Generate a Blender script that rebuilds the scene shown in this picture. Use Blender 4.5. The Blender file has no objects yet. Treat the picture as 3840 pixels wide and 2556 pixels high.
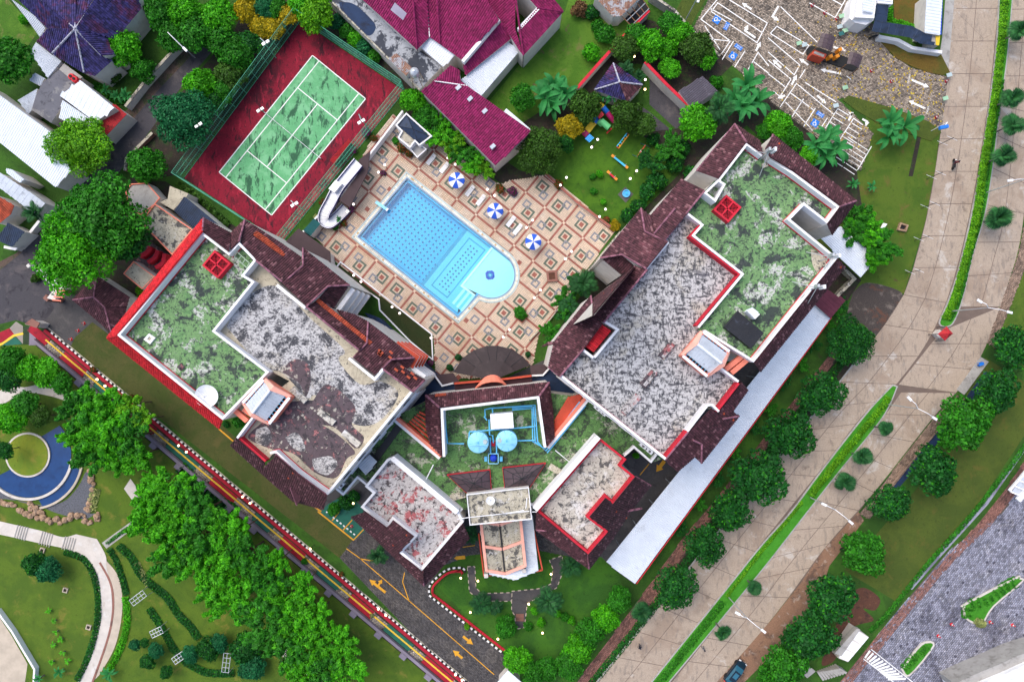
import bpy, math, random
import numpy as np
from mathutils import Vector, Matrix

# ------------------------------------------------------------------ camera, sky, sun, exposure
SC = bpy.context.scene
COL = SC.collection
NX, NY, PPM, HC = 1920.0,1320.0,23.4,110.0      # nadir pixel of the survey, pixels per metre on the ground, flying height
cam_d = bpy.data.cameras.new('camera')
cam = bpy.data.objects.new('camera', cam_d); COL.objects.link(cam)
cam.location = (0,0, HC)
cam_d.sensor_width = 36.0
cam_d.lens = 36.0 * PPM * HC / 3840.0
cam_d.shift_y = (NY - 1278.0) / 3840.0
cam_d.clip_end = 3000
SC.camera = cam
W = bpy.data.worlds.new('World'); SC.world = W; W.use_nodes = True
SUN_EL, SUN_AZ = math.radians(58), math.radians(315)   # high, soft, from the upper left of the picture
_n = W.node_tree.nodes
sky = _n.new('ShaderNodeTexSky'); sky.sky_type = 'NISHITA'; sky.sun_disc = False
sky.sun_elevation = SUN_EL; sky.sun_rotation = SUN_AZ
sky.air_density = 1.0; sky.dust_density = 3.0; sky.ozone_density = 1.0
W.node_tree.links.new(sky.outputs[0], _n['Background'].inputs[0])
_n['Background'].inputs[1].default_value = 0.13
sd = bpy.data.lights.new('sun', 'SUN'); sd.energy = 1.15; sd.angle = math.radians(55); sd.color = (1.0,0.95,0.86)
sun = bpy.data.objects.new('sun', sd); COL.objects.link(sun)
_dir = Vector((math.sin(SUN_AZ) * math.cos(SUN_EL), math.cos(SUN_AZ) * math.cos(SUN_EL), math.sin(SUN_EL)))
sun.rotation_euler = _dir.to_track_quat('Z', 'Y').to_euler(); sun.location = _dir * 200
SC.view_settings.view_transform = 'Standard'; SC.view_settings.look = 'None'
SC.view_settings.exposure = 0.9; SC.view_settings.gamma = 1.0; SC.view_settings.use_curve_mapping = False
SC.cycles.max_bounces = 5; SC.cycles.transparent_max_bounces = 10
SC.cycles.use_denoising = True

RNG = random.Random(7); NR = np.random.default_rng(7)

# ------------------------------------------------------------------ survey helpers (pixel of the survey + height -> metres)
def P(p, z=0.0):
    k = (HC - z) / HC / PPM
    return Vector(((p[0] - NX) * k, -(p[1] - NY) * k, z))
def q(i, j, *f):
    """points read off tile (i, j) of the survey"""
    s, oy = (2.45,640 * j) if j < 3 else (1.4,1916)
    return [(960 * i + f[k] / s, oy + f[k + 1] / s) for k in range(0, len(f),2)]
def w(*f):
    return [(f[k] * 1.62988, f[k + 1] * 1.62988) for k in range(0, len(f),2)]
def f2(*f):
    return [(f[k], f[k + 1]) for k in range(0, len(f),2)]
def XY(pts, z):
    return [P(p, z).xy for p in pts]

# ------------------------------------------------------------------ object helpers
def put(o, parent=None, world=True):
    COL.objects.link(o)
    if parent is not None:
        o.parent = parent
        if world and parent.parent is None and parent.type == 'EMPTY':
            o.matrix_parent_inverse = Matrix.Translation(-parent.location)
    return o
def tag(o, label, cat, group=None):
    o['label'] = label; o['category'] = cat
    if group: o['group'] = group
    return o
def thing(name, loc, label, cat, group=None):
    o = bpy.data.objects.new(name, None); COL.objects.link(o)
    o.empty_display_size = 0.3; o.location = loc
    return tag(o, label, cat, group)
def mesh(name, v, f, mat, smooth=False):
    me = bpy.data.meshes.new(name); me.from_pydata([tuple(a) for a in v], [], f)
    me.materials.append(mat)
    if smooth: me.polygons.foreach_set('use_smooth', [True] * len(me.polygons))
    me.update(); return me
def obj(name, vf, mat, parent=None, world=True, smooth=False, kind=None):
    o = bpy.data.objects.new(name, mesh(name, vf[0], vf[1], mat, smooth))
    if kind: o['kind'] = kind
    return put(o, parent, world)
def inst(name, me, parent, loc=(0,0,0), rot=(0,0,0), sc=(1,1,1), world=False):
    o = bpy.data.objects.new(name, me); put(o, parent, world)
    o.location = loc; o.rotation_euler = rot; o.scale = sc if not isinstance(sc, (int, float)) else (sc,) * 3
    return o
def struct(name, vf, mat, label=None):
    o = obj(name, vf, mat, kind='structure')
    if label: o['label'] = label
    return o
def copy_tree(o, parent=None):
    c = o.copy(); COL.objects.link(c); c.parent = parent
    for ch in list(o.children): copy_tree(ch, c)
    return c

# ------------------------------------------------------------------ geometry (vertex list, face list)
def join(*vfs):
    V, F = [], []
    for v, f in vfs:
        b = len(V); V += [tuple(a) for a in v]; F += [tuple(i + b for i in g) for g in f]
    return V, F
def area2(xy):
    return sum(xy[i][0] * xy[(i + 1) % len(xy)][1] - xy[(i + 1) % len(xy)][0] * xy[i][1] for i in range(len(xy)))
def ccw(xy):
    xy = [Vector((a[0], a[1])) for a in xy]
    return xy if area2(xy) > 0 else xy[::-1]
def sheet(xy, z):
    xy = ccw(xy); return [(a.x, a.y, z) for a in xy], [tuple(range(len(xy)))]
def prism(xy, z0, z1):
    xy = ccw(xy); n = len(xy)
    v = [(a.x, a.y, z0) for a in xy] + [(a.x, a.y, z1) for a in xy]
    f = [tuple(range(n))[::-1], tuple(range(n, 2 * n))] + [(i, (i + 1) % n, n + (i + 1) % n, n + i) for i in range(n)]
    return v, f
def offset(xy, d):
    """move a closed ccw outline outwards by d (inwards when negative)"""
    xy = ccw(xy); n = len(xy); out = []
    for i in range(n):
        a, b, c = xy[i - 1], xy[i], xy[(i + 1) % n]
        e1, e2 = (b - a).normalized(),(c - b).normalized()
        n1, n2 = Vector((e1.y, -e1.x)), Vector((e2.y, -e2.x))
        m = (n1 + n2); L = m.length
        if L < 1e-4: out.append(b + n1 * d); continue
        m /= L; out.append(b + m * (d / max(0.45, m.dot(n1))))
    return out
def ring(xy, d0, d1, z0, z1):
    """closed band between two offsets of an outline"""
    a, b = offset(xy, d0), offset(xy, d1); n = len(a)
    v = [(p.x, p.y, z) for z in (z0, z1) for L in (a, b) for p in L]
    f = []
    for i in range(n):
        j = (i + 1) % n
        f += [(2 * n + i, 2 * n + j, 3 * n + j, 3 * n + i),(i, n + i, n + j, j),(i, j, 2 * n + j, 2 * n + i),(n + j, n + i, 3 * n + i, 3 * n + j)]
    return v, f
def off_line(xy, d):
    xy = [Vector((a[0], a[1])) for a in xy]; n = len(xy); out = []
    for i in range(n):
        e1 = (xy[i] - xy[i - 1]).normalized() if i else None
        e2 = (xy[i + 1] - xy[i]).normalized() if i < n - 1 else None
        e1 = e1 or e2; e2 = e2 or e1
        n1, n2 = Vector((-e1.y, e1.x)), Vector((-e2.y, e2.x)); m = (n1 + n2).normalized()
        out.append(xy[i] + m * (d / max(0.4, m.dot(n1))))
    return out
def strip(xy, d0, d1, z):
    a, b = off_line(xy, d0), off_line(xy, d1); n = len(a)
    return [(p.x, p.y, z) for p in a + b], [(i, n + i, n + i + 1, i + 1) for i in range(n - 1)]
def wall_line(xy, d0, d1, z0, z1):
    a, b = off_line(xy, d0), off_line(xy, d1)
    return prism(a + b[::-1], z0, z1)
def box(c, sx, sy, sz, rz=0.0):
    """box standing on c, sx along its own x"""
    co, si = math.cos(rz), math.sin(rz)
    xy = [Vector((c[0] + x * co - y * si, c[1] + x * si + y * co)) for x, y in ((-sx/2,-sy/2),(sx/2,-sy/2),(sx/2, sy/2),(-sx/2, sy/2))]
    return prism(xy, c[2], c[2] + sz)
def tube(pts, r, n=6, r1=None):
    pts = [Vector(p) for p in pts]; V, F = [], []
    for i, p in enumerate(pts):
        t = (pts[min(i + 1, len(pts) - 1)] - pts[max(i - 1,0)]).normalized()
        up = Vector((0,0,1)) if abs(t.z) < 0.95 else Vector((1,0,0))
        a = t.cross(up).normalized(); b = a.cross(t)
        rr = r if r1 is None else r + (r1 - r) * i / (len(pts) - 1)
        V += [p + a * math.cos(2 * math.pi * k / n) * rr + b * math.sin(2 * math.pi * k / n) * rr for k in range(n)]
    for i in range(len(pts) - 1):
        F += [(i * n + k, i * n + (k + 1) % n, (i + 1) * n + (k + 1) % n, (i + 1) * n + k) for k in range(n)]
    F += [tuple(range(n))[::-1], tuple(range((len(pts) - 1) * n, len(pts) * n))]
    return V, F
def lathe(c, prof, n=16):
    V = [(c[0] + r * math.cos(2 * math.pi * k / n), c[1] + r * math.sin(2 * math.pi * k / n), c[2] + z) for r, z in prof for k in range(n)]
    F = [(i * n + k, i * n + (k + 1) % n, (i + 1) * n + (k + 1) % n, (i + 1) * n + k) for i in range(len(prof) - 1) for k in range(n)]
    F += [tuple(range(n))[::-1], tuple(range((len(prof) - 1) * n, len(prof) * n))]
    return V, F
def ball(c, r, n=10, m=6, sz=1.0):
    return lathe(c, [(max(0.001, r * math.sin(math.pi * i / m)),-r * sz * math.cos(math.pi * i / m)) for i in range(m + 1)], n)
def circ(c, r, a0, a1, n):
    return [(c[0] + r * math.cos(a0 + (a1 - a0) * i / n), c[1] + r * math.sin(a0 + (a1 - a0) * i / n)) for i in range(n + 1)]
def spline(pts, per=6):
    """Catmull-Rom through 2-d points"""
    p = [Vector((a[0], a[1])) for a in pts]; out = []
    for i in range(len(p) - 1):
        a, b, c, d = p[max(i - 1,0)], p[i], p[i + 1], p[min(i + 2, len(p) - 1)]
        for k in range(per):
            t = k / per
            out.append(0.5 * ((2 * b) + (c - a) * t + (2 * a - 5 * b + 4 * c - d) * t * t + (3 * b - a - 3 * c + d) * t ** 3))
    out.append(p[-1]); return out
def resample(xy, step):
    xy = [Vector((a[0], a[1])) for a in xy]; out = [xy[0].copy()]; rest = step
    for a, b in zip(xy, xy[1:]):
        L = (b - a).length; s = rest
        while s <= L:
            out.append(a.lerp(b, s / L)); s += step
        rest = s - L
    return out
def inside(pt, xy):
    x, y = pt[0], pt[1]; c = False; n = len(xy)
    for i in range(n):
        a, b = xy[i], xy[i - 1]
        if (a[1] > y) != (b[1] > y) and x < (b[0] - a[0]) * (y - a[1]) / (b[1] - a[1]) + a[0]: c = not c
    return c
def np_mesh(name, verts, faces, mat):
    """verts (N,3), faces (M,4) numpy, all quads"""
    me = bpy.data.meshes.new(name); n, m = len(verts), len(faces)
    me.vertices.add(n); me.vertices.foreach_set('co', np.asarray(verts, np.float32).ravel())
    me.loops.add(m * 4); me.polygons.add(m)
    me.loops.foreach_set('vertex_index', np.asarray(faces, np.int32).ravel())
    me.polygons.foreach_set('loop_start', np.arange(0, m * 4,4, dtype=np.int32))
    me.update(calc_edges=True); me.materials.append(mat); return me
# ------------------------------------------------------------------ materials
def _nt(name):
    m = bpy.data.materials.new(name); m.use_nodes = True; nt = m.node_tree
    return m, nt, nt.nodes, nt.links, nt.nodes['Principled BSDF']
def _coord(nt, sc=(1,1,1), rot=0.0, local=False):
    L = nt.links; mp = nt.nodes.new('ShaderNodeMapping')
    mp.inputs['Scale'].default_value = sc; mp.inputs['Rotation'].default_value = (0,0, rot)
    if local: L.new(nt.nodes.new('ShaderNodeTexCoord').outputs['Object'], mp.inputs[0])
    else: L.new(nt.nodes.new('ShaderNodeNewGeometry').outputs['Position'], mp.inputs[0])
    return mp.outputs[0]
def _noise(nt, co, scale, detail=4, rough=0.6, dist=0.0):
    n = nt.nodes.new('ShaderNodeTexNoise'); nt.links.new(co, n.inputs['Vector'])
    n.inputs['Scale'].default_value = scale; n.inputs['Detail'].default_value = detail
    n.inputs['Roughness'].default_value = rough; n.inputs['Distortion'].default_value = dist
    return n.outputs[0]
def _range(nt, v, lo, hi):
    r = nt.nodes.new('ShaderNodeMapRange'); r.clamp = True; r.interpolation_type = 'SMOOTHSTEP'
    nt.links.new(v, r.inputs[0]); r.inputs[1].default_value = lo; r.inputs[2].default_value = hi
    return r.outputs[0]
def _mix(nt, fac, a, b):
    m = nt.nodes.new('ShaderNodeMix'); m.data_type = 'RGBA'
    for s, x in ((m.inputs[0], fac),(m.inputs[6], a),(m.inputs[7], b)):
        if isinstance(x, (int, float)): s.default_value = x
        elif isinstance(x, tuple): s.default_value = (*x, 1)
        else: nt.links.new(x, s)
    return m.outputs[2]
def _mul(nt, a, k):
    m = nt.nodes.new('ShaderNodeMath'); m.operation = 'MULTIPLY'; nt.links.new(a, m.inputs[0])
    if isinstance(k, (int, float)): m.inputs[1].default_value = k
    else: nt.links.new(k, m.inputs[1])
    return m.outputs[0]
def lay(name, base, layers=(), rough=0.85, vary=0.12, vscale=0.6, island=0.0, bump=0.0, bscale=8, metal=0.0, crack=None, spec=0.3, local=False, isl_col=None):
    """a base colour with soft variation, then patches of other colours: (colour, scale, lo, hi, strength, stretch, rotation)"""
    m, nt, N, L, B = _nt(name)
    co = _coord(nt, local=local)
    c = base
    if vary:
        nz = _range(nt, _noise(nt, co, vscale, 5,0.65),0.28,0.72)
        c = _mix(nt, nz, tuple(x * (1 - vary) for x in base), tuple(min(1, x * (1 + vary)) for x in base))
    for i, l in enumerate(layers):
        col, sc, lo, hi = l[:4]; st = l[4] if len(l) > 4 else 1.0
        stretch = l[5] if len(l) > 5 else 1.0; rot = l[6] if len(l) > 6 else 0.0
        cc = _coord(nt, (1, stretch, 1), rot, local) if stretch != 1.0 or rot else co
        off = nt.nodes.new('ShaderNodeVectorMath'); off.operation = 'ADD'; L.new(cc, off.inputs[0]); off.inputs[1].default_value = (17.3 * i, 9.1 * i, 3.7 * i)
        c = _mix(nt, _mul(nt, _range(nt, _noise(nt, off.outputs[0], sc, 7,0.68,0.4), lo, hi), st), c, col)
    if crack:
        col, sc, wd, st = crack
        v = N.new('ShaderNodeTexVoronoi'); v.feature = 'DISTANCE_TO_EDGE'; v.inputs['Scale'].default_value = sc
        wob = _noise(nt, co, sc * 2.5,3); ad = N.new('ShaderNodeVectorMath'); ad.operation = 'MULTIPLY_ADD'
        L.new(wob, ad.inputs[0]); ad.inputs[1].default_value = (0.7 / sc,) * 3; L.new(co, ad.inputs[2]); L.new(ad.outputs[0], v.inputs['Vector'])
        inv = N.new('ShaderNodeMapRange'); inv.clamp = True; L.new(v.outputs[0], inv.inputs[0]); inv.inputs[1].default_value = 0; inv.inputs[2].default_value = wd
        inv.inputs[3].default_value = st; inv.inputs[4].default_value = 0
        c = _mix(nt, inv.outputs[0], c, col)
    if island:
        g = N.new('ShaderNodeNewGeometry')
        if isl_col:
            for (col, lo) in isl_col:
                t = N.new('ShaderNodeMath'); t.operation = 'GREATER_THAN'; L.new(g.outputs['Random Per Island'], t.inputs[0]); t.inputs[1].default_value = lo
                c = _mix(nt, t.outputs[0], c, col)
        hs = N.new('ShaderNodeHueSaturation')
        r = N.new('ShaderNodeMapRange'); L.new(g.outputs['Random Per Island'], r.inputs[0]); r.inputs[3].default_value = 1 - island; r.inputs[4].default_value = 1 + island
        L.new(r.outputs[0], hs.inputs['Value'])
        if isinstance(c, tuple): hs.inputs['Color'].default_value = (*c, 1)
        else: L.new(c, hs.inputs['Color'])
        c = hs.outputs[0]
    if isinstance(c, tuple): B.inputs['Base Color'].default_value = (*c, 1)
    else: L.new(c, B.inputs['Base Color'])
    B.inputs['Roughness'].default_value = rough; B.inputs['Metallic'].default_value = metal
    B.inputs['Specular IOR Level'].default_value = spec
    if bump:
        b = N.new('ShaderNodeBump'); b.inputs['Strength'].default_value = bump; b.inputs['Distance'].default_value = 0.1
        L.new(_noise(nt, co, bscale, 6,0.7), b.inputs['Height']); L.new(b.outputs[0], B.inputs['Normal'])
    return m
def leafmat(name, dark, light, tip=None, tipf=0.8, vs=0.35):
    m, nt, N, L, B = _nt(name)
    light = tuple(min(.8, x * 1.4) for x in light); dark = tuple(x * 1.1 for x in dark)
    g = N.new('ShaderNodeNewGeometry')
    co = _coord(nt)
    c = _mix(nt, g.outputs['Random Per Island'], dark, light)
    c = _mix(nt, _mul(nt, _range(nt, _noise(nt, co, vs, 3),0.4,0.65),0.55), c, tuple(0.5 * (a + b) * 0.55 for a, b in zip(dark, light)))
    if tip:
        t = N.new('ShaderNodeMath'); t.operation = 'GREATER_THAN'; L.new(g.outputs['Random Per Island'], t.inputs[0]); t.inputs[1].default_value = tipf
        c = _mix(nt, t.outputs[0], c, tip)
    L.new(c, B.inputs['Base Color']); B.inputs['Roughness'].default_value = 0.6; B.inputs['Specular IOR Level'].default_value = 0.25
    tr = N.new('ShaderNodeBsdfTranslucent'); L.new(c, tr.inputs[0])
    mx = N.new('ShaderNodeMixShader'); mx.inputs[0].default_value = 0.3
    L.new(B.outputs[0], mx.inputs[1]); L.new(tr.outputs[0], mx.inputs[2]); L.new(mx.outputs[0], N['Material Output'].inputs[0])
    return m
def emit(name, col, s):
    m, nt, N, L, B = _nt(name)
    B.inputs['Base Color'].default_value = (0.9,0.88,0.85,1)
    B.inputs['Emission Color'].default_value = (*col, 1); B.inputs['Emission Strength'].default_value = s
    return m
def grassmat(name, a, b, dry=None, dryf=(0.55,0.7), soil=None, vs=0.25):
    ls = [(b, vs, 0.42,0.6,0.9),(tuple(x * 0.45 for x in a),2.2,0.55,0.7,0.7),(tuple(min(1, x * 1.5) for x in a),9.0,0.55,0.75,0.6)]
    if dry: ls.append((dry, vs * 1.7, dryf[0], dryf[1], 0.85))
    if soil: ls.append((soil, vs * 2.3,0.62,0.72,0.9))
    return lay(name, a, ls, rough=0.95, vary=0.3, vscale=14, bump=1.0, bscale=22)

M = {}
def addm(**k): M.update(k)
K = (0.02,0.02,0.022)
addm(
 white=lay('white_paint', (0.80,0.79,0.80), [((0.42,0.41,0.42),0.9,0.58,0.75,0.6),((0.3,0.29,0.29),5,0.62,0.75,0.5)], vary=0.05),
 wall=lay('wall_paint', (0.62,0.58,0.54), [((0.40,0.37,0.35),0.5,0.5,0.72,0.6)], vary=0.08),
 red_paint=lay('red_paint', (0.55,0.02,0.04), [((0.2,0.02,0.03),2.0,0.5,0.7,0.6)]),
 salmon=lay('salmon_paint', (0.80,0.24,0.16), [((0.45,0.14,0.1),1.5,0.55,0.75,0.5)]),
 salmon_pale=lay('pale_salmon_paint', (0.85,0.40,0.31), [((0.55,0.22,0.18),1.5,0.6,0.75,0.4)]),
 orange=lay('orange_red_paint', (0.50,0.075,0.04), [((0.3,0.05,0.03),1.5,0.55,0.75,0.6)]),
 tile_brown=lay('brown_roof_tile', (0.078,0.028,0.036), [((0.03,0.014,0.02),1.2,0.5,0.72,0.7),((0.2,0.07,0.085),0.5,0.52,0.72,0.5)], island=0.45, vary=0.25, vscale=2.5, isl_col=[((0.15,0.07,0.078),0.93),((0.36,0.06,0.025),0.995)], rough=0.75),
 tile_orange=lay('orange_roof_tile', (0.36,0.065,0.03), [((0.2,0.04,0.03),2,0.5,0.7,0.6)], island=0.35, rough=0.75),
 tile_red=lay('red_roof_tile', (0.52,0.016,0.025), [((0.22,0.01,0.02),2.0,0.5,0.75,0.5)], island=0.3, rough=0.7),
 tile_pink=lay('dusty_pink_ridge_tile', (0.23,0.095,0.13), [((0.06,0.03,0.045),2,0.5,0.7,0.6)], island=0.4),
 tile_magenta=lay('magenta_roof_tile', (0.215,0.013,0.075), [((0.12,0.008,0.05),1.0,0.5,0.72,0.6),((0.30,0.04,0.12),0.6,0.55,0.7,0.5)], island=0.3, vary=0.2, vscale=3),
 tile_blue=lay('blue_black_roof_tile', (0.035,0.030,0.115), [((0.09,0.02,0.05),0.35,0.5,0.62,0.8),((0.012,0.01,0.03),1.5,0.5,0.7,0.7)], island=0.5, vary=0.3, vscale=2),
 gutter=lay('grey_gutter', (0.42,0.42,0.5), [(K, 3,0.5,0.6,0.7),((0.6,0.55,0.5),2,0.55,0.65,0.5)]),
 metal_white=lay('white_corrugated_metal', (0.68,0.72,0.78), [((0.45,0.47,0.5),0.5,0.55,0.75,0.5),((0.3,0.3,0.32),6,0.72,0.78,0.5)], rough=0.5, vary=0.05),
 metal_grey=lay('grey_corrugated_metal', (0.46,0.50,0.56), [((0.16,0.17,0.2),1.2,0.55,0.7,0.6),((0.25,0.16,0.12),2.5,0.64,0.72,0.5)], rough=0.55),
 metal_rust=lay('rusty_corrugated_metal', (0.30,0.17,0.12), [((0.42,0.44,0.47),0.9,0.5,0.55,0.8),((0.13,0.05,0.04),1.7,0.52,0.6,0.7)], rough=0.8),
 metal_dark=lay('dark_corrugated_metal', (0.075,0.065,0.085), [((0.2,0.2,0.24),1.5,0.56,0.66,0.6)], rough=0.7),
 metal_red=lay('red_corrugated_metal', (0.45,0.025,0.03), [((0.15,0.02,0.02),1.5,0.52,0.66,0.8)], rough=0.7),
 roof_white=lay('weathered_white_roof', (0.47,0.46,0.46), [((0.40,0.365,0.30),0.12,0.5,0.62,0.85),((0.035,0.036,0.045),0.55,0.5,0.58,0.92),((0.05,0.05,0.06),2.8,0.50,0.57,0.8,1.5,0.7),((0.62,0.61,0.61),4.0,0.57,0.63,0.7)], vary=0.16, vscale=3, bump=0.3, crack=((0.05,0.05,0.055),0.5,0.022,0.75), rough=0.95),
 roof_streak=lay('streaky_white_roof', (0.48,0.47,0.47), [((0.43,0.40,0.34),0.14,0.52,0.62,0.8),((0.05,0.05,0.06),0.9,0.5,0.6,0.9,2.6,0.68),((0.04,0.042,0.05),3.2,0.49,0.58,0.85,0.5,0.68),((0.05,0.05,0.07),0.3,0.58,0.68,0.7)], vary=0.16, vscale=3, bump=0.3, rough=0.95),
 roof_red=lay('peeling_red_white_roof', (0.46,0.43,0.42), [((0.38,0.06,0.07),0.6,0.51,0.57,0.85),((0.045,0.035,0.04),1.4,0.52,0.59,0.9),((0.62,0.60,0.58),2.4,0.55,0.62,0.8)], vary=0.15, vscale=3, crack=((0.05,0.04,0.045),0.45,0.02,0.7), rough=0.95),
 roof_pale=lay('pale_weathered_roof', (0.48,0.45,0.395), [((0.06,0.06,0.065),0.9,0.52,0.6,0.9),((0.66,0.66,0.66),0.5,0.5,0.6,0.7),((0.06,0.055,0.055),3.2,0.55,0.62,0.85)], vary=0.15, vscale=3, crack=((0.06,0.055,0.05),0.4,0.02,0.7), rough=0.95),
 roof_green=lay('mossy_green_roof', (0.145,0.26,0.11), [((0.10,0.22,0.085),0.5,0.5,0.6,0.8),((0.50,0.50,0.47),0.38,0.535,0.585,0.95),((0.17,0.31,0.12),2.4,0.52,0.57,0.9),((0.035,0.04,0.045),0.42,0.53,0.60,0.92),((0.03,0.035,0.04),2.4,0.52,0.59,0.85)], vary=0.2, vscale=4, bump=0.3, crack=((0.04,0.06,0.04),0.3,0.012,0.7), rough=0.95),
 roof_moss=lay('dark_mossy_roof', (0.10,0.21,0.065), [((0.42,0.40,0.33),0.5,0.54,0.6,0.8),((0.03,0.035,0.03),0.6,0.49,0.57,0.85),((0.09,0.2,0.06),3,0.53,0.59,0.85),((0.025,0.03,0.025),3.4,0.56,0.63,0.9)], vary=0.25, vscale=4, bump=0.3, crack=((0.03,0.04,0.03),0.45,0.018,0.6), rough=0.95),
 roof_stone=lay('stained_cement_roof', (0.44,0.40,0.31), [((0.05,0.05,0.055),0.8,0.51,0.58,0.88),((0.55,0.53,0.5),1.1,0.56,0.63,0.8),((0.05,0.05,0.05),3.5,0.55,0.62,0.8)], vary=0.15, crack=((0.06,0.055,0.05),0.6,0.02,0.6), rough=0.95),
 stain_dark=lay('dark_maroon_roof_stain', (0.10,0.075,0.085), [((0.42,0.16,0.16),0.8,0.57,0.63,0.8),((0.03,0.03,0.035),1.6,0.52,0.6,0.7),((0.5,0.47,0.4),1.3,0.58,0.64,0.8)], crack=((0.04,0.035,0.035),0.8,0.03,0.6), rough=0.95),
 roof_cream=lay('bare_cement_margin', (0.45,0.40,0.30), [((0.07,0.065,0.06),2.4,0.57,0.63,0.85),((0.3,0.26,0.2),0.6,0.5,0.6,0.6)], crack=((0.08,0.07,0.06),0.35,0.012,0.6), rough=0.95),
 roof_blue=lay('dark_blue_roof', (0.016,0.035,0.085), [((0.012,0.012,0.02),0.4,0.5,0.65,0.7)], rough=0.8),
 sheet_blue=lay('blue_black_roof_sheet', (0.020,0.036,0.075), [((0.012,0.02,0.035),0.9,0.5,0.6,0.7)], rough=0.6),
 roof_brown=lay('flat_brown_roof', (0.065,0.042,0.045), [((0.04,0.027,0.03),0.7,0.5,0.65,0.6)], rough=0.85, vary=0.2, vscale=20),
 canopy=lay('dark_brown_canopy', (0.034,0.024,0.026), [((0.055,0.04,0.042),0.8,0.5,0.65,0.7)], rough=0.7, island=0.3),
 poly_brown=lay('brown_polycarbonate', (0.075,0.05,0.058), [((0.04,0.027,0.03),1.0,0.5,0.65,0.6)], rough=0.4, island=0.25),
 dark=lay('painted_recess_shade', (0.018,0.018,0.022)),  # near-black colour painted in as the shade inside hollows and under cover
 iron=lay('dark_iron', (0.03,0.03,0.033), rough=0.6),
 steel=lay('galvanised_steel', (0.55,0.57,0.6), rough=0.4, metal=0.4),
 glassy=lay('dark_window_glass', (0.02,0.03,0.045), rough=0.15, spec=0.6, vary=0.2),
 concrete=lay('grey_concrete', (0.36,0.345,0.325), [((0.18,0.165,0.15),0.8,0.52,0.66,0.6),((0.1,0.09,0.085),4,0.6,0.7,0.5)], crack=((0.1,0.09,0.08),0.4,0.01,0.5)),
 terrace=lay('stained_terrace', (0.33,0.345,0.37), [((0.022,0.026,0.04),0.28,0.5,0.54,0.92),((0.04,0.045,0.06),1.3,0.53,0.6,0.85)], crack=((0.06,0.06,0.07),0.9,0.03,0.5)),
 slab=lay('dark_grey_slab', (0.125,0.125,0.145), [((0.24,0.235,0.23),0.5,0.54,0.62,0.7),((0.04,0.04,0.05),1.2,0.55,0.65,0.7)]),
 road=lay('worn_concrete_road', (0.37,0.295,0.23), [((0.27,0.20,0.15),0.14,0.5,0.64,0.75),((0.15,0.115,0.09),0.55,0.57,0.70,0.7),((0.20,0.165,0.14),1.8,0.52,0.64,0.6,0.3,0.9),((0.5,0.455,0.41),0.4,0.56,0.68,0.7)], island=0.07, vary=0.14, vscale=6, bump=0.2, rough=0.95, crack=((0.12,0.09,0.075),0.13,0.004,0.6)),
 joint=lay('road_joint_dirt', (0.15,0.11,0.09)),
 asphalt=lay('old_asphalt', (0.062,0.058,0.066), [((0.115,0.10,0.10),0.35,0.5,0.64,0.8),((0.03,0.028,0.034),0.5,0.53,0.64,0.8),((0.16,0.13,0.12),3.2,0.62,0.7,0.5)], vary=0.25, vscale=10, bump=0.4, bscale=18, rough=0.95),
 driveway=lay('dark_paver_drive', (0.068,0.064,0.066), [((0.115,0.105,0.1),0.4,0.5,0.64,0.7),((0.035,0.03,0.034),0.9,0.54,0.66,0.6)], vary=0.3, vscale=16, rough=0.9, bump=0.3),
 paver=lay('dark_grey_paver', (0.080,0.073,0.073), [((0.13,0.115,0.105),0.3,0.5,0.64,0.7),((0.04,0.035,0.038),0.8,0.54,0.66,0.6)], island=0.35, vary=0.1, rough=0.85),
 soil=lay('dark_red_soil', (0.10,0.042,0.026), [((0.03,0.02,0.018),0.8,0.5,0.65,0.8),((0.17,0.075,0.045),1.6,0.56,0.66,0.7)], vary=0.3, vscale=8, bump=1.0, bscale=10),
 soil_dark=lay('dark_planting_soil', (0.030,0.024,0.018), [((0.03,0.05,0.015),0.7,0.5,0.6,0.8),((0.07,0.04,0.03),2.0,0.56,0.64,0.7)], vary=0.3, vscale=8, bump=1.0, bscale=10),
 verge=lay('brown_dirt_verge', (0.10,0.068,0.052), [((0.04,0.06,0.022),0.5,0.52,0.6,0.8),((0.2,0.16,0.13),4.0,0.6,0.66,0.8),((0.04,0.03,0.027),0.7,0.52,0.66,0.7)], vary=0.3, vscale=8, bump=1.0),
 burnt=lay('burnt_ground', (0.062,0.05,0.045), [((0.2,0.165,0.14),0.5,0.54,0.66,0.7),((0.16,0.06,0.03),0.3,0.56,0.64,0.6)], vary=0.3, vscale=6, bump=0.8),
 court_red=lay('worn_red_court', (0.21,0.006,0.022), [((0.075,0.006,0.014),0.16,0.47,0.60,0.9),((0.03,0.006,0.012),1.1,0.54,0.62,0.85,0.35,-0.67),((0.36,0.016,0.04),1.3,0.55,0.63,0.7,0.4,-0.67),((0.03,0.006,0.012),3.4,0.57,0.63,0.8,0.5,-0.67)], vary=0.2, vscale=5),
 court_green=lay('worn_green_court', (0.115,0.36,0.16), [((0.19,0.46,0.24),0.5,0.48,0.6,0.8),((0.02,0.075,0.04),0.5,0.545,0.62,0.9,0.4,-0.67),((0.025,0.09,0.045),1.7,0.55,0.62,0.9,0.35,-0.67)], vary=0.14, vscale=5),
 line_white=lay('white_line_paint', (0.78,0.77,0.75), [((0.4,0.38,0.36),3,0.58,0.68,0.6)]),
 line_yellow=lay('yellow_line_paint', (0.62,0.30,0.025), [((0.3,0.15,0.03),4,0.55,0.66,0.6)]),
 yellow=lay('yellow_tactile_paver', (0.75,0.50,0.05), [((0.4,0.25,0.04),2,0.58,0.7,0.5)]),
 black=lay('black_paint', (0.02,0.02,0.02)),
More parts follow.
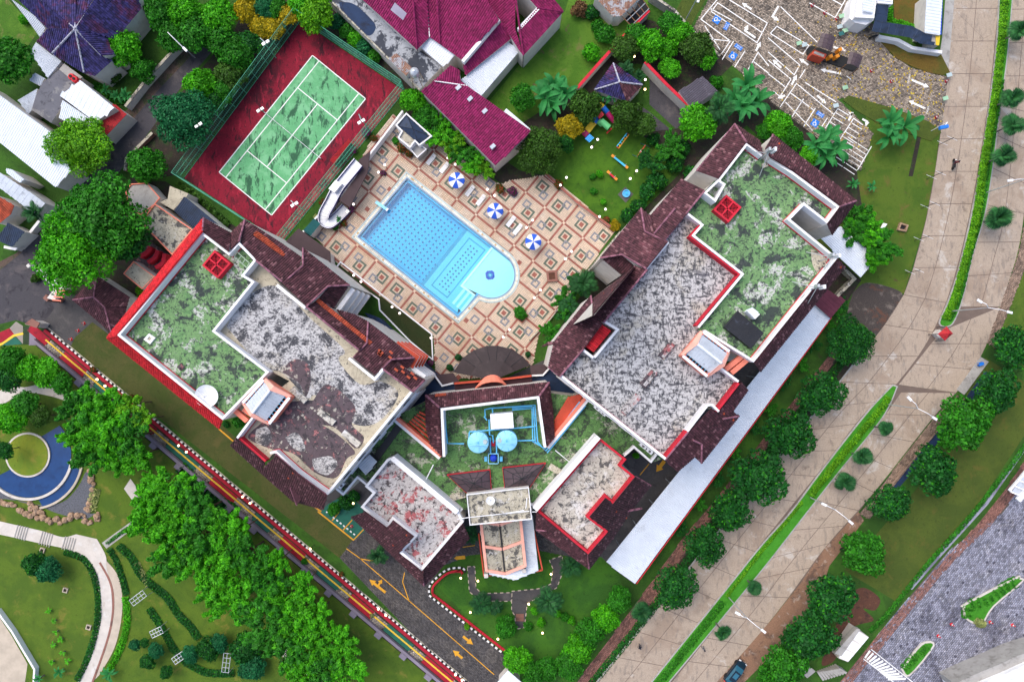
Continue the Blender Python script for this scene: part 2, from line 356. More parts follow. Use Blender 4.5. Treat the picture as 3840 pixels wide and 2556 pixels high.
 cobble=lay('brown_grey_cobble', (0.29,0.235,0.185), [((0.10,0.085,0.075),0.3,0.52,0.63,0.75),((0.34,0.29,0.24),0.5,0.55,0.66,0.6)], island=0.55, vary=0.1, rough=0.9),
 cobble_bed=lay('cobble_joint_bed', (0.085,0.068,0.055), vary=0.3),
 cobble_blue=lay('blue_grey_cobble', (0.25,0.25,0.31), [((0.10,0.10,0.14),0.2,0.5,0.62,0.75),((0.33,0.32,0.36),0.35,0.54,0.66,0.7)], island=0.4, vary=0.1, rough=0.85, isl_col=[((0.05,0.05,0.07),0.985)]),
 brick=lay('red_brown_brick_paving', (0.24,0.11,0.085), [((0.11,0.06,0.05),0.5,0.52,0.64,0.7)], island=0.4, vary=0.1),
 brick_tan=lay('tan_brick_paving', (0.27,0.185,0.135), [((0.12,0.085,0.065),0.5,0.52,0.64,0.7)], island=0.4, vary=0.1),
 tile_cream=lay('cream_deck_tile', (0.66,0.52,0.40), [((0.56,0.36,0.22),0.10,0.5,0.66,0.75),((0.70,0.62,0.53),0.3,0.54,0.66,0.6)], island=0.10, vary=0.06, rough=0.6),
 grout=lay('brown_grout', (0.26,0.175,0.125)),
 deck_brown=lay('red_brown_deck_tile', (0.27,0.085,0.06), [((0.16,0.06,0.045),0.8,0.52,0.66,0.6)], vary=0.2, vscale=3, rough=0.6, island=0.25),
 deck_green=lay('dark_green_deck_tile', (0.095,0.12,0.088), [((0.06,0.075,0.06),1.5,0.52,0.66,0.6)], vary=0.2, vscale=3, rough=0.6),
 deck_grey=lay('blue_grey_deck_tile', (0.20,0.20,0.225), [((0.12,0.12,0.135),1.5,0.52,0.66,0.6)], vary=0.2, vscale=3, rough=0.6),
 rim_blue=lay('pale_blue_rim_tile', (0.40,0.49,0.50), [((0.28,0.36,0.38),1.5,0.52,0.66,0.6)], rough=0.5),
 coping=lay('cream_coping_stone', (0.76,0.70,0.58), island=0.22, vary=0.1, isl_col=[((0.45,0.28,0.12),0.93)], rough=0.6),
 pool_deep=lay('cyan_pool_tile', (0.045,0.46,0.76), vary=0.06, vscale=2, rough=0.4, island=0.1),
 pool_mid=lay('light_cyan_pool_tile', (0.20,0.64,0.82), vary=0.05, vscale=2, rough=0.4, island=0.06),
 pool_pale=lay('pale_pool_tile', (0.72,0.90,0.92), vary=0.04, vscale=2, rough=0.4, island=0.04),
 pool_navy=lay('navy_pool_tile', (0.02,0.09,0.34), rough=0.4),
 pool_dot=lay('dark_blue_pool_tile', (0.012,0.11,0.36), rough=0.4),
 pool_band=lay('deep_cyan_pool_tile', (0.025,0.33,0.56), rough=0.4),
 blue_pipe=lay('sky_blue_pipe_paint', (0.11,0.46,0.75), rough=0.45),
 blue_tank=lay('sky_blue_tank_paint', (0.26,0.60,0.80), [((0.18,0.46,0.66),0.8,0.52,0.68,0.6)], rough=0.5),
 blue_deep=lay('ultramarine_paint', (0.01,0.05,0.50), rough=0.5),
 fence_green=lay('green_fence_paint', (0.09,0.38,0.24), rough=0.6),
 umb_blue=lay('blue_umbrella_cloth', (0.025,0.10,0.55), rough=0.8),
 umb_white=lay('white_umbrella_cloth', (0.78,0.78,0.82), rough=0.8),
 plastic_white=lay('white_plastic', (0.8,0.8,0.82), rough=0.4),
 purple=lay('purple_rail_paint', (0.055,0.04,0.15), rough=0.5),
 green_sheet=lay('teal_green_sheet', (0.02,0.12,0.12), rough=0.6),
 pond=lay('dark_blue_pond_floor', (0.012,0.05,0.16), [((0.008,0.03,0.10),0.5,0.5,0.65,0.6)], rough=0.15),
 gravel=lay('blue_grey_gravel', (0.13,0.135,0.155), [((0.06,0.06,0.07),5,0.5,0.6,0.8),((0.26,0.26,0.28),7,0.58,0.66,0.8)], vary=0.3, vscale=10, bump=1.0, bscale=20),
 rock=lay('orange_brown_boulder', (0.36,0.235,0.15), [((0.18,0.11,0.07),2,0.5,0.62,0.8),((0.52,0.42,0.34),1.5,0.56,0.66,0.7)], vary=0.25, vscale=3, bump=0.6),
 path=lay('pale_concrete_path', (0.56,0.51,0.46), [((0.36,0.30,0.24),0.5,0.55,0.68,0.6),((0.62,0.60,0.58),0.8,0.54,0.64,0.6)], vary=0.1),
 path_brick=lay('weathered_cream_brick', (0.45,0.38,0.30), island=0.25),
 stone_panel=lay('mixed_grey_stone', (0.25,0.22,0.19), island=0.5, vary=0.1),
 walk_red=lay('red_walkway_coating', (0.33,0.012,0.028), [((0.15,0.01,0.02),1,0.52,0.66,0.6)], vary=0.15),
 walk_green=lay('dark_green_walkway_coating', (0.02,0.12,0.085), [((0.012,0.06,0.045),1,0.52,0.66,0.6)], vary=0.15),
 walk_lilac=lay('lilac_grey_wall_cap', (0.22,0.19,0.24), vary=0.12),
 red=lay('bright_red_plastic', (0.60,0.02,0.03), rough=0.5), yel=lay('yellow_plastic', (0.72,0.48,0.03), rough=0.5),
 blu=lay('blue_plastic', (0.015,0.16,0.62), rough=0.5), grn=lay('green_plastic', (0.10,0.42,0.16), rough=0.5),
 mag=lay('crimson_plastic', (0.36,0.01,0.10), rough=0.5), cyan=lay('cyan_paint', (0.05,0.45,0.75), rough=0.5),
 bark=lay('brown_bark', (0.11,0.078,0.05), [((0.05,0.035,0.025),4,0.5,0.62,0.8)], bump=0.8, bscale=12, local=True),
 bark_grey=lay('grey_palm_bark', (0.15,0.13,0.125), [((0.07,0.06,0.06),6,0.5,0.6,0.8)], local=True),
 wood=lay('weathered_wood', (0.20,0.10,0.05), vary=0.3, vscale=5), orange_p=lay('orange_machine_paint', (0.70,0.25,0.02), rough=0.5),
 tarp=lay('black_tarpaulin', (0.016,0.017,0.022), [((0.06,0.07,0.10),0.9,0.56,0.64,0.6)], rough=0.5, bump=0.8, bscale=1.5),
 car_paint=lay('blue_black_car_paint', (0.008,0.02,0.035), rough=0.2, spec=0.6, vary=0.0), car_glass=lay('blue_tinted_glass', (0.03,0.13,0.2), rough=0.1, spec=0.7, vary=0),
 rubber=lay('black_rubber', (0.015,0.015,0.016), rough=0.8), skin=lay('skin', (0.35,0.2,0.13)), cloth_d=lay('dark_cloth', (0.02,0.022,0.035)), cloth_r=lay('dark_red_cloth', (0.16,0.03,0.035)), cloth_g=lay('grey_cloth', (0.16,0.15,0.16)),
 globe=emit('lit_globe_glass', (1.0,0.80,0.74),1.6), lampw=emit('lit_warm_lamp', (1.0,0.62,0.28),5.0),
 signblue=lay('blue_sign_paint', (0.02,0.17,0.60)),
)
addm(
 g_base=grassmat('rough_ground_grass', (0.030,0.085,0.010),(0.045,0.13,0.012), soil=(0.05,0.03,0.02)),
 g_park=grassmat('park_lawn', (0.095,0.16,0.014),(0.065,0.125,0.012), dry=(0.21,0.185,0.035)),
 g_play=grassmat('playground_lawn', (0.040,0.115,0.008),(0.07,0.17,0.010), dry=(0.10,0.13,0.02), dryf=(0.6,0.75)),
 g_front=grassmat('front_garden_lawn', (0.030,0.105,0.012),(0.05,0.155,0.012)),
 g_house=grassmat('house_lawn', (0.060,0.155,0.012),(0.10,0.21,0.02), dry=(0.19,0.17,0.06), soil=(0.12,0.08,0.05)),
 g_road=grassmat('roadside_lawn', (0.085,0.14,0.014),(0.055,0.115,0.010), dry=(0.15,0.11,0.03), soil=(0.09,0.055,0.03)),
 g_brown=grassmat('dry_brown_lawn', (0.135,0.085,0.014),(0.08,0.085,0.012), dry=(0.16,0.08,0.02)),
 g_olive=grassmat('olive_lawn', (0.075,0.105,0.014),(0.055,0.085,0.012), dry=(0.12,0.10,0.02)),
 g_median=grassmat('median_turf', (0.045,0.23,0.012),(0.06,0.28,0.02)),
 g_circle=grassmat('round_lawn', (0.20,0.24,0.02),(0.14,0.22,0.02), dry=(0.28,0.25,0.04)),
 g_paver=grassmat('grass_filled_paving', (0.075,0.082,0.022),(0.05,0.075,0.014), dry=(0.11,0.095,0.03)),
 g_strip=grassmat('dark_strip_lawn', (0.035,0.042,0.012),(0.025,0.04,0.010)),
 l_mid=leafmat('leaf_mid_green', (0.008,0.085,0.006),(0.045,0.27,0.012)),
 l_bright=leafmat('leaf_bright_green', (0.012,0.16,0.003),(0.10,0.46,0.008)),
 l_dark=leafmat('leaf_dark_green', (0.006,0.052,0.010),(0.018,0.15,0.018), tip=(0.05,0.32,0.01), tipf=0.93),
 l_teal=leafmat('leaf_bluish_green', (0.006,0.075,0.028),(0.02,0.19,0.06)),
 l_lime=leafmat('leaf_lime_green', (0.02,0.16,0.004),(0.17,0.44,0.008)),
 l_yellow=leafmat('leaf_golden_yellow', (0.12,0.13,0.005),(0.62,0.42,0.01)),
 l_olive=leafmat('leaf_olive_green', (0.02,0.055,0.008),(0.06,0.16,0.015)),
 l_banana=leafmat('leaf_banana', (0.012,0.12,0.03),(0.04,0.26,0.06)),
 l_palm=leafmat('leaf_palm', (0.008,0.05,0.016),(0.03,0.15,0.035)),
 l_pink=leafmat('leaf_bougainvillea', (0.02,0.08,0.01),(0.05,0.14,0.02), tip=(0.36,0.03,0.24), tipf=0.5),
 l_rust=leafmat('leaf_rusty_croton', (0.02,0.08,0.01),(0.05,0.14,0.02), tip=(0.40,0.07,0.025), tipf=0.6),
 l_pale=leafmat('leaf_pale_variegated', (0.10,0.17,0.06),(0.45,0.46,0.16)),
 l_brown=leafmat('leaf_dead_brown', (0.10,0.05,0.02),(0.26,0.15,0.07)),
 leaf_litter=leafmat('fallen_yellow_leaf', (0.42,0.22,0.03),(0.7,0.45,0.06)),
)
def water_mat():
    m, nt, N, L, B = _nt('clear_pool_water')
    t = N.new('ShaderNodeBsdfTransparent'); t.inputs[0].default_value = (0.80,0.96,0.99,1)
    g = N.new('ShaderNodeBsdfGlossy'); g.inputs['Roughness'].default_value = 0.03
    fr = N.new('ShaderNodeFresnel'); fr.inputs[0].default_value = 1.33
    b = N.new('ShaderNodeBump'); b.inputs['Strength'].default_value = 0.15; b.inputs['Distance'].default_value = 0.05
    L.new(_noise(nt, _coord(nt),2.5,3), b.inputs['Height']); L.new(b.outputs[0], fr.inputs[1]); L.new(b.outputs[0], g.inputs['Normal'])
    mx = N.new('ShaderNodeMixShader'); L.new(fr.outputs[0], mx.inputs[0]); L.new(t.outputs[0], mx.inputs[1]); L.new(g.outputs[0], mx.inputs[2])
    L.new(mx.outputs[0], N['Material Output'].inputs[0]); return m
M['water'] = water_mat()
# ------------------------------------------------------------------ setting: ground, roads, paving, lawns
from mathutils.geometry import tessellate_polygon
def holed(outer, holes, z):
    loops = [[Vector((p[0], p[1], z)) for p in L] for L in [outer] + holes]
    tris = tessellate_polygon(loops)
    return [tuple(p) for L in loops for p in L], [tuple(t) for t in tris]
def np_inside(x, y, poly):
    c = np.zeros(x.shape, bool); n = len(poly)
    for i in range(n):
        ax, ay = poly[i][0], poly[i][1]; bx, by = poly[i - 1][0], poly[i - 1][1]
        if ay == by: continue
        c ^= ((ay > y) != (by > y)) & (x < (bx - ax) * (y - ay) / (by - ay) + ax)
    return c
def pavers(name, poly, a, b, rot, mat, z, h=0.02, gap=0.02, parent=None, stagger=0.5, holes=(), jz=0.006, kind='stuff', sides=True):
    """a field of single paving blocks as one joined part"""
    poly = [(p[0], p[1]) for p in poly]
    co, si = math.cos(rot), math.sin(rot)
    lx = [p[0] * co + p[1] * si for p in poly]; ly = [-p[0] * si + p[1] * co for p in poly]
    rows = np.arange(math.floor(min(ly) / b), math.ceil(max(ly) / b) + 1); cols = np.arange(math.floor(min(lx) / a) - 1, math.ceil(max(lx) / a) + 1)
    R, Cc = np.meshgrid(rows, cols, indexing='ij')
    X = (Cc + stagger * (R % 2)).ravel() * a; Y = R.ravel() * b
    wx, wy = X * co - Y * si, X * si + Y * co
    k = np_inside(wx, wy, poly)
    for hl in holes: k &= ~np_inside(wx, wy, hl)
    X, Y = X[k], Y[k]; n = len(X)
    if n == 0: return None
    top = z + h + NR.uniform(-jz, jz, n)
    ha, hb = a / 2 - gap / 2, b / 2 - gap / 2
    px = np.stack([X - ha, X + ha, X + ha, X - ha], 1); py = np.stack([Y - hb, Y - hb, Y + hb, Y + hb], 1)
    gx, gy = px * co - py * si, px * si + py * co
    t = np.stack([gx, gy, np.repeat(top[:, None], 4,1)], 2)
    if sides:
        bt = np.stack([gx, gy, np.full_like(gx, z - 0.01)], 2)
        V = np.concatenate([bt, t], 1).reshape(-1,3); base = np.arange(n)[:, None, None] * 8
        F = (base + np.array([[4,5,6,7], [0,1,5,4], [1,2,6,5], [2,3,7,6], [3,0,4,7]])[None]).reshape(-1,4)
    else:
        V = t.reshape(-1,3); F = np.arange(4 * n).reshape(-1,4)
    o = bpy.data.objects.new(name, np_mesh(name, V, F, mat)); o['kind'] = kind
    return put(o, parent)
def lawn(name, pts, mat, z, per=0):
    xy = XY(pts, 0)
    if per: xy = spline(xy + [xy[0]], per)[:-1]
    return struct(name, sheet(xy, z), mat)

# pool outline first: the ground has to leave room for it
PU = Vector((0.7785,-0.6277)); PV = Vector((-0.6277,-0.7785))        # the two axes of the pool deck, in metres
pT, pL, pB = P((1527,671)).xy, P((1346,887)).xy, P((1717,1185)).xy
pC = P((1843,1030)).xy; pR = 86 / PPM
a0 = math.atan2(-PV.y, -PV.x)                                     # towards the long edge, where the round bay starts
pI = P((1784,1117)).xy; a1 = math.atan2((pI - pC).y, (pI - pC).x)
while a1 > a0: a1 -= 2 * math.pi
POOL = ccw([pT] + [Vector(c) for c in circ(pC, pR, a0, a1,22)] + [pB, pL])

GR = 420.0
ground = struct('ground', holed([(-GR, -GR),(GR, -GR),(GR, GR),(-GR, GR)], [offset(POOL, 0.3)], 0.0), M['g_base'])

# ---- far surroundings outside the frame keep the same sort of ground
lawn('lawn', f2(-200,1300,165,1290,1720,2560,1900,2800,-200,2800), M['g_park'], 0.004)
lawn('lawn', f2(2040,655,2285,840,2400,800,2600,560,2500,470,2300,430,2100,520), M['g_play'], 0.005)
lawn('lawn', f2(1800,420,1980,205,2120,40,2140,-30,2440,-30,2420,60,2165,330,2000,480,1950,470), M['g_house'], 0.005)
lawn('lawn', q(0,0,-30,0,80,0,350,300,250,430,-30,400), M['g_house'], 0.005)
lawn('lawn', q(0,0,1000,500,1380,100,1660,400,1180,960,880,740), M['g_base'], 0.005)
soil_bed = lawn('soil_bed', q(2,0,1330,470,1650,430,1830,560,1600,800,1480,760), M['soil'], 0.007)
# roadside lawns
lawn('lawn', f2(2990,1050,3060,560,3245,545,3250,345,3440,455,3530,455,3508,640,3470,830,3390,1100,3280,1100), M['g_road'], 0.006)
lawn('lawn', f2(3840 + 200,700,3830,880,3760,1180,3720,1300,3840 + 200,1500), M['g_road'], 0.006)
lawn('lawn', q(3,2,1700,700,2000,150,2400,400,2500,800,2352,870,1900,1540,1200,2400,700,2100,1500,1200), M['g_olive'], 0.006)
struct('burnt_patch', sheet(spline(XY(q(3,1,780,1120,900,1030,1150,1080,1240,1160,1150,1350,1000,1520,860,1400,720,1420,740,1250,780,1120),0),5),0.009), M['burnt'])

# ---- narrow asphalt street on the upper left
street = struct('street', sheet(XY(f2(800,90,727,200,604,327,490,457,404,551,320,680,229,803,163,868,78,950,-60,1060,-60,1230,60,1200,150,1225,262,1310,420,1270,330,1180,262,1080,170,965,300,830,392,709,445,648,571,480,640,380,694,310,790,200,880,120),0),0.012), M['asphalt'])
struct('verge', sheet(XY(f2(690,165,727,200,604,327,490,457,404,551,395,540,470,420,560,310,640,215),0),0.010), M['verge'])
struct('verge', sheet(XY(f2(-60,1060,78,950,163,868,229,803,215,790,150,850,60,950,-60,1010),0),0.010), M['verge'])

# ---- drive round the front of the main building, and the grass-paver lane along its flank
drive = struct('driveway', sheet(XY(f2(1150,1770,2080,1330,2620,1560,2700,1400,2960,1200,3060,1130,2380,2190,2300,2130,2110,2080,2010,2060,1760,2080,1660,2120,1612,2190,1612,2230,1900,2460,1860,2600,1760,2600,1274,2091,1150,1980),0),0.012), M['driveway'])
DRV = XY(f2(1276,2089,1326,2022,1450,1960,1740,2000,2090,1990,2110,2080,2010,2060,1760,2080,1660,2120,1612,2190,1612,2230,1900,2460,1860,2600,1760,2600),0)
pavers('paver', DRV, 0.34,0.2,-0.70, M['paver'], 0.013,0.012,0.02, drive)
lane = struct('grass_paver_lane', sheet(XY(f2(282,1264,347,1207,420,1262,830,1590,1135,1868,1324,2023,1274,2091,262,1305),0),0.016), M['g_paver'])
struct('gate_court', sheet(XY(f2(165,1215,245,1090,290,1110,420,1262,347,1207,282,1264,262,1305),0),0.018), M['driveway'])
struct('service_yard', sheet(XY(f2(245,1090,420,870,480,680,620,680,900,860,620,1240,420,1270),0),0.014), M['soil_dark'])
struct('service_yard', sheet(XY(f2(2930,1200,3020,1000,3150,980,3230,1050,3170,1140,3060,1140),0),0.016), M['soil_dark'])
# inner court by the playground
struct('inner_drive', sheet(XY(q(2,0,1265,700,1590,990,1560,1130,1510,1190,1262,960),0),0.014), M['asphalt'])
struct('inner_drive', sheet(XY(q(2,0,1150,950,1250,1020,1530,1250,1420,1280,1270,1190,1150,1060),0),0.014), M['asphalt'])

# ---- concrete dual carriageway, slab by slab
def lerp_edges(Lp, Rp, per=10):
    return spline(XY(Lp, 0), per), spline(XY(Rp, 0), per)
def at_len(pts, s):
    """point at share s of the curve's length"""
    d = [0.0]
    for a, b in zip(pts, pts[1:]): d.append(d[-1] + (b - a).length)
    t = s * d[-1]
    for i in range(len(pts) - 1):
        if d[i + 1] >= t or i == len(pts) - 2:
            return pts[i].lerp(pts[i + 1], min(1, max(0,(t - d[i]) / max(1e-6, d[i + 1] - d[i]))))
def slabs(parent, Lp, Rp, n, lanes, mat, z, gap=0.045, name='slab', cuts=3):
    L, R = lerp_edges(Lp, Rp)
    # parameter along both curves: same control-point index
    m = len(L) - 1
    def pt(s, t):
        k = s * m; i = min(int(k), m - 1); f = k - i
        return L[i].lerp(L[i + 1], f).lerp(R[i].lerp(R[i + 1], f), t)
    # equal-length stations along the centre line
    mid = [pt(i / 400,0.5) for i in range(401)]; d = [0]
    for a, b in zip(mid, mid[1:]): d.append(d[-1] + (b - a).length)
    def sta(x):
        x *= d[-1]
        i = min(399, max(0, int(np.searchsorted(d, x)) - 1)); return (i + (x - d[i]) / max(1e-6, d[i + 1] - d[i])) / 400
    for k in range(n):
        for l in range(lanes):
            t0, t1 = l / lanes, (l + 1) / lanes
            s0, s1 = sta(k / n), sta((k + 1) / n)
            A = [pt(s0 + (s1 - s0) * c / cuts, t0) for c in range(cuts + 1)]; Bq = [pt(s0 + (s1 - s0) * c / cuts, t1) for c in range(cuts + 1)]
            poly = offset(A + Bq[::-1], -gap)
            zz = z + RNG.uniform(0.0,0.012)
            obj(name, prism(poly, z - 0.05, zz), mat, parent)
road = struct('road', sheet(XY(f2(3560,-200,3590,0,3553,286,3533,449,3506,640,3472,824,3423,1007,3390,1101,3321,1211,3272,1277,3219,1341,3149,1431,3027,1582,2904,1733,2691,1995,2491,2245,2150,2660,
    2580,2660,2880,2335,3001,2187,3094,2052,3219,1918,3280,1843,3402,1688,3492,1574,3586,1472,3664,1362,3700,1280,3745,1150,3811,967,3835,844,3880,500,3920,-200),0),0.014), M['joint'])
slabs(road, f2(3585,-90,3553,286,3533,449,3506,640,3472,824,3423,1007,3388,1105), f2(3755,-90,3718,286,3697,449,3667,640,3632,824,3588,1007,3548,1135),10,2, M['road'], 0.03)
slabs(road, f2(3803,-90,3763,300,3740,449,3720,640,3690,824,3640,980,3602,1150), f2(3900,-90,3878,300,3866,500,3848,700,3835,844,3811,967,3752,1150),10,2, M['road'], 0.03)
slabs(road, f2(3388,1105,3321,1211,3219,1341,3149,1431), f2(3548,1135,3500,1240,3440,1340,3362,1440),3,2, M['road'], 0.03)
slabs(road, f2(3530,1240,3505,1270,3445,1345,3368,1442), f2(3750,1150,3715,1255,3664,1362,3586,1472),3,2, M['road'], 0.03)
slabs(road, f2(3149,1431,3027,1582,2904,1733,2691,1995,2491,2245,2160,2655), f2(3362,1440,3240,1552,3096,1738,2848,2046,2640,2310,2370,2655),14,2, M['road'], 0.03)
slabs(road, f2(3378,1470,3309,1566,3140,1772,2880,2109,2727,2295,2440,2655), f2(3586,1472,3492,1574,3280,1843,3094,2052,2890,2325,2600,2655),14,2, M['road'], 0.03)
# side road mouth on the right, dirt shoulder
struct('dirt_shoulder', sheet(XY(f2(3219,1918,3094,2052,3001,2187,2890,2325,2600,2655,2690,2655,2950,2400,3080,2215,3110,2120,3240,1950),0),0.018), lay('orange_dirt', (0.24,0.135,0.085), [((0.10,0.065,0.05),0.4,0.5,0.62,0.8),((0.36,0.29,0.24),0.8,0.55,0.65,0.7)], vary=0.2, vscale=5, bump=0.5))
# medians
def median(Lp, Rp, label):
    L, R = lerp_edges(Lp, Rp)
    poly = L + R[::-1]
    o = struct('median', prism(poly, 0.0,0.17), M['concrete'])
    obj('turf', prism(offset(poly, -0.22),0.1,0.20), M['g_median'], o)
    return L, R
MED1 = median(f2(3745,-90,3733,163,3704,408,3670,640,3637,811,3592,1007,3551,1130,3519,1205,3530,1226), f2(3803,-90,3778,204,3750,408,3721,640,3692,811,3647,960,3607,1130,3574,1211,3545,1228), 'upper')
MED2 = median(f2(3345,1440,3247,1545,3084,1753,2962,1917,2849,2045,2706,2223,2370,2640), f2(3366,1447,3309,1566,3150,1764,3027,1920,2880,2109,2727,2295,2440,2640), 'lower')

# pavements beside the road
def brickwalk(Lp, Rp, mat, a=0.4, b=0.22, rot=0.9, name='pavement'):
    L, R = lerp_edges(Lp, Rp); poly = L + R[::-1]
    o = struct(name, sheet(poly, 0.022), M['cobble_bed'])
    pavers('paver', poly, a, b, rot, mat, 0.023,0.02,0.025, o)
brickwalk(f2(3838,850,3813,970,3747,1155,3700,1285), f2(3880,860,3850,985,3782,1165,3728,1300), M['brick_tan'])
brickwalk(f2(3586,1480,3492,1582,3280,1852,3222,1925), f2(3618,1500,3530,1595,3318,1865,3260,1945), M['brick_tan'])
struct('pavement', prism(XY(q(3,2,1950,140,2025,185,1800,490,1730,440),0),0,0.1), M['concrete'])
brickwalk(f2(3140,1290,3000,1470,2880,1620,2790,1740,2560,2020,2400,2240,2160,2560), f2(3165,1305,3025,1490,2905,1640,2815,1760,2590,2045,2440,2275,2195,2580), M['brick'])
struct('planting_strip', sheet(spline(XY(f2(3165,1305,3025,1490,2905,1640,2815,1760,2590,2045,2440,2275,2195,2580),0),4) + spline(XY(f2(3212,1345,3143,1435,3020,1586,2897,1737,2684,2000,2484,2250,2225,2575),0),4)[::-1], 0.02), M['soil_dark'])
struct('kerb', wall_line(spline(XY(f2(3215,1343,3146,1433,3023,1584,2900,1735,2687,1998,2487,2248,2200,2600),0),4),-0.12,0.12,0,0.14), M['concrete'])
struct('drain_channel', sheet(XY(q(3,2,1990,275,2080,290,1950,480,1160,1390,1120,1350,1820,510),0),0.024), M['roof_blue'])
struct('drain_kerb', wall_line(XY(q(3,2,1820,500,1110,1340,940,1568),0),-0.1,0.1,0,0.2), M['brick_tan'])

# ---- lower right: cobbled plaza, brick band, hedge-green edge
PLZ = XY(f2(3760,1916,3840,1780,4100,1600,4100,2800,3000,2800,3150,2560,3330,2330,3560,2060),0)
plaza = struct('plaza', sheet(PLZ, 0.014), M['cobble_bed'])
pavers('cobble', XY(f2(3765,1916,3845,1780,4000,1700,4000,2660,3090,2660,3150,2562,3330,2333,3560,2063),0),0.43,0.30,0.88, M['cobble_blue'], 0.016,0.02,0.03, plaza)
brickwalk(f2(3900,1640,3720,1900,3530,2110,3300,2370,3080,2640), f2(3935,1660,3760,1916,3556,2125,3330,2395,3110,2660), M['brick'])
struct('paved_edge', sheet(XY(f2(3885,1630,3705,1890,3515,2100,3420,2210,3405,2200,3500,2090,3690,1880,3870,1620),0),0.02), M['cobble_blue'])
struct('red_soil_patch', sheet(spline(XY(q(3,3,440,420,500,400,560,430,590,470,560,520,500,510,555,570,460,600,400,660,350,780,280,800,340,640,380,560,450,500,440,420),0),5),0.012), M['soil'])

# ---- parking lot in the upper right
LOT = XY(f2(2600,105,2690,-60,3200,-60,3186,73,3276,90,3300,140,3340,205,3420,255,3510,280,3553,286,3533,480,3440,452,3160,366,3140,372,3275,500,3228,640,3160,590,2880,370),0)
lot = struct('parking_lot', sheet(LOT, 0.014), M['cobble_bed'])
pavers('cobble', LOT, 0.30,0.24,0.35, M['cobble'], 0.016,0.02,0.03, lot)
struct('dry_lawn', prism(XY(q(3,0,1015,370,1330,450,1585,500,1670,670,1600,695,1480,670,1330,620,1180,540,1080,440),0),0,0.12), M['g_brown'])
struct('dry_lawn', prism(XY(q(3,0,680,920,740,880,1160,1000,1480,1120,1590,1220,1500,1300,1000,1130,800,1010),0),0,0.1), M['g_olive'])
struct('dry_lawn', prism(XY(q(3,0,1150,-10,1390,-10,1370,250,1160,190),0),0,0.1), M['g_brown'])
struct('dry_lawn', sheet(XY(q(2,0,1560,0,1800,-40,1630,260,1510,90),0),0.02), M['g_olive'])
struct('pavement', sheet(XY(q(3,0,1630,-30,1740,-30,1690,500,1640,680,1580,480,1600,340),0),0.024), M['concrete'])
struct('drain', sheet(XY(q(3,0,1380,1200,1420,1200,1330,1620,1290,1620),0),0.02), M['soil_dark'])

# ---- planting beds under the tree belts
struct('planting_bed', sheet(XY(f2(570,480,880,110,960,-60,1260,-60,1170,60,1110,90,700,640,640,660,480,690),0),0.016), M['soil_dark'])
struct('planting_bed', sheet(XY(f2(1130,60,1240,0,1580,340,1520,345),0),0.016), M['soil_dark'])
struct('planting_bed', sheet(XY(f2(1520,420,1560,370,1950,640,2050,660,1950,700,1880,690,1640,510),0),0.018), M['soil_dark'])
struct('planting_bed', sheet(XY(f2(2060,1400,2100,1230,2330,870,2400,800,2640,560,2660,700,2420,980),0),0.018), M['soil_dark'])
struct('planting_bed', sheet(XY(f2(2390,500,2560,480,2760,330,2830,330,3210,620,3230,760,3300,900,3280,980,3150,800,2800,470,2600,650,2500,560),0),0.017), M['soil_dark'])
struct('planting_bed', sheet(XY(f2(2180,320,2420,70,2600,130,2780,210,2690,300,2540,350,2420,240,2300,240,2190,400,2150,520,1960,620,1930,480),0),0.016), M['soil_dark'])
# ------------------------------------------------------------------ pool deck
DECK = ccw(XY(w(905,262,965,318,1010,330,1150,425,1175,415,1265,402,1415,532,1240,770,1225,840,1120,870,1002,870,998,772,775,603,722,540,790,450,850,330),0))
HOLE = [tuple(p) for p in offset(POOL, 0.3)]
deck = struct('pool_deck', holed([tuple(p) for p in DECK], [HOLE], 0.03), M['grout'])
RIM = [tuple(p) for p in offset(POOL, 0.86)]
O0 = P((2113.9,835.9)).xy; MOD = 3.92
pavers('floor_tile', DECK, MOD / 13, MOD / 13, math.atan2(PU.y, PU.x), M['tile_cream'], 0.032,0.006,0.018, deck, stagger=0.0, holes=[RIM], jz=0.001)
def UV(i, j): return O0 + PU * (MOD * i) + PV * (MOD * j)
ang = math.atan2(PU.y, PU.x)
def frame_mesh(name, outer, th, mat, h=0.016):
    return mesh(name, *ring([(-outer/2,-outer/2),(outer/2,-outer/2),(outer/2, outer/2),(-outer/2, outer/2)], 0,-th, 0, h), mat)
me_g = frame_mesh('green_square', 1.72,0.31, M['deck_green'])
me_y = frame_mesh('grey_square', 1.22,0.27, M['deck_grey'], 0.021)
me_r = mesh('red_square', *prism([(-.34,-.34),(.34,-.34),(.34,.34),(-.34,.34)], 0,0.016), M['deck_brown'])
me_b = mesh('brown_band', *prism([(.19,-.17),(MOD - .19,-.17),(MOD - .19,.17),(.19,.17)], 0,0.014), M['deck_brown'])
me_c = mesh('cream_square', *prism([(-.17,-.17),(.17,-.17),(.17,.17),(-.17,.17)], 0,0.014), M['tile_cream'])
RIMo = [tuple(p) for p in offset(POOL, 0.95)]
def okp(p, m=0.0): return inside(p, DECK) and not inside(p, RIMo)
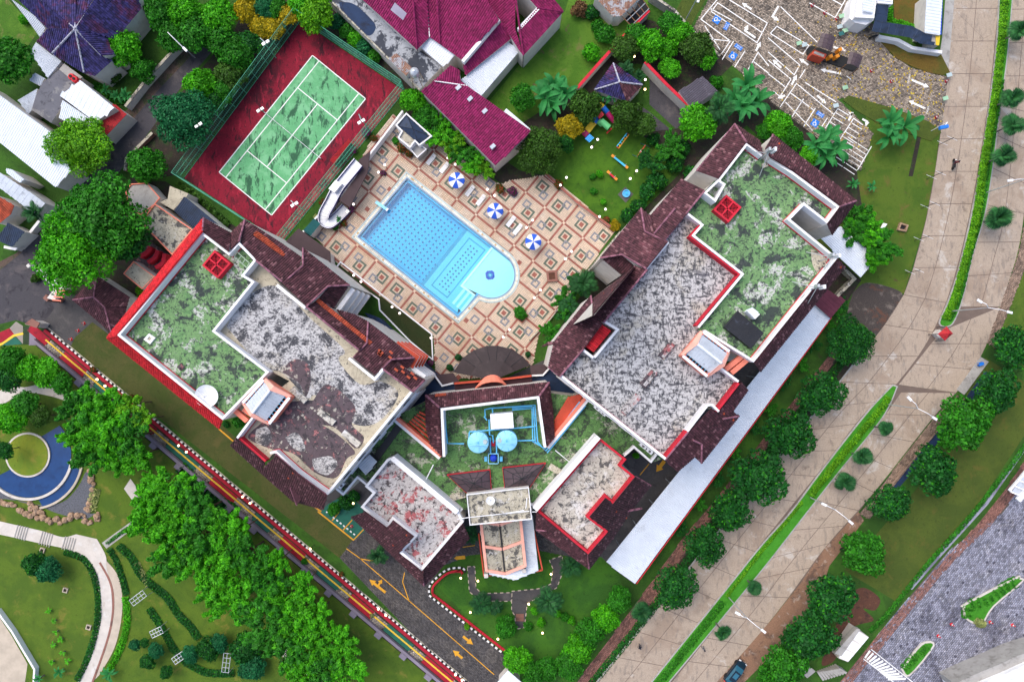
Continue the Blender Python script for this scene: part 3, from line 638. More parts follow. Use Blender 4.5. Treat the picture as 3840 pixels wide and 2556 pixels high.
for i in range(-9,6):
    for j in range(-6,9):
        a = UV(i, j)
        if okp(a): inst('intersection_tile', me_c, deck, (a.x, a.y, 0.034),(0,0, ang), world=True)
        for d, dv in ((0, PU),(1, PV)):
            pts = [a + dv * (MOD * s) for s in (0.05,0.5,0.95)]
            n = sum(okp(p) for p in pts)
            if n == 3: inst('tile_band', me_b, deck, (a.x, a.y, 0.034),(0,0, ang + (0 if d == 0 else -math.pi / 2)), world=True)
            elif n:   # a band cut short by the pool or the edge of the deck
                good = [s / 40 for s in range(1,40) if okp(a + dv * (MOD * s / 40))]
                if len(good) > 3:
                    xy = off_line([a + dv * (MOD * good[0]), a + dv * (MOD * good[-1])], 0.17) + off_line([a + dv * (MOD * good[0]), a + dv * (MOD * good[-1])], -0.17)[::-1]
                    obj('tile_band', prism(xy, 0.033,0.048), M['deck_brown'], deck)
        su, sv = ((1,1),(1,-1),(-1,-1),(-1,1))[(i + 2 * j) % 4]
        c = UV(i + 0.5, j + 0.5); g = c - PU * (su * 0.40) - PV * (sv * 0.40); y = c + PU * (su * 0.58) + PV * (sv * 0.58)
        def allok(p, h): return all(okp(p + PU * x + PV * v_) for x in (-h, h) for v_ in (-h, h))
        if allok(g, 0.86):
            inst('green_tile_square', me_g, deck, (g.x, g.y, 0.034),(0,0, ang), world=True)
            inst('red_tile_square', me_r, deck, (g.x, g.y, 0.034),(0,0, ang), world=True)
        elif okp(g): inst('red_tile_square', me_r, deck, (g.x, g.y, 0.034),(0,0, ang), world=True)
        if allok(y, 0.61): inst('grey_tile_square', me_y, deck, (y.x, y.y, 0.034),(0,0, ang), world=True)

# ------------------------------------------------------------------ swimming pool
pool = thing('swimming_pool', (*P((1600,930)).xy, 0), 'blue tiled swimming pool with a round paddling bay, set in the cream deck', 'pool')
obj('outer_rim', ring(POOL, 0.86,0.62,0.0,0.075), M['rim_blue'], pool)
obj('inner_rim', ring(POOL, 0.32,0.0,-0.3,0.085), M['rim_blue'], pool)
obj('navy_line', ring(POOL, 0.14,0.05,0.08,0.092), M['pool_navy'], pool)
cb = offset(POOL, 0.47); loopc = resample(cb + [cb[0]], 0.30)
cv = []
for a, b in zip(loopc, loopc[1:]):
    d = (b - a).normalized(); nrm = Vector((-d.y, d.x)) * 0.14
    cv.append(prism([a + d * .02 - nrm, b - d * .02 - nrm, b - d * .02 + nrm, a + d * .02 + nrm], 0.0,0.085))
obj('coping_stone', join(*cv), M['coping'], pool, kind='stuff')
obj('coping_bed', ring(POOL, 0.63,0.31,0.0,0.07), M['grout'], pool)
inn = offset(POOL, -0.0)
DEEP, MID, KID = -1.45,-0.75,-0.22
wallp = ring(POOL, 0.3,0.0,-1.6,-0.02)
obj('basin_wall', wallp, M['pool_band'], pool)
obj('basin_ledge', ring(POOL, 0.0,-0.35,-1.6,-0.38), M['pool_deep'], pool)
obj('ledge_line', ring(POOL, -0.30,-0.38,-0.45,-0.37), M['pool_navy'], pool)
# floors: deep basin, shallow basin, round bay
dA, dB = P((1748,856)).xy, P((1582,1064)).xy
obj('deep_floor', prism([pT, dA + (dA - dB).normalized() * 0.6, dB - (dA - dB).normalized() * 0.6, pL], -1.9, DEEP), M['pool_deep'], pool)
kA, kB, kC = P((1846,928)).xy, P((1731,1071)).xy, P((1781,1108)).xy
obj('shallow_floor', prism([dA + (dA - dB).normalized() * 0.6, kA + (kA - kB).normalized() * 0.7, kB, pB + (pB - pI).normalized() * 0.3, dB - (dA - dB).normalized() * 0.6], -1.9, MID), M['pool_mid'], pool)
obj('divider_band', wall_line([dA, dB], -0.28,0.28,-1.9, MID + 0.03), M['pool_band'], pool)
bay = [kA] + [Vector(c) for c in circ(pC, pR - 0.02, a0, a1,22)][2:] + [kB]
obj('bay_floor', prism(bay, -1.9, KID), M['pool_pale'], pool)
obj('bay_rail', wall_line([kA, kB, kC], -0.16,0.16,-1.8,-0.08), M['pool_pale'], pool)
for k in range(6):                                                     # steps beside the bay
    t0, t1 = k / 6,(k + 1) / 6
    s0, s1 = kB.lerp(dB.lerp(kB, 0.35),0),0
    q0 = kB + (pI - kB) * t0 * 0.9; q1 = kB + (pI - kB) * t1 * 0.9
    dn = PV * 3.1
    obj('step', prism([q0, q1, q1 + dn, q0 + dn], -1.9, MID + 0.06 + 0.1 * k), M['pool_pale'] if k % 2 else M['pool_mid'], pool)
# floor dots and line frame
du, dv = PU * 0.775, PV * 0.775
dots = []
for i in range(0,27):
    for j in range(0,16):
        p = pT + PU * 1.05 + PV * 0.85 + du * i + dv * j
        f_deep = inside(p, ccw([pT, dA - PU * 0.45, dB - PU * 0.45, pL]))
        if f_deep and inside(p, offset(POOL, -0.55)): z = DEEP
        else: continue
        s = 0.145
        dots.append(prism([p - PU * s - PV * s, p + PU * s - PV * s, p + PU * s + PV * s, p - PU * s + PV * s], z - .02, z + 0.012))
fr = [P(c).xy for c in q(1,1,1955,605,2110,722,1755,1168,1602,1048)]
obj('line_frame', ring(fr, 0.0,-0.2, MID - .02, MID + 0.012), M['pool_band'], pool)
c0 = sum(fr, Vector((0,0))) / 4
for i in range(-4,5):
    for j in range(-9,10):
        p = c0 + du * i * 0.85 + dv * j * 0.85
        if inside(p, offset(fr, -0.4)):
            s = 0.13; dots.append(prism([p - PU * s - PV * s, p + PU * s - PV * s, p + PU * s + PV * s, p - PU * s + PV * s], MID - .02, MID + 0.012))
obj('floor_dot', join(*dots), M['pool_dot'], pool, kind='stuff')
mc = P(q(1,1,2150,957)[0]).xy
star = []
for i in range(-3,4):
    for j in range(-3,4):
        if abs(i) + abs(j) <= 4 and max(abs(i), abs(j)) <= 3:
            p = mc + PU * (i * 0.22) + PV * (j * 0.22); s = 0.112
            star.append(((i, j), prism([p - PU * s - PV * s, p + PU * s - PV * s, p + PU * s + PV * s, p - PU * s + PV * s], KID - .02, KID + 0.012)))
obj('mosaic_rosette', join(*[b for (ij, b) in star if max(abs(ij[0]), abs(ij[1])) > 1]), M['blue_deep'], pool)
obj('mosaic_heart', join(*[b for (ij, b) in star if max(abs(ij[0]), abs(ij[1])) == 1]), M['pool_band'], pool)
obj('water', prism(offset(POOL, -0.003),-0.12,-0.06), M['water'], pool)
# hand-rail ladders and the diving board
for k, (pa, dr) in enumerate(((q(1,1,1500,160)[0], -1),(q(1,1,1072,700)[0], 1))):
    c = P(pa).xy; n = (pC - c); nn = PV * (1 if k == 0 else -1)
    for s in (-0.28,0.28):
        b = c + PU * s - nn * 0.5
        obj('ladder_rail', tube([(*b, 0.05),(*b, 0.75),(*(b + nn * 0.35),0.95),(*(b + nn * 0.8),0.75),(*(b + nn * 0.9),-0.6)], 0.03,6), M['steel'], pool)
    for z in (-0.2,-0.5): obj('ladder_tread', tube([(*(c + PU * -.28 + nn * 0.4), z),(*(c + PU * .28 + nn * 0.4), z)], 0.03,6), M['steel'], pool)
db = thing('diving_board', P(q(1,1,1110,290)[0]), 'pale blue diving board reaching over the short end of the pool', 'diving board')
a, b = P(q(1,1,1100,285)[0], 0.75), P(q(1,1,1210,362)[0], 0.75)
obj('board', wall_line([a.xy, b.xy], -0.24,0.24,0.62,0.75), M['blue_tank'], db)
obj('stand', wall_line([a.xy, a.xy.lerp(b.xy, 0.45)], -0.2,0.2,0.03,0.62), M['rim_blue'], db)
e = b.xy + (a.xy - b.xy).normalized() * 0.25
obj('grip_end', wall_line([e, b.xy + (b.xy - a.xy).normalized() * 0.01], -0.245,0.245,0.61,0.76), M['plastic_white'], db)

# ------------------------------------------------------------------ tennis court
court = thing('tennis_court', (*P((1100,500)).xy, 0), 'worn green tennis court with white lines inside the red apron', 'tennis court')
AP = XY(f2(1128,80,1516,342,1056,908,690,668),0)
obj('red_apron', prism(AP, 0.0,0.03), M['court_red'], court)
cA, cB, cC, cD = [P(p).xy for p in f2(1172,209,1371,371,1019,807,822,646)]
def ct(x, y): return cA.lerp(cB, x).lerp(cD.lerp(cC, x), y)     # x across, y along
obj('playing_surface', prism([cA, cB, cC, cD], 0.0,0.038), M['court_green'], court)
def cl(x0, y0, x1, y1, wd=0.075):
    obj('line', prism(off_line([ct(x0, y0), ct(x1, y1)], wd) + off_line([ct(x0, y0), ct(x1, y1)], -wd)[::-1], 0.03,0.044), M['line_white'], court)
for x in (0,1): cl(x, 0, x, 1)
for y in (0.0,1.0): cl(0.007, y, 0.993, y)
for x in (0.125,0.875): cl(x, 0.004, x, 0.996)
for y in (0.23,0.77): cl(0.132, y, 0.868, y)
cl(0.5,0.236,0.5,0.764)
net = thing('tennis_net', (*ct(0.5,0.5),0.04), 'sagging black tennis net across the middle of the green court', 'net')
n0, n1 = ct(-0.08,0.5), ct(1.08,0.5)
obj('net_band', tube([(*n0.lerp(n1, t),1.0 - 0.12 * math.sin(math.pi * t)) for t in [i / 12 for i in range(13)]], 0.035,6), M['plastic_white'], net)
cords = []
for i in range(61): cords.append(tube([(*n0.lerp(n1, i / 60),0.05),(*n0.lerp(n1, i / 60),0.93)], 0.007,3))
for i in range(8): cords.append(tube([(*n0,0.1 + 0.11 * i),(*n1,0.1 + 0.11 * i)], 0.007,3))
obj('net_mesh', join(*cords), M['iron'], net, kind='stuff')
for e in (n0, n1): obj('post', tube([(*e, 0.03),(*e, 1.1)], 0.06,8), M['iron'], net)

def fence(name, label, pts, h, step, mat, r=0.05, rails=(0.0,0.33,0.66,1.0), wire=None):
    xy = XY(pts, 0); t = thing(name, (*xy[0], 0), label, 'fence')
    st = resample(xy, step) + [xy[-1]]
    for p in st: obj('post', tube([(*p, 0),(*p, h)], r, 5), mat, t)
    for a in rails:
        obj('rail', tube([(*p, 0.08 + a * (h - 0.1)) for p in xy], r * 0.8,5), mat, t)
    if wire:
        ws = []
        for i in range(int(h / wire)): ws.append(tube([(*p, 0.15 + i * wire) for p in xy], 0.010,3))
        for p in resample(xy, wire): ws.append(tube([(*p, 0.05),(*p, h)], 0.010,3))
        obj('wire_mesh', join(*ws), mat, t, kind='stuff')
    return t
fence('court_fence', 'tall green mesh fence on the street side of the tennis court', f2(1128,78,690,668),4.0,2.9, M['fence_green'], wire=0.34)
fence('court_fence', 'tall green mesh fence between the tennis court and the pool deck', f2(1518,342,1058,910),4.0,2.9, M['fence_green'], wire=0.34)
fence('court_fence', 'tall green mesh fence between the tennis court and the stained terrace house', f2(1132,78,1518,338),4.0,2.9, M['fence_green'], wire=0.34)
fence('court_fence', 'tall green mesh fence at the roof-side end of the tennis court', f2(688,671,1055,910),4.0,2.9, M['fence_green'], wire=0.34)
# red bench roof inside the court, flood-light masts
bt = thing('bench_shelter', P(q(1,0,780,1400)[0]), 'low crimson corrugated shelter at the pool-side edge of the tennis court', 'shelter')
# ------------------------------------------------------------------ roofs and buildings
def plane_from(poly, spec):
    """spec: three (pixel, z) pairs -> plane; returns the polygon's points on it"""
    a, b, c = [P(p, z) for p, z in spec]; n = (b - a).cross(c - a).normalized()
    if n.z < 0: n = -n
    O = Vector((0,0, HC)); out = []
    for p in poly:
        d = P(p, 0) - O; t = n.dot(a - O) / n.dot(d); out.append(O + d * t)
    return out, n
def ribs(pts, n, spacing, piece, prof, jit=0.0, lift=0.0, down=None):
    """profiled strips running down the slope of a planar polygon, cut to its outline"""
    if down is None:
        down = Vector((n.x, n.y, 0))
        if down.length < 1e-4: down = Vector((1,0,0))
        down = (down - n * down.dot(n)).normalized()
    ac = n.cross(down).normalized(); o = pts[0]
    L = [((p - o).dot(ac),(p - o).dot(down)) for p in pts]
    xs = [l[0] for l in L]; V, F = [], []; k = len(prof)
    x = min(xs) + spacing / 2
    while x < max(xs):
        hits = []
        for i in range(len(L)):
            (x0, y0),(x1, y1) = L[i], L[i - 1]
            if (x0 > x) != (x1 > x): hits.append(y0 + (y1 - y0) * (x - x0) / (x1 - x0))
        hits.sort()
        for a, b in zip(hits[::2], hits[1::2]):
            m = max(1, round((b - a) / piece)) if piece else 1
            for s in range(m):
                y0, y1 = a + (b - a) * s / m, a + (b - a) * (s + 1) / m
                j0 = lift + (RNG.uniform(0, jit) if jit else 0); tilt = 0.018 if piece else 0.0
                base = len(V)
                for y, e in ((y0,0.0),(y1 + (0.03 if piece else 0), tilt)):
                    for (px, pz) in prof: V.append(o + ac * (x + px * spacing) + down * y + n * (pz + j0 + e))
                F += [(base + i, base + i + 1, base + k + i + 1, base + k + i) for i in range(k - 1)]
                if piece: F.append(tuple(base + k + i for i in range(k)))
        x += spacing
    return V, F
BARREL = [(-0.5,0.0),(-0.28,0.075),(0.0,0.10),(0.28,0.075),(0.42,0.02),(0.5,0.0)]
WAVE = [(-0.5,0.0),(-0.3,0.0),(-0.15,0.05),(0.15,0.05),(0.3,0.0),(0.5,0.0)]
SHEETP = [(-0.5,0.0),(-0.42,0.035),(-0.34,0.0),(0.5,0.0)]
def solid_under(pts, z0, sh=0.985, drop=0.06):
    c = sum(pts, Vector()) / len(pts); n = len(pts)
    xy = [c.xy + (p.xy - c.xy) * sh for p in pts]
    if area2(xy) < 0: xy = xy[::-1]; pts = pts[::-1]
    v = [(a.x, a.y, z0) for a in xy] + [(a.x, a.y, p.z - drop) for a, p in zip(xy, pts)]
    return v, [tuple(range(n, 2 * n))] + [(i, (i + 1) % n, n + (i + 1) % n, n + i) for i in range(n)]
def roof(parent, poly, spec, mat, kind='tile', z0=None, wall=None, sp=0.30, base=None, name=None, down=None, hang=0.985):
    pts, n = plane_from(poly, spec)
    if area2([p.xy for p in pts]) < 0: pts = pts[::-1]
    if down is not None:
        a, b = P(down[0], 0), P(down[1], 0); d = Vector((b.x - a.x, b.y - a.y, 0)); down = (d - n * d.dot(n)).normalized()
    # roof boards under the covering
    nn = len(pts); low = [p - n * 0.07 for p in pts]
    obj('roof_deck', ([*pts, *low], [tuple(range(nn)), tuple(range(nn, 2 * nn))[::-1]] + [(i, nn + i, nn + (i + 1) % nn, (i + 1) % nn) for i in range(nn)]), mat if kind != 'flat' else mat, parent)
    if kind == 'tile': obj(name or 'roof_tile', ribs(pts, n, sp, 0.42, BARREL, 0.02,0.008, down), mat, parent, kind='stuff')
    elif kind == 'wave': obj(name or 'corrugated_sheet', ribs(pts, n, sp, 0, WAVE, 0,0.006, down), mat, parent)
    elif kind == 'seam': obj(name or 'roof_sheet', ribs(pts, n, sp, 0, SHEETP, 0,0.006, down), mat, parent)
    if z0 is not None: obj('wall', solid_under(pts, z0, hang), wall or M['wall'], parent)
    return pts, n
def ridge(parent, pts, mat=None, r=0.14, name='ridge_tile'):
    """ridge caps, one short piece after another"""
    vs = []
    for a, b in zip(pts, pts[1:]):
        a, b = Vector(a), Vector(b); m = max(1, round((b - a).length / 0.4))
        for i in range(m):
            vs.append(tube([a.lerp(b, i / m), a.lerp(b, (i + 0.97) / m)], r * RNG.uniform(0.95,1.1),6, r * 0.85))
    return obj(name, join(*vs), mat or M['tile_pink'], parent, kind='stuff')
def parapet(parent, pts, z, top, th=0.28, mat='white', foot=None, closed=True, name='parapet', side=1):
    xy = XY(pts, top)
    if closed:
        xy = ccw(xy); obj(name, ring(xy, 0.0,-th, z - 0.02, top), M[mat], parent)
        if foot: obj('red_skirting', ring(xy, -th - 0.002,-th - 0.07, z - 0.01, z + 0.22), M[foot], parent)
    else:
        obj(name, wall_line(xy, 0, th * side, z - 0.02, top), M[mat], parent)
        if foot: obj('red_skirting', wall_line(xy, (th + .002) * side, (th + 0.07) * side, z - 0.01, z + 0.22), M[foot], parent)
def block(parent, pts, ztop, z, z0=0.0, wall='wall', deck='roof_white', pz=None):
    """walls up to z under a roof slab; outline read at height ztop"""
    xy = ccw(XY(pts, ztop)); n = len(xy)
    obj('wall', ([(a.x, a.y, h) for h in (z0, z) for a in xy], [(i, (i + 1) % n, n + (i + 1) % n, n + i) for i in range(n)]), M[wall], parent)
    obj('flat_roof', sheet(xy, z), M[deck], parent)
    return xy
WINM = mesh('window', *join(prism([(-0.6,-0.05),(0.6,-0.05),(0.6,0.05),(-0.6,0.05)], 0,1.4)), M['glassy'])
SILM = mesh('window_sill', *prism([(-0.7,-0.02),(0.7,-0.02),(0.7,0.2),(-0.7,0.2)], -0.1,0.0), M['white'])
def windows(parent, a, b, z0, z1, floors, pitch=2.6):
    """rows of windows with sills along a facade from a to b (metres)"""
    d = (b - a); L = d.length; n = int(L / pitch); ang_ = math.atan2(d.y, d.x)
    fh = (z1 - z0) / floors
    for f in range(floors):
        for i in range(n):
            p = a + d * ((i + 0.5) / n)
            o = inst('window', WINM, parent, (p.x, p.y, z0 + f * fh + fh * 0.35),(0,0, ang_), world=True)
            inst('window_sill', SILM, o)
        h = z0 + f * fh
        obj('floor_band', wall_line([a, b], -0.06,0.16, h - 0.12, h + 0.06), M['white'], parent)

# =================================================================== left wing of the main building
ZD, ZP = 18.0,19.5
lw = thing('wing_building', P((900,1400)), 'left hotel wing, green flat roof with red tiled skirt beside a stained white roof', 'building')
LG = f2(757,869,857,946,894,905,962,975,916,1032,955,1056,806,1240,1009,1394,835,1574,439,1256)
block(lw, LG, ZP, ZD, deck='roof_green'); parapet(lw, LG, ZD, ZP, foot='red_paint', th=0.3)
LWW = f2(962,975,1041,1064,1148,1150,1345,1312,1307,1347,1405,1427,1437,1384,1548,1468,1229,1855,1119,1776,1031,1700,1013,1704,993,1729,886,1639,960,1541,1010,1480,1075,1430,1009,1394,806,1240,955,1056,916,1032)
xyw = block(lw, LWW, ZP - 0.6, ZD - 0.25, deck='roof_cream')
def patch(parent, pts, z, mat, name='roof_patch', per=5):
    xy = XY(pts, z); xy = spline(xy + [xy[0]], per)[:-1] if per else xy
    obj(name, sheet(xy, z), M[mat], parent)
z = ZD - 0.245
patch(lw, f2(850,1225,905,1130,1010,1070,1080,1105,1160,1190,1290,1310,1270,1350,1350,1440,1430,1430,1495,1480,1420,1580,1330,1590,1240,1510,1180,1480,1150,1490,1060,1400,980,1370), z, 'roof_white', 'white_coat')
patch(lw, f2(1060,1395,1075,1365,1110,1345,1150,1360,1165,1400,1160,1460,1140,1490,1125,1440), z + 0.006, 'stain_dark')
patch(lw, f2(1175,1500,1230,1440,1330,1520,1320,1590,1365,1640,1330,1680,1250,1600,1110,1590,1060,1560,1080,1510), z + 0.006, 'stain_dark')
patch(lw, f2(975,1590,1060,1520,1130,1560,1240,1610,1330,1690,1300,1720,1260,1790,1180,1770,1100,1700,1010,1680,930,1640), z + 0.009, 'stain_dark')
for c in (f2(960,1610,1000,1600,1020,1640,1000,1668,960,1660), f2(1170,1720,1240,1710,1265,1740,1230,1780,1180,1760), f2(1070,1640,1110,1620,1140,1660,1140,1690,1100,1680)):
    patch(lw, c, z + 0.013, 'roof_white', 'white_coat')
for a, b in ((q(1,2,330,430)[0], q(1,2,460,550)[0]),(q(1,2,580,640)[0], q(1,2,720,750)[0]),(q(1,2,800,830)[0], q(1,2,950,950)[0])):
    obj('roof_upstand', wall_line([P(a, ZD).xy, P(b, ZD).xy], -0.4,0.4, ZD - 0.3, ZD + 0.25), M['roof_pale'], lw)
parapet(lw, f2(1548,1468,1229,1855), ZD - 0.3, ZP, 0.32, closed=False, side=-1)
parapet(lw, f2(1041,1064,1148,1150), ZD - 0.3, ZP, 0.4, closed=False, side=-1)
parapet(lw, f2(1305,1347,1405,1428,1440,1386), ZD - 0.3, ZP + 0.3,0.35, closed=False, side=1)
parapet(lw, f2(886,1639,960,1541), ZD - 0.3, ZP, 0.28, closed=False, side=-1, foot='red_paint')
parapet(lw, f2(1229,1855,1119,1776,1033,1698,1013,1702), ZD - 0.3, ZP - 0.3,0.3, mat='white', closed=False, side=-1, foot='red_paint')
parapet(lw, f2(993,1731,886,1639), ZD - 0.3, ZP - 0.4,0.3, mat='red_paint', closed=False, side=-1)
# red tiled skirt on the street side and the lane side
roof(lw, f2(759,869,759,822,402,1264,439,1257), [((759,822),17.4),((402,1264),17.4),((439,1257),19.5)], M['tile_red'], name='red_roof_tile')
roof(lw, f2(439,1257,402,1268,823,1606,835,1575), [((402,1268),17.4),((823,1606),17.4),((439,1257),19.5)], M['tile_red'], name='red_roof_tile')
ridge(lw, [P((439,1257),19.55), P((402,1266),17.5)], M['tile_red'])
# brown tiled roofs on the court and pool side
TB = M['tile_brown']
roof(lw, f2(763,818,866,875,858,940,759,866), [((763,818),17.2),((866,875),17.2),((759,866),19.5)], TB, z0=0)
roof(lw, f2(866,875,918,824,896,906,858,944), [((918,824),17.0),((866,875),17.0),((896,906),19.6)], TB, z0=0)
roof(lw, f2(918,824,1062,917,1130,965,1122,1010,1058,1056,962,977,898,908), [((918,824),17.0),((1062,917),17.0),((1058,1056),19.9)], TB, z0=0)
ridge(lw, [P((918,824),17.1), P((896,906),19.7)]); ridge(lw, [P((960,977),19.8), P((1058,1056),20.0)]); ridge(lw, [P((763,818),17.3), P((759,866),19.6)])
roof(lw, f2(962,868,1000,893,1070,950,1062,962,985,905,950,880), [((962,868),17.55),((1070,950),17.55),((985,905),18.1)], M['tile_orange'], name='new_orange_tile')
roof(lw, f2(1136,930,1311,1069,1229,1073,1150,1148,1060,1062,1136,995), [((1136,930),16.6),((1311,1069),16.6),((1150,1148),20.2)], TB, z0=0)
ridge(lw, [P((1136,930),16.7), P((1136,995),18.9), P((1060,1062),19.6)]); ridge(lw, [P((1311,1069),16.8), P((1229,1073),18.8), P((1150,1148),20.2)])
roof(lw, f2(1233,1080,1305,1074,1250,1154,1188,1124), [((1305,1074),15.2),((1250,1154),15.2),((1233,1080),17.4)], TB, z0=0)
roof(lw, f2(1148,1148,1185,1120,1250,1165,1390,1285,1346,1312), [((1185,1124),17.9),((1390,1288),17.9),((1346,1312),19.9)], TB, z0=0)
roof(lw, f2(1183,1130,1196,1122,1396,1284,1386,1294), [((1183,1130),18.35),((1386,1294),18.35),((1196,1122),18.05)], M['tile_orange'], name='new_orange_tile')
ridge(lw, [P((1148,1149),20.0), P((1346,1312),20.0)])
roof(lw, f2(1260,1160,1330,1180,1380,1206,1400,1290,1380,1285), [((1380,1206),15.6),((1330,1175),15.6),((1380,1285),17.8)], TB, z0=0)
roof(lw, f2(1380,1207,1470,1275,1552,1341,1468,1347,1405,1404,1325,1341,1376,1285), [((1380,1207),16.6),((1470,1278),16.6),((1405,1404),20.2)], TB, z0=0)
ridge(lw, [P((1380,1207),16.7), P((1376,1285),18.9), P((1325,1341),19.7)]); ridge(lw, [P((1552,1341),17.0), P((1468,1347),18.9), P((1436,1380),19.8)])
roof(lw, f2(1470,1352,1555,1345,1524,1386,1480,1368), [((1555,1345),15.6),((1524,1386),15.6),((1470,1352),17.4)], TB, z0=0)
roof(lw, f2(1437,1384,1472,1356,1593,1424,1549,1468), [((1472,1356),17.6),((1593,1424),17.3),((1549,1468),19.7)], TB, z0=0)
ridge(lw, [P((1437,1384),19.9), P((1549,1468),19.9)]); ridge(lw, [P((1549,1468),19.8), P((1593,1424),17.5)])
for k in range(12):                                                    # replaced orange tiles scattered on the old brown ones
    c = RNG.choice([(1400,1300),(1440,1320),(1420,1330),(1520,1400),(1530,1410),(1500,1385),(1545,1415),(1480,1330)])
    c = (c[0] + RNG.uniform(-18,18), c[1] + RNG.uniform(-10,10)); p = P(c, 18.9)
    obj('new_orange_tile', box((p.x, p.y, 18.55),0.55,0.28,0.35,-0.68), M['tile_orange'], lw)
# stacked balconies facing the pool: slab and parapet per storey
for k, zz in enumerate((4.2,7.6,11.0,14.2)):
    s = 0.0
    for nm, A in (('balcony', f2(1486,1284,1562,1338,1540,1378)),):
        xy = [P(p, 15.6).xy for p in A]
        obj(nm, wall_line(xy, -0.5,0.25, zz, zz + 0.9), M['white'], lw); obj('balcony_cap', wall_line(xy, -0.56,0.30, zz + 0.9, zz + 1.02), M['orange'], lw)
    xy = [P(p, 15.6).xy for p in f2(1322,1076,1405,1140)]
    obj('louvre', wall_line([P(p, 15.6).xy for p in f2(1540,1380,1590,1415)], -0.2,0.35, zz, zz + 0.7), M['white'], lw)
    obj('louvre', wall_line([P(p, 15.6).xy for p in f2(1256,1165,1318,1080)], -0.35,0.2, zz, zz + 0.7), M['white'], lw)
# tall end wall towards the lobby
eA, eB = P((1569,1456),19).xy, P((1475,1575),19).xy
windows(lw, P((1540,1480), ZP).xy, P((1250,1832), ZP).xy, 1.0,17.5,5,3.2)
# brown tiled skirt along the lane
roof(lw, f2(886,1641,864,1668,968,1762,1100,1878,1213,1908,1226,1858,1119,1779,1035,1706,984,1757,993,1733), [((864,1668),16.6),((1210,1945),16.6),((993,1733),19.1)], TB)
ridge(lw, [P((1119,1779),19.3), P((1090,1830),18.2), P((1113,1893),16.8)]); ridge(lw, [P((1033,1702),19.3), P((1119,1777),19.3), P((1228,1857),19.3)])
dm = [P(p, zz) for p, zz in (((1090,1832),18.6),((1112,1892),17.6),((1150,1846),17.6))]
obj('dormer', (dm + [Vector((a.x, a.y, 16.6)) for a in dm], [(0,1,2),(0,3,4,1),(1,4,5,2),(2,5,3,0)]), TB, lw)
# slot between the two roofs: beams
for a, b in (((880,1540),(925,1578)),((912,1532),(945,1556))):
    obj('beam', wall_line([P(a, 18).xy, P(b, 18).xy], -0.32,0.32,17.2,18.0), M['salmon'], lw)
def skylight(parent, pts, z, zt):
    xy = ccw(XY(pts, zt)); obj('skylight_kerb', ring(xy, 0,-0.25, z, zt), M['red_paint'], parent); obj('skylight_shade_sheet', sheet(offset(xy, -0.2), z + 0.25), M['dark'], parent)  # dark sheet lies above the solid roof, its colour stands for shade
    a, b, c, d = xy; m = lambda p_, q_: (p_ + q_) / 2
    for s, e in ((m(a, b), m(c, d)),(m(b, c), m(d, a))): obj('skylight_bar', wall_line([s, e], -0.1,0.1, zt - 0.14, zt - 0.02), M['red_paint'], parent)
    L = []
    for i in range(1,10):
        t = i / 10; L.append(tube([(*a.lerp(b, t), zt - 0.2),(*a.lerp(d, t), zt - 0.2)], 0.03,4)); L.append(tube([(*c.lerp(b, t), zt - 0.2),(*c.lerp(d, t), zt - 0.2)], 0.03,4))
        L.append(tube([(*a.lerp(b, t), zt - 0.24),(*b.lerp(c, 1 - t), zt - 0.24)], 0.025,4)); L.append(tube([(*a.lerp(d, t), zt - 0.24),(*d.lerp(c, 1 - t), zt - 0.24)], 0.025,4))
    obj('skylight_grille', join(*L), M['red_paint'], parent)
skylight(lw, f2(804,938,865,987,816,1044,757,995), ZD, ZD + 1.1)
def lantern(parent, o4, r0, r1, zt):
    """gabled roof lantern: curb walls, dark louvre gap with glazing bars, sheet roof, wide gable copings"""
    A, B, C, D = o4                                                      # A-B one eave, C-D the other
    xy = ccw(XY(o4, zt)); obj('lantern_wall', ring(xy, 0,-0.25, ZD - 0.3, zt), M['salmon'], parent)
    for (e0, e1) in ((A, B),(D, C)): obj('lantern_coping', wall_line([P(e0, zt + .05).xy, P(e1, zt + .05).xy], -0.18,0.18, zt - 0.1, zt + 0.08), M['white'], parent)
    obj('lantern_well', sheet(offset(xy, -0.2), zt - 0.7), M['dark'], parent)  # near-black sheet, shade inside the lantern put into its colour
    h = lambda p_, q_, t: (p_[0] + (q_[0] - p_[0]) * t, p_[1] + (q_[1] - p_[1]) * t)
    for (e0, e1) in ((A, B),(D, C)):
        i0, i1 = h(e0, r1 if e0 in (A, D) else r0,0.22), h(e1, r0,0.22)
        i0 = h(e0, r1,0.22)
        roof(parent, [i0, i1, r0, r1], [(i0, zt),(i1, zt),(r0, zt + 1.0)], M['metal_grey'], 'seam', sp=0.42, name='lantern_sheet')
        for k in range(8):
            t = (k + 0.5) / 8; obj('glazing_bar', tube([P(h(e0, e1, t), zt + 0.05), P(h(i0, i1, t), zt + 0.03)], 0.035,4), M['blue_pipe'], parent)
    obj('lantern_ridge', tube([P(r1, zt + 1.05), P(r0, zt + 1.05)], 0.22,6), M['metal_white'], parent)
    for (e0, rr, e1) in ((B, r0, C),(A, r1, D)):
        p0, p1, p2 = P(e0, zt + .06), P(rr, zt + 1.1), P(e1, zt + .06)
        out = (p1.xy - P(r1 if rr is r0 else r0, zt + 1.1).xy).normalized() * 0.28
        for a, b in ((p0, p1),(p1, p2)):
            v = [a, b, Vector((*(b.xy + out * (2.4 if b is p1 else 1)), b.z - .3)), Vector((*(a.xy + out * (2.4 if a is p1 else 1)), a.z - .3))]
            lo = [Vector((p.x, p.y, p.z - 0.5)) for p in v]
            obj('lantern_gable', (v + lo, [(0,1,2,3),(4,7,6,5),(0,4,5,1),(1,5,6,2),(2,6,7,3),(3,7,4,0)]), M['salmon_pale'], parent)
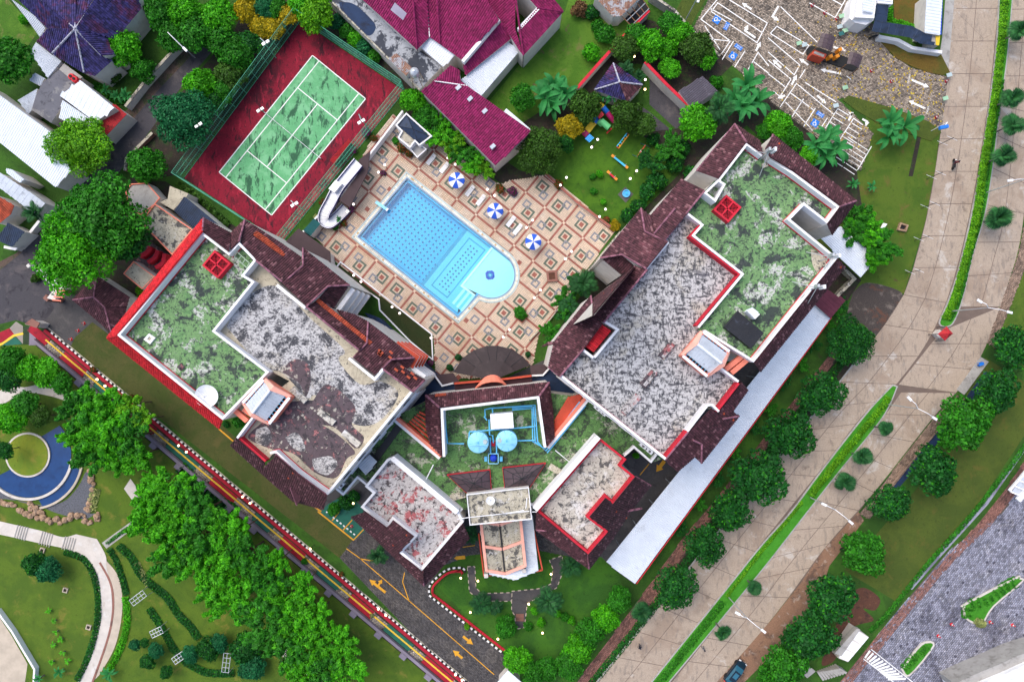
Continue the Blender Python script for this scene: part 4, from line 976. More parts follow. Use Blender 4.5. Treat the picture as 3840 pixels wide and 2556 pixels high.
lantern(lw, f2(910,1510,988,1424,1085,1490,1009,1588),(1012,1463),(947,1547),20.3)

# =================================================================== right wing
rw = thing('wing_building', P((2650,1150)), 'right hotel wing, streaky white flat roof beside a mossy green one by the road', 'building')
RG = f2(2577,803,2628,844,2593,883,2779,1028,2616,1224,2640,1243,2826,1358,3141,967,2964,822,3015,770,3102,838,3149,775,2970,642,2861,578,2800,534,2690,668,2640,722)
block(rw, RG, ZP, ZD, deck='roof_green')
for pl in (f2(2640,1243,2826,1358,3141,967,2964,822,3015,770,3102,838,3149,775,2970,642,2890,592), f2(2861,580,2800,534,2694,672)):
    parapet(rw, pl, ZD, ZP, 0.3, closed=False, side=1, foot='red_paint')
parapet(rw, f2(2577,805,2628,844,2593,883,2779,1028,2616,1224), ZD, ZP - 0.2,0.3, closed=False, side=1)
parapet(rw, f2(2625,846,2590,885,2775,1028,2612,1222), ZD - 0.5, ZP - 0.25,0.16, mat='red_paint', closed=False, side=-1)
RWW = f2(2573,803,2628,844,2593,883,2779,1028,2616,1224,2635,1242,2735,1315,2700,1372,2779,1432,2691,1543,2669,1521,2655,1525,2581,1619,2494,1724,2100,1411,2189,1307,2226,1335,2308,1236,2261,1209,2426,1009,2508,911,2491,901)
block(rw, RWW, ZP - 0.6, ZD - 0.3, deck='roof_streak')
parapet(rw, f2(2494,1724,2100,1411), ZD - 0.3, ZP, 0.34, closed=False, side=-1, foot='red_paint')
parapet(rw, f2(2226,1337,2310,1236,2261,1207), ZD - 0.3, ZP, 0.32, closed=False, side=-1)
parapet(rw, f2(2189,1307,2228,1337), ZD - 0.3, ZP, 0.32, closed=False, side=-1)
parapet(rw, f2(2426,1011,2510,911), ZD - 0.3, ZP, 0.36, closed=False, side=1)
parapet(rw, f2(2700,1372,2779,1432), ZD - 0.3, ZP - 0.2,0.3, closed=False, side=-1)
parapet(rw, f2(2779,1432,2691,1545), ZD - 0.3, ZP - 0.2,0.3, mat='red_paint', closed=False, side=-1)
parapet(rw, f2(2693,1545,2669,1521,2655,1523,2581,1619), ZD - 0.3, ZP, 0.3, closed=False, side=-1)
parapet(rw, f2(2581,1619,2494,1724), ZD - 0.3, ZP - 0.3,0.3, mat='red_paint', closed=False, side=-1)
skylight(rw, f2(2724,730,2781,777,2732,834,2675,787), ZD, ZD + 1.1)
lantern(rw, f2(2735,1317,2637,1244,2561,1334,2652,1410),(2616,1291),(2705,1361),20.3)
for a, b in (((2722,1385),(2785,1335)),((2744,1398),(2806,1346))):
    obj('beam', wall_line([P(a, 18).xy, P(b, 18).xy], -0.32,0.32,17.2,18.0), M['salmon'], rw)
for a, b, m in ((q(2,2,1370,150)[0], q(2,2,1470,30)[0], 'stain_dark'),(q(2,2,1200,410)[0], q(2,2,1310,280)[0], 'stain_dark'),(q(2,2,1020,660)[0], q(2,2,1160,500)[0], 'roof_red')):
    obj('roof_upstand', wall_line([P(a, ZD).xy, P(b, ZD).xy], -0.5,0.5, ZD - 0.4, ZD + 0.1), M[m], rw)
    obj('roof_upstand', wall_line([P((a[0] + 5, a[1] - 3), ZD).xy, P((b[0] + 5, b[1] - 3), ZD).xy], -0.25,0.2, ZD - 0.4, ZD + 0.16), M['roof_red'], rw)
# pool side roofs
roof(rw, f2(2557,671,2642,716,2573,801,2491,901,2455,879,2438,811), [((2557,671),17.0),((2438,811),17.0),((2573,801),19.4)], TB, z0=0)
ridge(rw, [P((2642,716),19.4), P((2573,801),19.5), P((2491,901),19.8)])
roof(rw, f2(2531,782,2575,803,2491,901,2452,877), [((2531,782),19.3),((2452,877),19.3),((2575,803),19.9)], TB, z0=17)
ridge(rw, [P((2531,782),19.4), P((2452,877),19.4)])
roof(rw, f2(2404,781,2418,867,2504,907,2424,1007,2332,954,2251,967), [((2404,781),16.6),((2251,967),16.6),((2424,1007),20.2)], TB, z0=0)
roof(rw, f2(2404,781,2440,812,2453,878,2418,867), [((2440,812),17.4),((2404,781),16.6),((2418,867),18.4)], TB, z0=0)
ridge(rw, [P((2404,781),16.7), P((2418,867),18.5), P((2504,907),20.0)]); ridge(rw, [P((2251,967),16.7), P((2332,954),18.3), P((2424,1007),20.2)])
roof(rw, f2(2332,958,2262,972,2332,1030,2374,996), [((2262,972),15.2),((2332,1030),15.2),((2332,958),17.2)], TB, z0=0)
roof(rw, f2(2381,999,2427,1010,2263,1209,2226,1183), [((2381,999),18.2),((2226,1183),18.2),((2427,1010),19.9)], TB, z0=0)
roof(rw, f2(2381,999,2330,1040,2225,1120,2226,1183), [((2330,1040),16.6),((2225,1130),16.6),((2381,999),18.2)], TB, z0=0)
ridge(rw, [P((2427,1010),20.0), P((2263,1209),20.0)]); ridge(rw, [P((2381,999),18.4), P((2226,1183),18.4)])
roof(rw, f2(2216,1109,2226,1185,2261,1211,2189,1307,2100,1411,2057,1376,2079,1280), [((2216,1109),16.5),((2057,1376),16.5),((2189,1307),19.6)], TB, z0=0)
roof(rw, f2(2258,1216,2292,1240,2226,1320,2196,1300), [((2258,1216),18.75),((2196,1300),18.75),((2292,1240),19.1)], M['tile_red'], name='red_roof_tile')
ridge(rw, [P((2216,1109),16.6), P((2226,1185),18.4)]); ridge(rw, [P((2057,1376),16.6), P((2100,1411),17.8)]); ridge(rw, [P((2100,1411),19.7), P((2189,1307),19.7)])
roof(rw, f2(2060,1282,2110,1283,2030,1300), [((2060,1282),15),((2030,1300),15),((2110,1283),16)], TB)
# road side skirts
roof(rw, f2(2781,1433,2806,1460,2749,1540,2771,1560,2630,1737,2605,1712,2540,1768,2496,1725,2581,1621,2669,1530,2712,1570,2693,1545), [((2806,1460),16.8),((2545,1785),16.8),((2581,1621),19.2)], TB)
ridge(rw, [P((2712,1570),18.6), P((2771,1560),17.2)]); ridge(rw, [P((2600,1650),18.8), P((2632,1665),18.2), P((2630,1737),16.9)]); ridge(rw, [P((2581,1619),19.4), P((2494,1724),19.4)])
roof(rw, f2(2828,1360,2852,1392,3168,1000,3143,969), [((2852,1392),17.3),((3168,1000),17.3),((2828,1360),19.4)], TB)
# high roofs at the top end, round the lift overrun
roof(rw, f2(2755,465,2611,640,2694,670,2800,534), [((2755,465),16.9),((2611,644),16.9),((2694,670),19.6)], TB, z0=0)
roof(rw, f2(2755,465,2800,534,2861,578,2850,530), [((2755,465),16.9),((2850,530),16.9),((2800,534),19.6)], TB, z0=0)
roof(rw, f2(2898,505,3211,753,3152,772,2972,640,2888,590,2870,560), [((2898,505),16.9),((3211,753),16.9),((2972,640),19.6)], TB, z0=0)
roof(rw, f2(3211,753,3120,880,3102,840,3151,774), [((3211,753),16.9),((3120,880),16.9),((3151,774),19.6)], TB, z0=0)
ridge(rw, [P((2755,465),17), P((2800,534),19.7)]); ridge(rw, [P((2898,505),17), P((2888,590),19.6)]); ridge(rw, [P((3211,753),17), P((3151,774),19.7)]); ridge(rw, [P((2755,465),17.0), P((2611,642),17.0)], r=0.1)
# white lift shaft head, roofless
lx = f2(2694,672,2722,690,2684,758,2640,724); parapet(rw, lx, 14,20.2,0.25, name='shaft_wall')
lx = f2(2962,822,3015,770,3102,838,3050,880)
obj('shaft_floor', sheet(XY(f2(2975,822,3015,780,3090,838,3048,870),12.0),12.0), M['wall'], rw)
# road-side facade towards the carport is hidden; lobby side has windows
windows(rw, P((2480,1712), ZP).xy, P((2115,1422), ZP).xy, 1.0,17.5,5,3.2)
# things fixed on the green roof: long pipe beds
for c in (f2(2530,765,2600,720,2612,732,2545,780), f2(3040,930,3120,980,3090,1040,3050,1000)):
    patch(rw, c, ZD + 0.006, 'roof_stone', 'patched_screed')
# =================================================================== lobby block in the middle
cb_ = thing('lobby_building', P((1900,1650)), 'lobby block of the hotel, mossy roof with blue water tanks between the two wings', 'building')
ZC = 11.0
block(cb_, f2(1258,1834,1287,1858,1341,1794,1373,1820,1450,1725,1715,1909,1995,1908,2020,1915,2251,1643,2343,1711,2378,1680,2442,1736,2485,1718,2200,1490,2040,1470,1620,1490,1480,1563), ZC, ZC, deck='roof_moss')
for pl in (f2(1258,1834,1287,1858,1341,1794,1373,1820), f2(2343,1711,2378,1680,2442,1736,2466,1704)):
    parapet(cb_, pl, ZC, ZC + 1.0,0.3, closed=False, side=1)
# raised tank terrace: white inner parapet, tiled skirts, fins
ZT = 14.6
obj('tank_terrace', prism(XY(f2(1654,1533,2022,1486,2047,1672,2000,1720,1700,1740,1660,1706), ZT - 1.4),9, ZT - 1.4 - 2.0), M['roof_moss'], cb_)
parapet(cb_, f2(1660,1712,1652,1530,2022,1484,2049,1676), ZC - 0.1, ZT, 0.36, closed=False, side=-1, foot='red_paint')
roof(cb_, f2(1597,1482,2059,1433,2022,1483,1648,1527), [((1597,1482),12.4),((2059,1433),12.4),((1648,1527),14.6)], TB, z0=0)
roof(cb_, f2(1597,1484,1646,1527,1658,1712,1614,1664,1598,1600), [((1597,1484),12.4),((1612,1662),12.4),((1646,1527),14.6)], TB, z0=0)
roof(cb_, f2(2059,1436,2024,1485,2049,1672,2078,1640,2072,1540), [((2059,1436),12.4),((2080,1640),12.4),((2024,1485),14.6)], TB, z0=0)
ridge(cb_, [P((1597,1482),12.5), P((1648,1527),14.7)], r=0.17); ridge(cb_, [P((2059,1434),12.5), P((2022,1484),14.7)], r=0.17)
roof(cb_, f2(1630,1478,1672,1474,1673,1482,1632,1487), [((1630,1478),12.62),((1672,1474),12.62),((1632,1487),12.98)], M['tile_orange'], name='new_orange_tile')
for s, (a, b, c, d) in enumerate(((f2(1527,1588,1614,1664,1606,1560,1572,1545)),(f2(2187,1476,2078,1640,2080,1580,2135,1487)))):
    for k in range(6):
        t = k / 5
        p0 = (a[0] + (d[0] - a[0]) * t, a[1] + (d[1] - a[1]) * t); p1 = (b[0] + (c[0] - b[0]) * t, b[1] + (c[1] - b[1]) * t)
        obj('sun_fin', wall_line([P(p0,11.5).xy, P(p1,11.5).xy], -0.13,0.13,10.6,11.5), M['orange'], cb_)
for a, b, sd_ in (((1476,1566),(1652,1714),1),((2205,1490),(2051,1676),-1)):
    obj('salmon_wall', wall_line([P(a, 12.2).xy, P(b, 12.2).xy], -0.02 * sd_, 0.42 * sd_, 6,12.2), M['salmon'], cb_)
    obj('wall_cap', wall_line([P(a, 12.2).xy, P(b, 12.2).xy], -0.42 * sd_, 0.0,10.8,12.1), M['white'], cb_)
for (a, b, c, d) in (f2(1500,1565,1560,1530,1575,1545,1515,1582), f2(2150,1478,2172,1470,2195,1490,2175,1500)):
    for k in range(4):
        t = k / 3.2; p0 = (a[0] + (b[0] - a[0]) * t, a[1] + (b[1] - a[1]) * t); p1 = (d[0] + (c[0] - d[0]) * t, d[1] + (c[1] - d[1]) * t)
        obj('stair_tread', wall_line([P(p0,9).xy, P(p1,9).xy], -0.2,0.2,8.0 - k * 0.3,9.0 - k * 0.3), M['roof_pale'], cb_)
# long low upstands and brown skylight hoods on the mossy roof
def hood(parent, pts, apex, ze, za):
    n = len(pts); A = P(apex, za); E = [P(p, ze) for p in pts]
    if area2([e.xy for e in E]) < 0: E = E[::-1]
    obj('hood_kerb', ring([e.xy for e in E], 0.12,-0.05, ZC - 0.1, ze - 0.03), M['red_paint'], parent)
    for i in range(n):
        a, b = E[i], E[(i + 1) % n]; m = max(1, round((b - a).length / 1.6))
        for k in range(m):
            p_, q_ = a.lerp(b, k / m), a.lerp(b, (k + 1) / m)
            for t0, t1 in ((0.0,0.5),(0.53,1.0)):
                v = [p_.lerp(A, t0), q_.lerp(A, t0), q_.lerp(A, t1), p_.lerp(A, t1)]
                obj('hood_panel', (v, [(0,1,2,3)] if t1 < 1 else [(0,1,2)]), M['poly_brown'], parent)
            obj('hood_rib', tube([p_, A], 0.05,4), M['iron'], parent)
        obj('hood_rib', tube([a, b], 0.06,4), M['iron'], parent); obj('hood_rib', tube([a.lerp(A, .51), b.lerp(A, .51)], 0.05,4), M['iron'], parent)
hood(cb_, f2(1682,1782,1835,1764,1840,1838,1752,1847),(1776,1812), ZC + 0.8, ZC + 1.9)
hood(cb_, f2(1887,1756,2042,1739,1987,1823,1895,1831),(1957,1794), ZC + 0.8, ZC + 1.9)
obj('roof_duct', wall_line([P((1370,1770),12).xy, P((1500,1590),12).xy], -0.5,0.5,10.9,11.35), M['iron'], cb_)
obj('roof_duct', wall_line([P((2200,1560),11.5).xy, P((2370,1690),11.5).xy], -0.25,0.25,10.9,11.15), M['roof_moss'], cb_)
for a, b in (((2060,1745),(2110,1775)),((2110,1778),(2070,1835)),((1690,1865),(1745,1850))):
    obj('roof_upstand', wall_line([P(a, ZC).xy, P(b, ZC).xy], -0.45,0.45, ZC - 0.1, ZC + 0.4), M['roof_stone'], cb_)
# front left block
FL = f2(1450,1721,1478,1709,1718,1912,1739,1955,1581,2141,1496,2070,1553,2009,1474,1948,1453,1977,1371,1916,1352,1900,1397,1847,1368,1823)
block(cb_, FL, 13.2,12.0, deck='roof_red'); parapet(cb_, FL, 12.0,13.2,0.34)
obj('high_wall', wall_line([P((1478,1709),14).xy, P((1722,1912),14).xy], -0.05,-0.75,11,14.0), M['white'], cb_)
roof(cb_, f2(1371,1918,1317,1937,1420,2030,1590,2195,1588,2140,1581,2141,1496,2072,1553,2011,1474,1950,1453,1979), [((1317,1937),10.6),((1590,2195),10.6),((1496,2072),13.0)], TB)
roof(cb_, f2(1590,2195,1583,2140,1735,1962,1760,2016), [((1590,2195),10.6),((1755,2012),10.6),((1583,2140),13.0)], TB)
ridge(cb_, [P((1583,2140),13.1), P((1590,2195),10.8)])
# front right block
FR = f2(2251,1643,2349,1721,2330,1745,2381,1786,2298,1888,2271,1864,2209,1937,2281,1991,2206,2077,2013,1916)
block(cb_, FR, 13.2,12.0, deck='roof_pale'); parapet(cb_, FR, 12.0,13.2,0.3, mat='red_paint')
obj('high_wall', wall_line([P((2251,1643),14).xy, P((2013,1916),14).xy], 0.05,-0.7,11,14.0), M['white'], cb_)
roof(cb_, f2(2383,1786,2438,1821,2365,1915,2299,2016,2209,2132,2206,2079,2283,1991,2211,1937,2271,1866,2298,1890), [((2438,1821),10.6),((2209,2132),10.6),((2283,1991),13.0)], TB)
roof(cb_, f2(2209,2132,2206,2079,2013,1918,2010,1985), [((2209,2132),10.6),((2010,1985),10.6),((2206,2079),13.0)], TB)
ridge(cb_, [P((2206,2079),13.1), P((2209,2132),10.8)]); ridge(cb_, [P((2440,1820),10.7), P((2383,1786),12.6)])
ridge(cb_, [P((2350,1915),11.9), P((2407,1905),10.8)], r=0.18); ridge(cb_, [P((2012,1987),11.3), P((2085,1990),12.3)])
# concrete penthouse over the entrance
PH = f2(1749,1853,1983,1826,1995,1947,1761,1969)
block(cb_, PH, 13.4,13.0, deck='roof_stone'); parapet(cb_, PH, 13.0,13.4,0.12)
for a, b in (((1765,1938),(1985,1915)),((1870,1928),(1965,1912)),((1976,1865),(1972,1905)),((1715,1945),(1765,1938)),((1995,1918),(2015,1918))):
    obj('conduit', tube([P(a, 13.5), P(b, 13.5)], 0.06,6), M['plastic_white'], cb_)
# porte-cochere with folded roof, salmon frame and white side roof
pc = thing('porte_cochere', P((1900,2060)), 'entrance canopy with folded grey roof in a salmon frame, lawn in front', 'canopy')
roof(pc, f2(1806,1957,1874,1968,1892,2143,1826,2136), [((1874,1968),6.4),((1892,2143),6.4),((1806,1957),7.2)], M['roof_stone'], 'flat')
roof(pc, f2(1874,1968,1948,1942,1968,2118,1892,2143), [((1874,1968),6.4),((1892,2143),6.4),((1948,1942),7.2)], M['roof_stone'], 'flat')
def beam3(name, parent, pts, wd, hh, mat):
    for a, b in zip(pts, pts[1:]):
        d = (b.xy - a.xy).normalized(); n_ = Vector((-d.y, d.x)) * wd / 2
        v = [Vector((*(p.xy + s * n_), p.z + h)) for h in (-hh, 0.06) for p, s in ((a, -1),(b, -1),(b, 1),(a, 1))]
        obj(name, (v, [(0,3,2,1),(4,5,6,7),(0,1,5,4),(1,2,6,5),(2,3,7,6),(3,0,4,7)]), mat, parent)
for c in (f2(1803,1955,1875,1967,1951,1939), f2(1814,2048,1884,2058,1958,2030), f2(1824,2138,1895,2150,1970,2120)):
    beam3('roof_beam', pc, [P(c[0], 7.35), P(c[1], 6.6), P(c[2], 7.35)], 0.42,0.5, M['salmon_pale'])
for a, b in (((1803,1953),(1824,2140)),((1951,1937),(1970,2122))): beam3('roof_beam', pc, [P(a, 7.4), P(b, 7.4)], 0.42,0.5, M['salmon_pale'])
obj('valley_gutter', tube([P((1874,1965),6.6), P((1892,2141),6.6)], 0.12,6), M['iron'], pc)
roof(pc, f2(1956,1949,1997,1930,2019,2138,1931,2173,1835,2153,1833,2143,1896,2155,1974,2124), [((2019,2138),5.6),((1997,1930),5.6),((1956,1949),5.9)], M['metal_white'], 'wave', sp=0.28)
for a, b in (((1795,2000),(1815,2160)),((2003,1990),(2034,2136))): beam3('side_beam', pc, [P(a, 5.2), P(b, 5.2)], 0.2,0.6, M['orange'])
beam3('side_beam', pc, [P((1815,2160),5.2), P((1845,2155),5.2)], 0.2,0.6, M['orange']); beam3('side_beam', pc, [P((2034,2136),5.2), P((2010,2142),5.2)], 0.2,0.6, M['orange'])
for p in f2(1812,1975,1826,2130,1945,1965,1964,2112): obj('column', box((*P(p, 3).xy, 0),0.6,0.6,6.6,0.1), M['wall'], pc)
# blue low roofs, glazed fan canopy and barrel ribs behind the lobby
lr = thing('low_blue_roof', P((1560,1380)), 'flat dark blue roof winding between the left wing and the lobby tiles', 'roof')
obj('roof_slab', prism(XY(f2(1368,1172,1420,1192,1632,1402,1720,1440,1700,1478,1605,1500,1540,1600,1500,1640,1470,1560,1560,1420),3.6),0.0,3.6), M['roof_blue'], lr)
lr2 = thing('low_blue_roof', P((2120,1450)), 'flat dark blue roof wedged between the right wing and the lobby tiles', 'roof')
obj('roof_slab', prism(XY(f2(1990,1412,2040,1402,2062,1378,2110,1420,2200,1492,2080,1660,2060,1440,1995,1440),3.6),0.0,3.6), M['roof_blue'], lr2)
obj('planter_wall', wall_line(XY(f2(1626,1402,1658,1446,1700,1436),4.3),-0.12,0.12,3,4.3), M['white'], lr)
obj('planter_wall', wall_line(XY(f2(1994,1408,2036,1406,2062,1378),4.3),-0.12,0.12,3,4.3), M['white'], lr2)
fan = thing('fan_canopy', P((1850,1400)), 'dark brown fan shaped canopy bulging from the lobby onto the pool deck', 'canopy')
arc_o = f2(1701,1394,1735,1341,1776,1313,1825,1296,1866,1296,1920,1308,1961,1337,1989,1368)
apex = (1850,1425); h2 = lambda a, b, t: (a[0] + (b[0] - a[0]) * t, a[1] + (b[1] - a[1]) * t)
arc = []
for a, b in zip(arc_o, arc_o[1:]): arc += [a, h2(a, b, 0.5)]
arc.append(arc_o[-1])
for a, b in zip(arc, arc[1:]):
    m0, m1 = h2(a, apex, 0.42), h2(b, apex, 0.42)
    p = [P(a, 4.0), P(b, 4.0), P(m1,5.0), P(m0,5.0)]; obj('canopy_panel', (p + [x - Vector((0,0,.1)) for x in p], [(0,1,2,3),(4,7,6,5),(0,4,5,1)]), M['canopy'], fan)
    p = [P(m0,5.5), P(m1,5.5), P(apex, 6.6)]; obj('canopy_panel', (p + [x - Vector((0,0,.1)) for x in p], [(0,1,2),(5,4,3),(0,3,4,1)]), M['canopy'], fan)
for a in arc[::2]:
    p = P(a, 4.0); obj('post', tube([(*p.xy, 0), p], 0.07,6), M['iron'], fan); obj('canopy_rib', tube([p, P(h2(a, apex, 0.42),5.05)], 0.04,4), M['iron'], fan)
obj('canopy_arm', prism(XY(f2(1621,1406,1699,1398,1722,1430,1654,1443),4.1),3.8,4.1), M['roof_brown'], fan)
obj('canopy_arm', prism(XY(f2(1987,1370,2061,1364,2038,1402,1993,1408),4.1),3.8,4.1), M['roof_brown'], fan)
obj('edge_beam', wall_line(XY(f2(1703,1438,1920,1418,1993,1409),6.4),-0.12,0.12,3.5,6.4), M['orange'], fan)
br = thing('barrel_entrance', P((1845,1440)), 'orange ribbed barrel arch over the maroon terrace behind the lobby', 'arch')
obj('terrace', prism(XY(f2(1703,1440,1920,1420,1994,1411,1998,1440,1708,1470),5.6),0,5.6), lay('maroon_terrace', (0.035,0.010,0.016), rough=0.7), br)
for k in range(7):
    t = k / 6; a, b = h2((1783,1462),(1806,1440), t), h2((1899,1449),(1880,1430), t)
    A, B = P(a, 6.2), P(b, 6.2); pts = []
    for s in range(11):
        th = math.pi * s / 10; c = A.lerp(B, 0.5 - 0.5 * math.cos(th)); c.z += 2.2 * math.sin(th) + 0.15 * t; c.y += 1.15 * math.sin(th); pts.append(c)
    obj('arch_rib', tube(pts, 0.14,6), M['salmon'], br)
# ------------------------------------------------------------------ tanks and plumbing on the lobby roof
for c, lb in (((1793,1659), 'left one of the two round pale blue water tanks on the lobby roof'),((1900,1653), 'right one of the two round pale blue water tanks on the lobby roof')):
    p = P(c, 14); t = thing('water_tank', (p.x, p.y, ZC), lb, 'water tank', 'lobby roof water tanks')
    obj('shell', lathe((p.x, p.y, ZC + .2), [(1.45,0),(1.45,2.5),(1.5,2.55),(1.45,2.62),(0.7,2.85),(0.05,2.95)], 28), M['blue_tank'], t, smooth=False)
    s = 1 if c[0] < 1850 else -1
    obj('manhole', lathe((p.x + s * 0.95, p.y + 0.1, ZC + 2.85), [(0.36,-0.2),(0.36,0.14),(0.30,0.2),(0.02,0.2)], 16), M['rim_blue'], t)
    for k in range(8):
        a = k * math.pi / 4 + 0.2; obj('seam', tube([(p.x, p.y, ZC + 3.17),(p.x + 1.43 * math.cos(a), p.y + 1.43 * math.sin(a), ZC + 2.86)], 0.022,4), M['blue_pipe'], t)
    obj('handrail', tube([(p.x - 1.3, p.y - .4, ZC + 3.3),(p.x + 1.3, p.y - .3, ZC + 3.3)], 0.04,5), M['blue_tank'], t)
    for k in (0,2,4,6):
        a = k * math.pi / 4; obj('foot', box((p.x + 1.2 * math.cos(a), p.y + 1.2 * math.sin(a), ZC),0.3,0.3,0.22, a), M['concrete'], t)
wt = thing('panel_tank', P((1880,1578), ZC), 'white square panel tank standing between the blue pipes on the lobby roof', 'water tank')
xy = XY(f2(1837,1552,1923,1545,1928,1605,1840,1610),14.2)
obj('body', prism(offset(xy, -0.05), ZC + 0.3,14.1), M['metal_white'], wt)
for i in range(5):
    for j in range(4):
        t0, t1, s0, s1 = i / 5 + .01,(i + 1) / 5 - .01, j / 4 + .012,(j + 1) / 4 - .012
        g = lambda t, s: xy[0].lerp(xy[1], t).lerp(xy[3].lerp(xy[2], t), s)
        obj('panel', prism([g(t0, s0), g(t1, s0), g(t1, s1), g(t0, s1)], 14.08,14.16), M['plastic_white'], wt)
obj('stand', prism(offset(xy, -0.2), ZC, ZC + 0.32), M['blue_pipe'], wt)
pp = thing('pump_set', P((1850,1710), ZC), 'deep blue round pump in a pale blue frame below the water tanks', 'pump')
p = P((1850,1717),12)
obj('pump_drum', lathe((p.x, p.y, ZC + .2), [(0.45,0),(0.5,0.2),(0.5,0.9),(0.3,1.1),(0.12,1.12),(0.1,1.3)], 18), M['blue_deep'], pp)
for s in (-1,1):
    for r in (-1,1): obj('frame_leg', box((p.x + s * .7, p.y + r * .7, ZC),0.1,0.1,1.5), M['blue_tank'], pp)
    obj('frame_rail', box((p.x + s * .7, p.y, ZC + 1.4),0.1,1.5,0.1), M['blue_tank'], pp); obj('frame_rail', box((p.x, p.y + s * .7, ZC + 1.4),1.5,0.1,0.1), M['blue_tank'], pp)
    obj('flange', box((p.x + s * 1.1, p.y - .2, ZC),0.4,0.7,0.5), M['blue_pipe'], pp)
obj('red_valve', box((p.x - .05, p.y + 2.0, ZC),0.6,0.6,0.8), M['red_paint'], pp)
pi = thing('water_pipes', P((2000,1600), ZC), 'sky blue water pipes looping round the tanks on the lobby roof', 'pipes')
zp = ZC + 0.5
for k in range(3):
    o = k * 9
    obj('pipe', tube([P(a, zp + 0.3) for a in ((1920,1524 + o * .7),(2006 + o * .0 - o * .6,1518 + o * .7),(2016 - o, 1655 + o * .0),(2052 - o * .5,1697 - o * .9),(2196 - o * 1.2,1520 - o * .8))], 0.10,8), M['blue_pipe'], pi)
for l in (f2(1820,1560,1818,1535,1840,1530,1995,1520), f2(1846,1530,1848,1550), f2(1760,1618,1930,1605,2008,1598), f2(1834,1572,1836,1630,1848,1632,1850,1660), f2(1665,1540,1678,1662,1740,1663), f2(1760,1620,1758,1650), f2(1838,1640,1840,1700), f2(1862,1640,1862,1700), f2(1936,1652,2008,1650), f2(1815,1560,1826,1575)):
    obj('pipe', tube([P(a, zp + 0.6) for a in l], 0.10,8), M['blue_pipe'], pi)
wp = thing('roof_railing', P((1560,1780), ZC), 'white pipe railing along the edge of the mossy lobby roof', 'railing')
for l in (f2(1478,1712,1598,1806,1588,1830), f2(1596,1800,1625,1742), f2(2083,1688,2140,1735,2225,1630), f2(2140,1735,2132,1760)):
    obj('rail', tube([P(a, ZC + 1.1) for a in l], 0.08,6), M['plastic_white'], wp)
    for a in l: obj('post', tube([P(a, ZC), P(a, ZC + 1.1)], 0.06,6), M['plastic_white'], wp)
# air-conditioning units along the mossy roof
for c, a, lb in (((1460,1592),0.7, 'beside the salmon wall end'),((1280,1820),0.85, 'in the corner by the left wing parapet'),((1722,1905),-0.7, 'beside the penthouse, left side'),((1990,1900),1.4, 'beside the penthouse, right side'),((2240,1530),-0.7, 'below the right wing parapet, upper'),((2262,1548),-0.7, 'below the right wing parapet, second'),((2412,1672),-0.7, 'below the right wing parapet, third'),((2436,1692),-0.7, 'below the right wing parapet, lowest'),((2062,1830),0.95, 'on the right mossy strip, upper'),((2040,1862),0.95, 'on the right mossy strip, lower')):
    p = P(c, ZC + 0.8); t = thing('air_conditioner', (p.x, p.y, ZC), 'white air conditioner box on the lobby roof, ' + lb, 'air conditioner', 'lobby roof air conditioners')
    obj('casing', box((p.x, p.y, ZC + 0.1),1.0,0.5,0.75, a), M['plastic_white'], t); obj('fan_grille', lathe((p.x, p.y, ZC + 0.86), [(0.2,0),(0.18,0.03),(0.02,0.03)], 12), M['cloth_g'], t)
    obj('bracket', box((p.x, p.y, ZC),0.9,0.3,0.1, a), M['iron'], t)
sh = thing('roof_shed', P((1380,1740), ZC), 'small white corrugated lean-to beside the dark duct on the lobby roof', 'shed')
roof(sh, f2(1340,1745,1385,1702,1414,1730,1372,1780), [((1340,1745), ZC + 1.6),((1372,1780), ZC + 1.6),((1385,1702), ZC + 1.9)], M['metal_grey'], 'wave', z0=ZC, wall=M['iron'], sp=0.3)
# dishes
def dish(label, c, zb, r, facing=(0.1,0.1)):
    p = P(c, zb + 0.8); t = thing('satellite_dish', (p.x, p.y, zb), label, 'satellite dish')
    prof = [(r * k / 6,0.32 * r * (k / 6) ** 2) for k in range(1,7)]
    v, f = lathe((0,0,0), [(0.01,0)] + prof, 28); R_ = Matrix.Rotation(facing[0], 3, 'X') @ Matrix.Rotation(facing[1], 3, 'Y')
    top = Vector((p.x, p.y, zb + 0.75)); f = f[:-1]
    obj('reflector', ([top + R_ @ Vector(a) for a in v], f), M['plastic_white'], t)
    obj('feed', tube([top + R_ @ Vector((0,0, r * .75)), top + R_ @ Vector((0,0, r * .95))], 0.09,8), M['steel'], t)
    for k in range(3):
        a = 2.1 * k + .4; obj('strut', tube([top + R_ @ Vector((r * .93 * math.cos(a), r * .93 * math.sin(a),.3 * r)), top + R_ @ Vector((0,0, r * .85))], 0.02,4), M['steel'], t)
    for k in range(10):
        a = k * math.pi / 5; obj('rib', tube([top + R_ @ Vector((r * s * math.cos(a), r * s * math.sin(a),.32 * r * s * s + 0.01)) for s in (0.1,0.5,0.97)], 0.008,3), M['steel'], t)
    obj('mast', tube([(p.x, p.y, zb), tuple(top)], 0.07,8), M['steel'], t)
dish('large white satellite dish on the green roof of the left wing', (778,1482), ZD, 1.5)
dish('small oval satellite dish on the penthouse roof', (1838,1878),13.0,0.62,(-0.5,0.2))
dish('white satellite dish near the corrugated canopy edge on the right wing', (3012,1115), ZD, 0.75,(0.7,0.5))
for c in ((795,1450),(820,1468)):
    pass
bx = thing('roof_hatch', P((560,1272), ZD), 'square white roof hatch in the corner of the green roof', 'hatch')
obj('kerb', ring(XY(f2(558,1250,582,1266,562,1290,538,1272), ZD + .3),0,-0.3, ZD, ZD + 0.3), M['white'], bx); obj('lid', sheet(XY(f2(558,1254,578,1267,562,1286,542,1272), ZD + .2), ZD + .2), M['roof_stone'], bx)
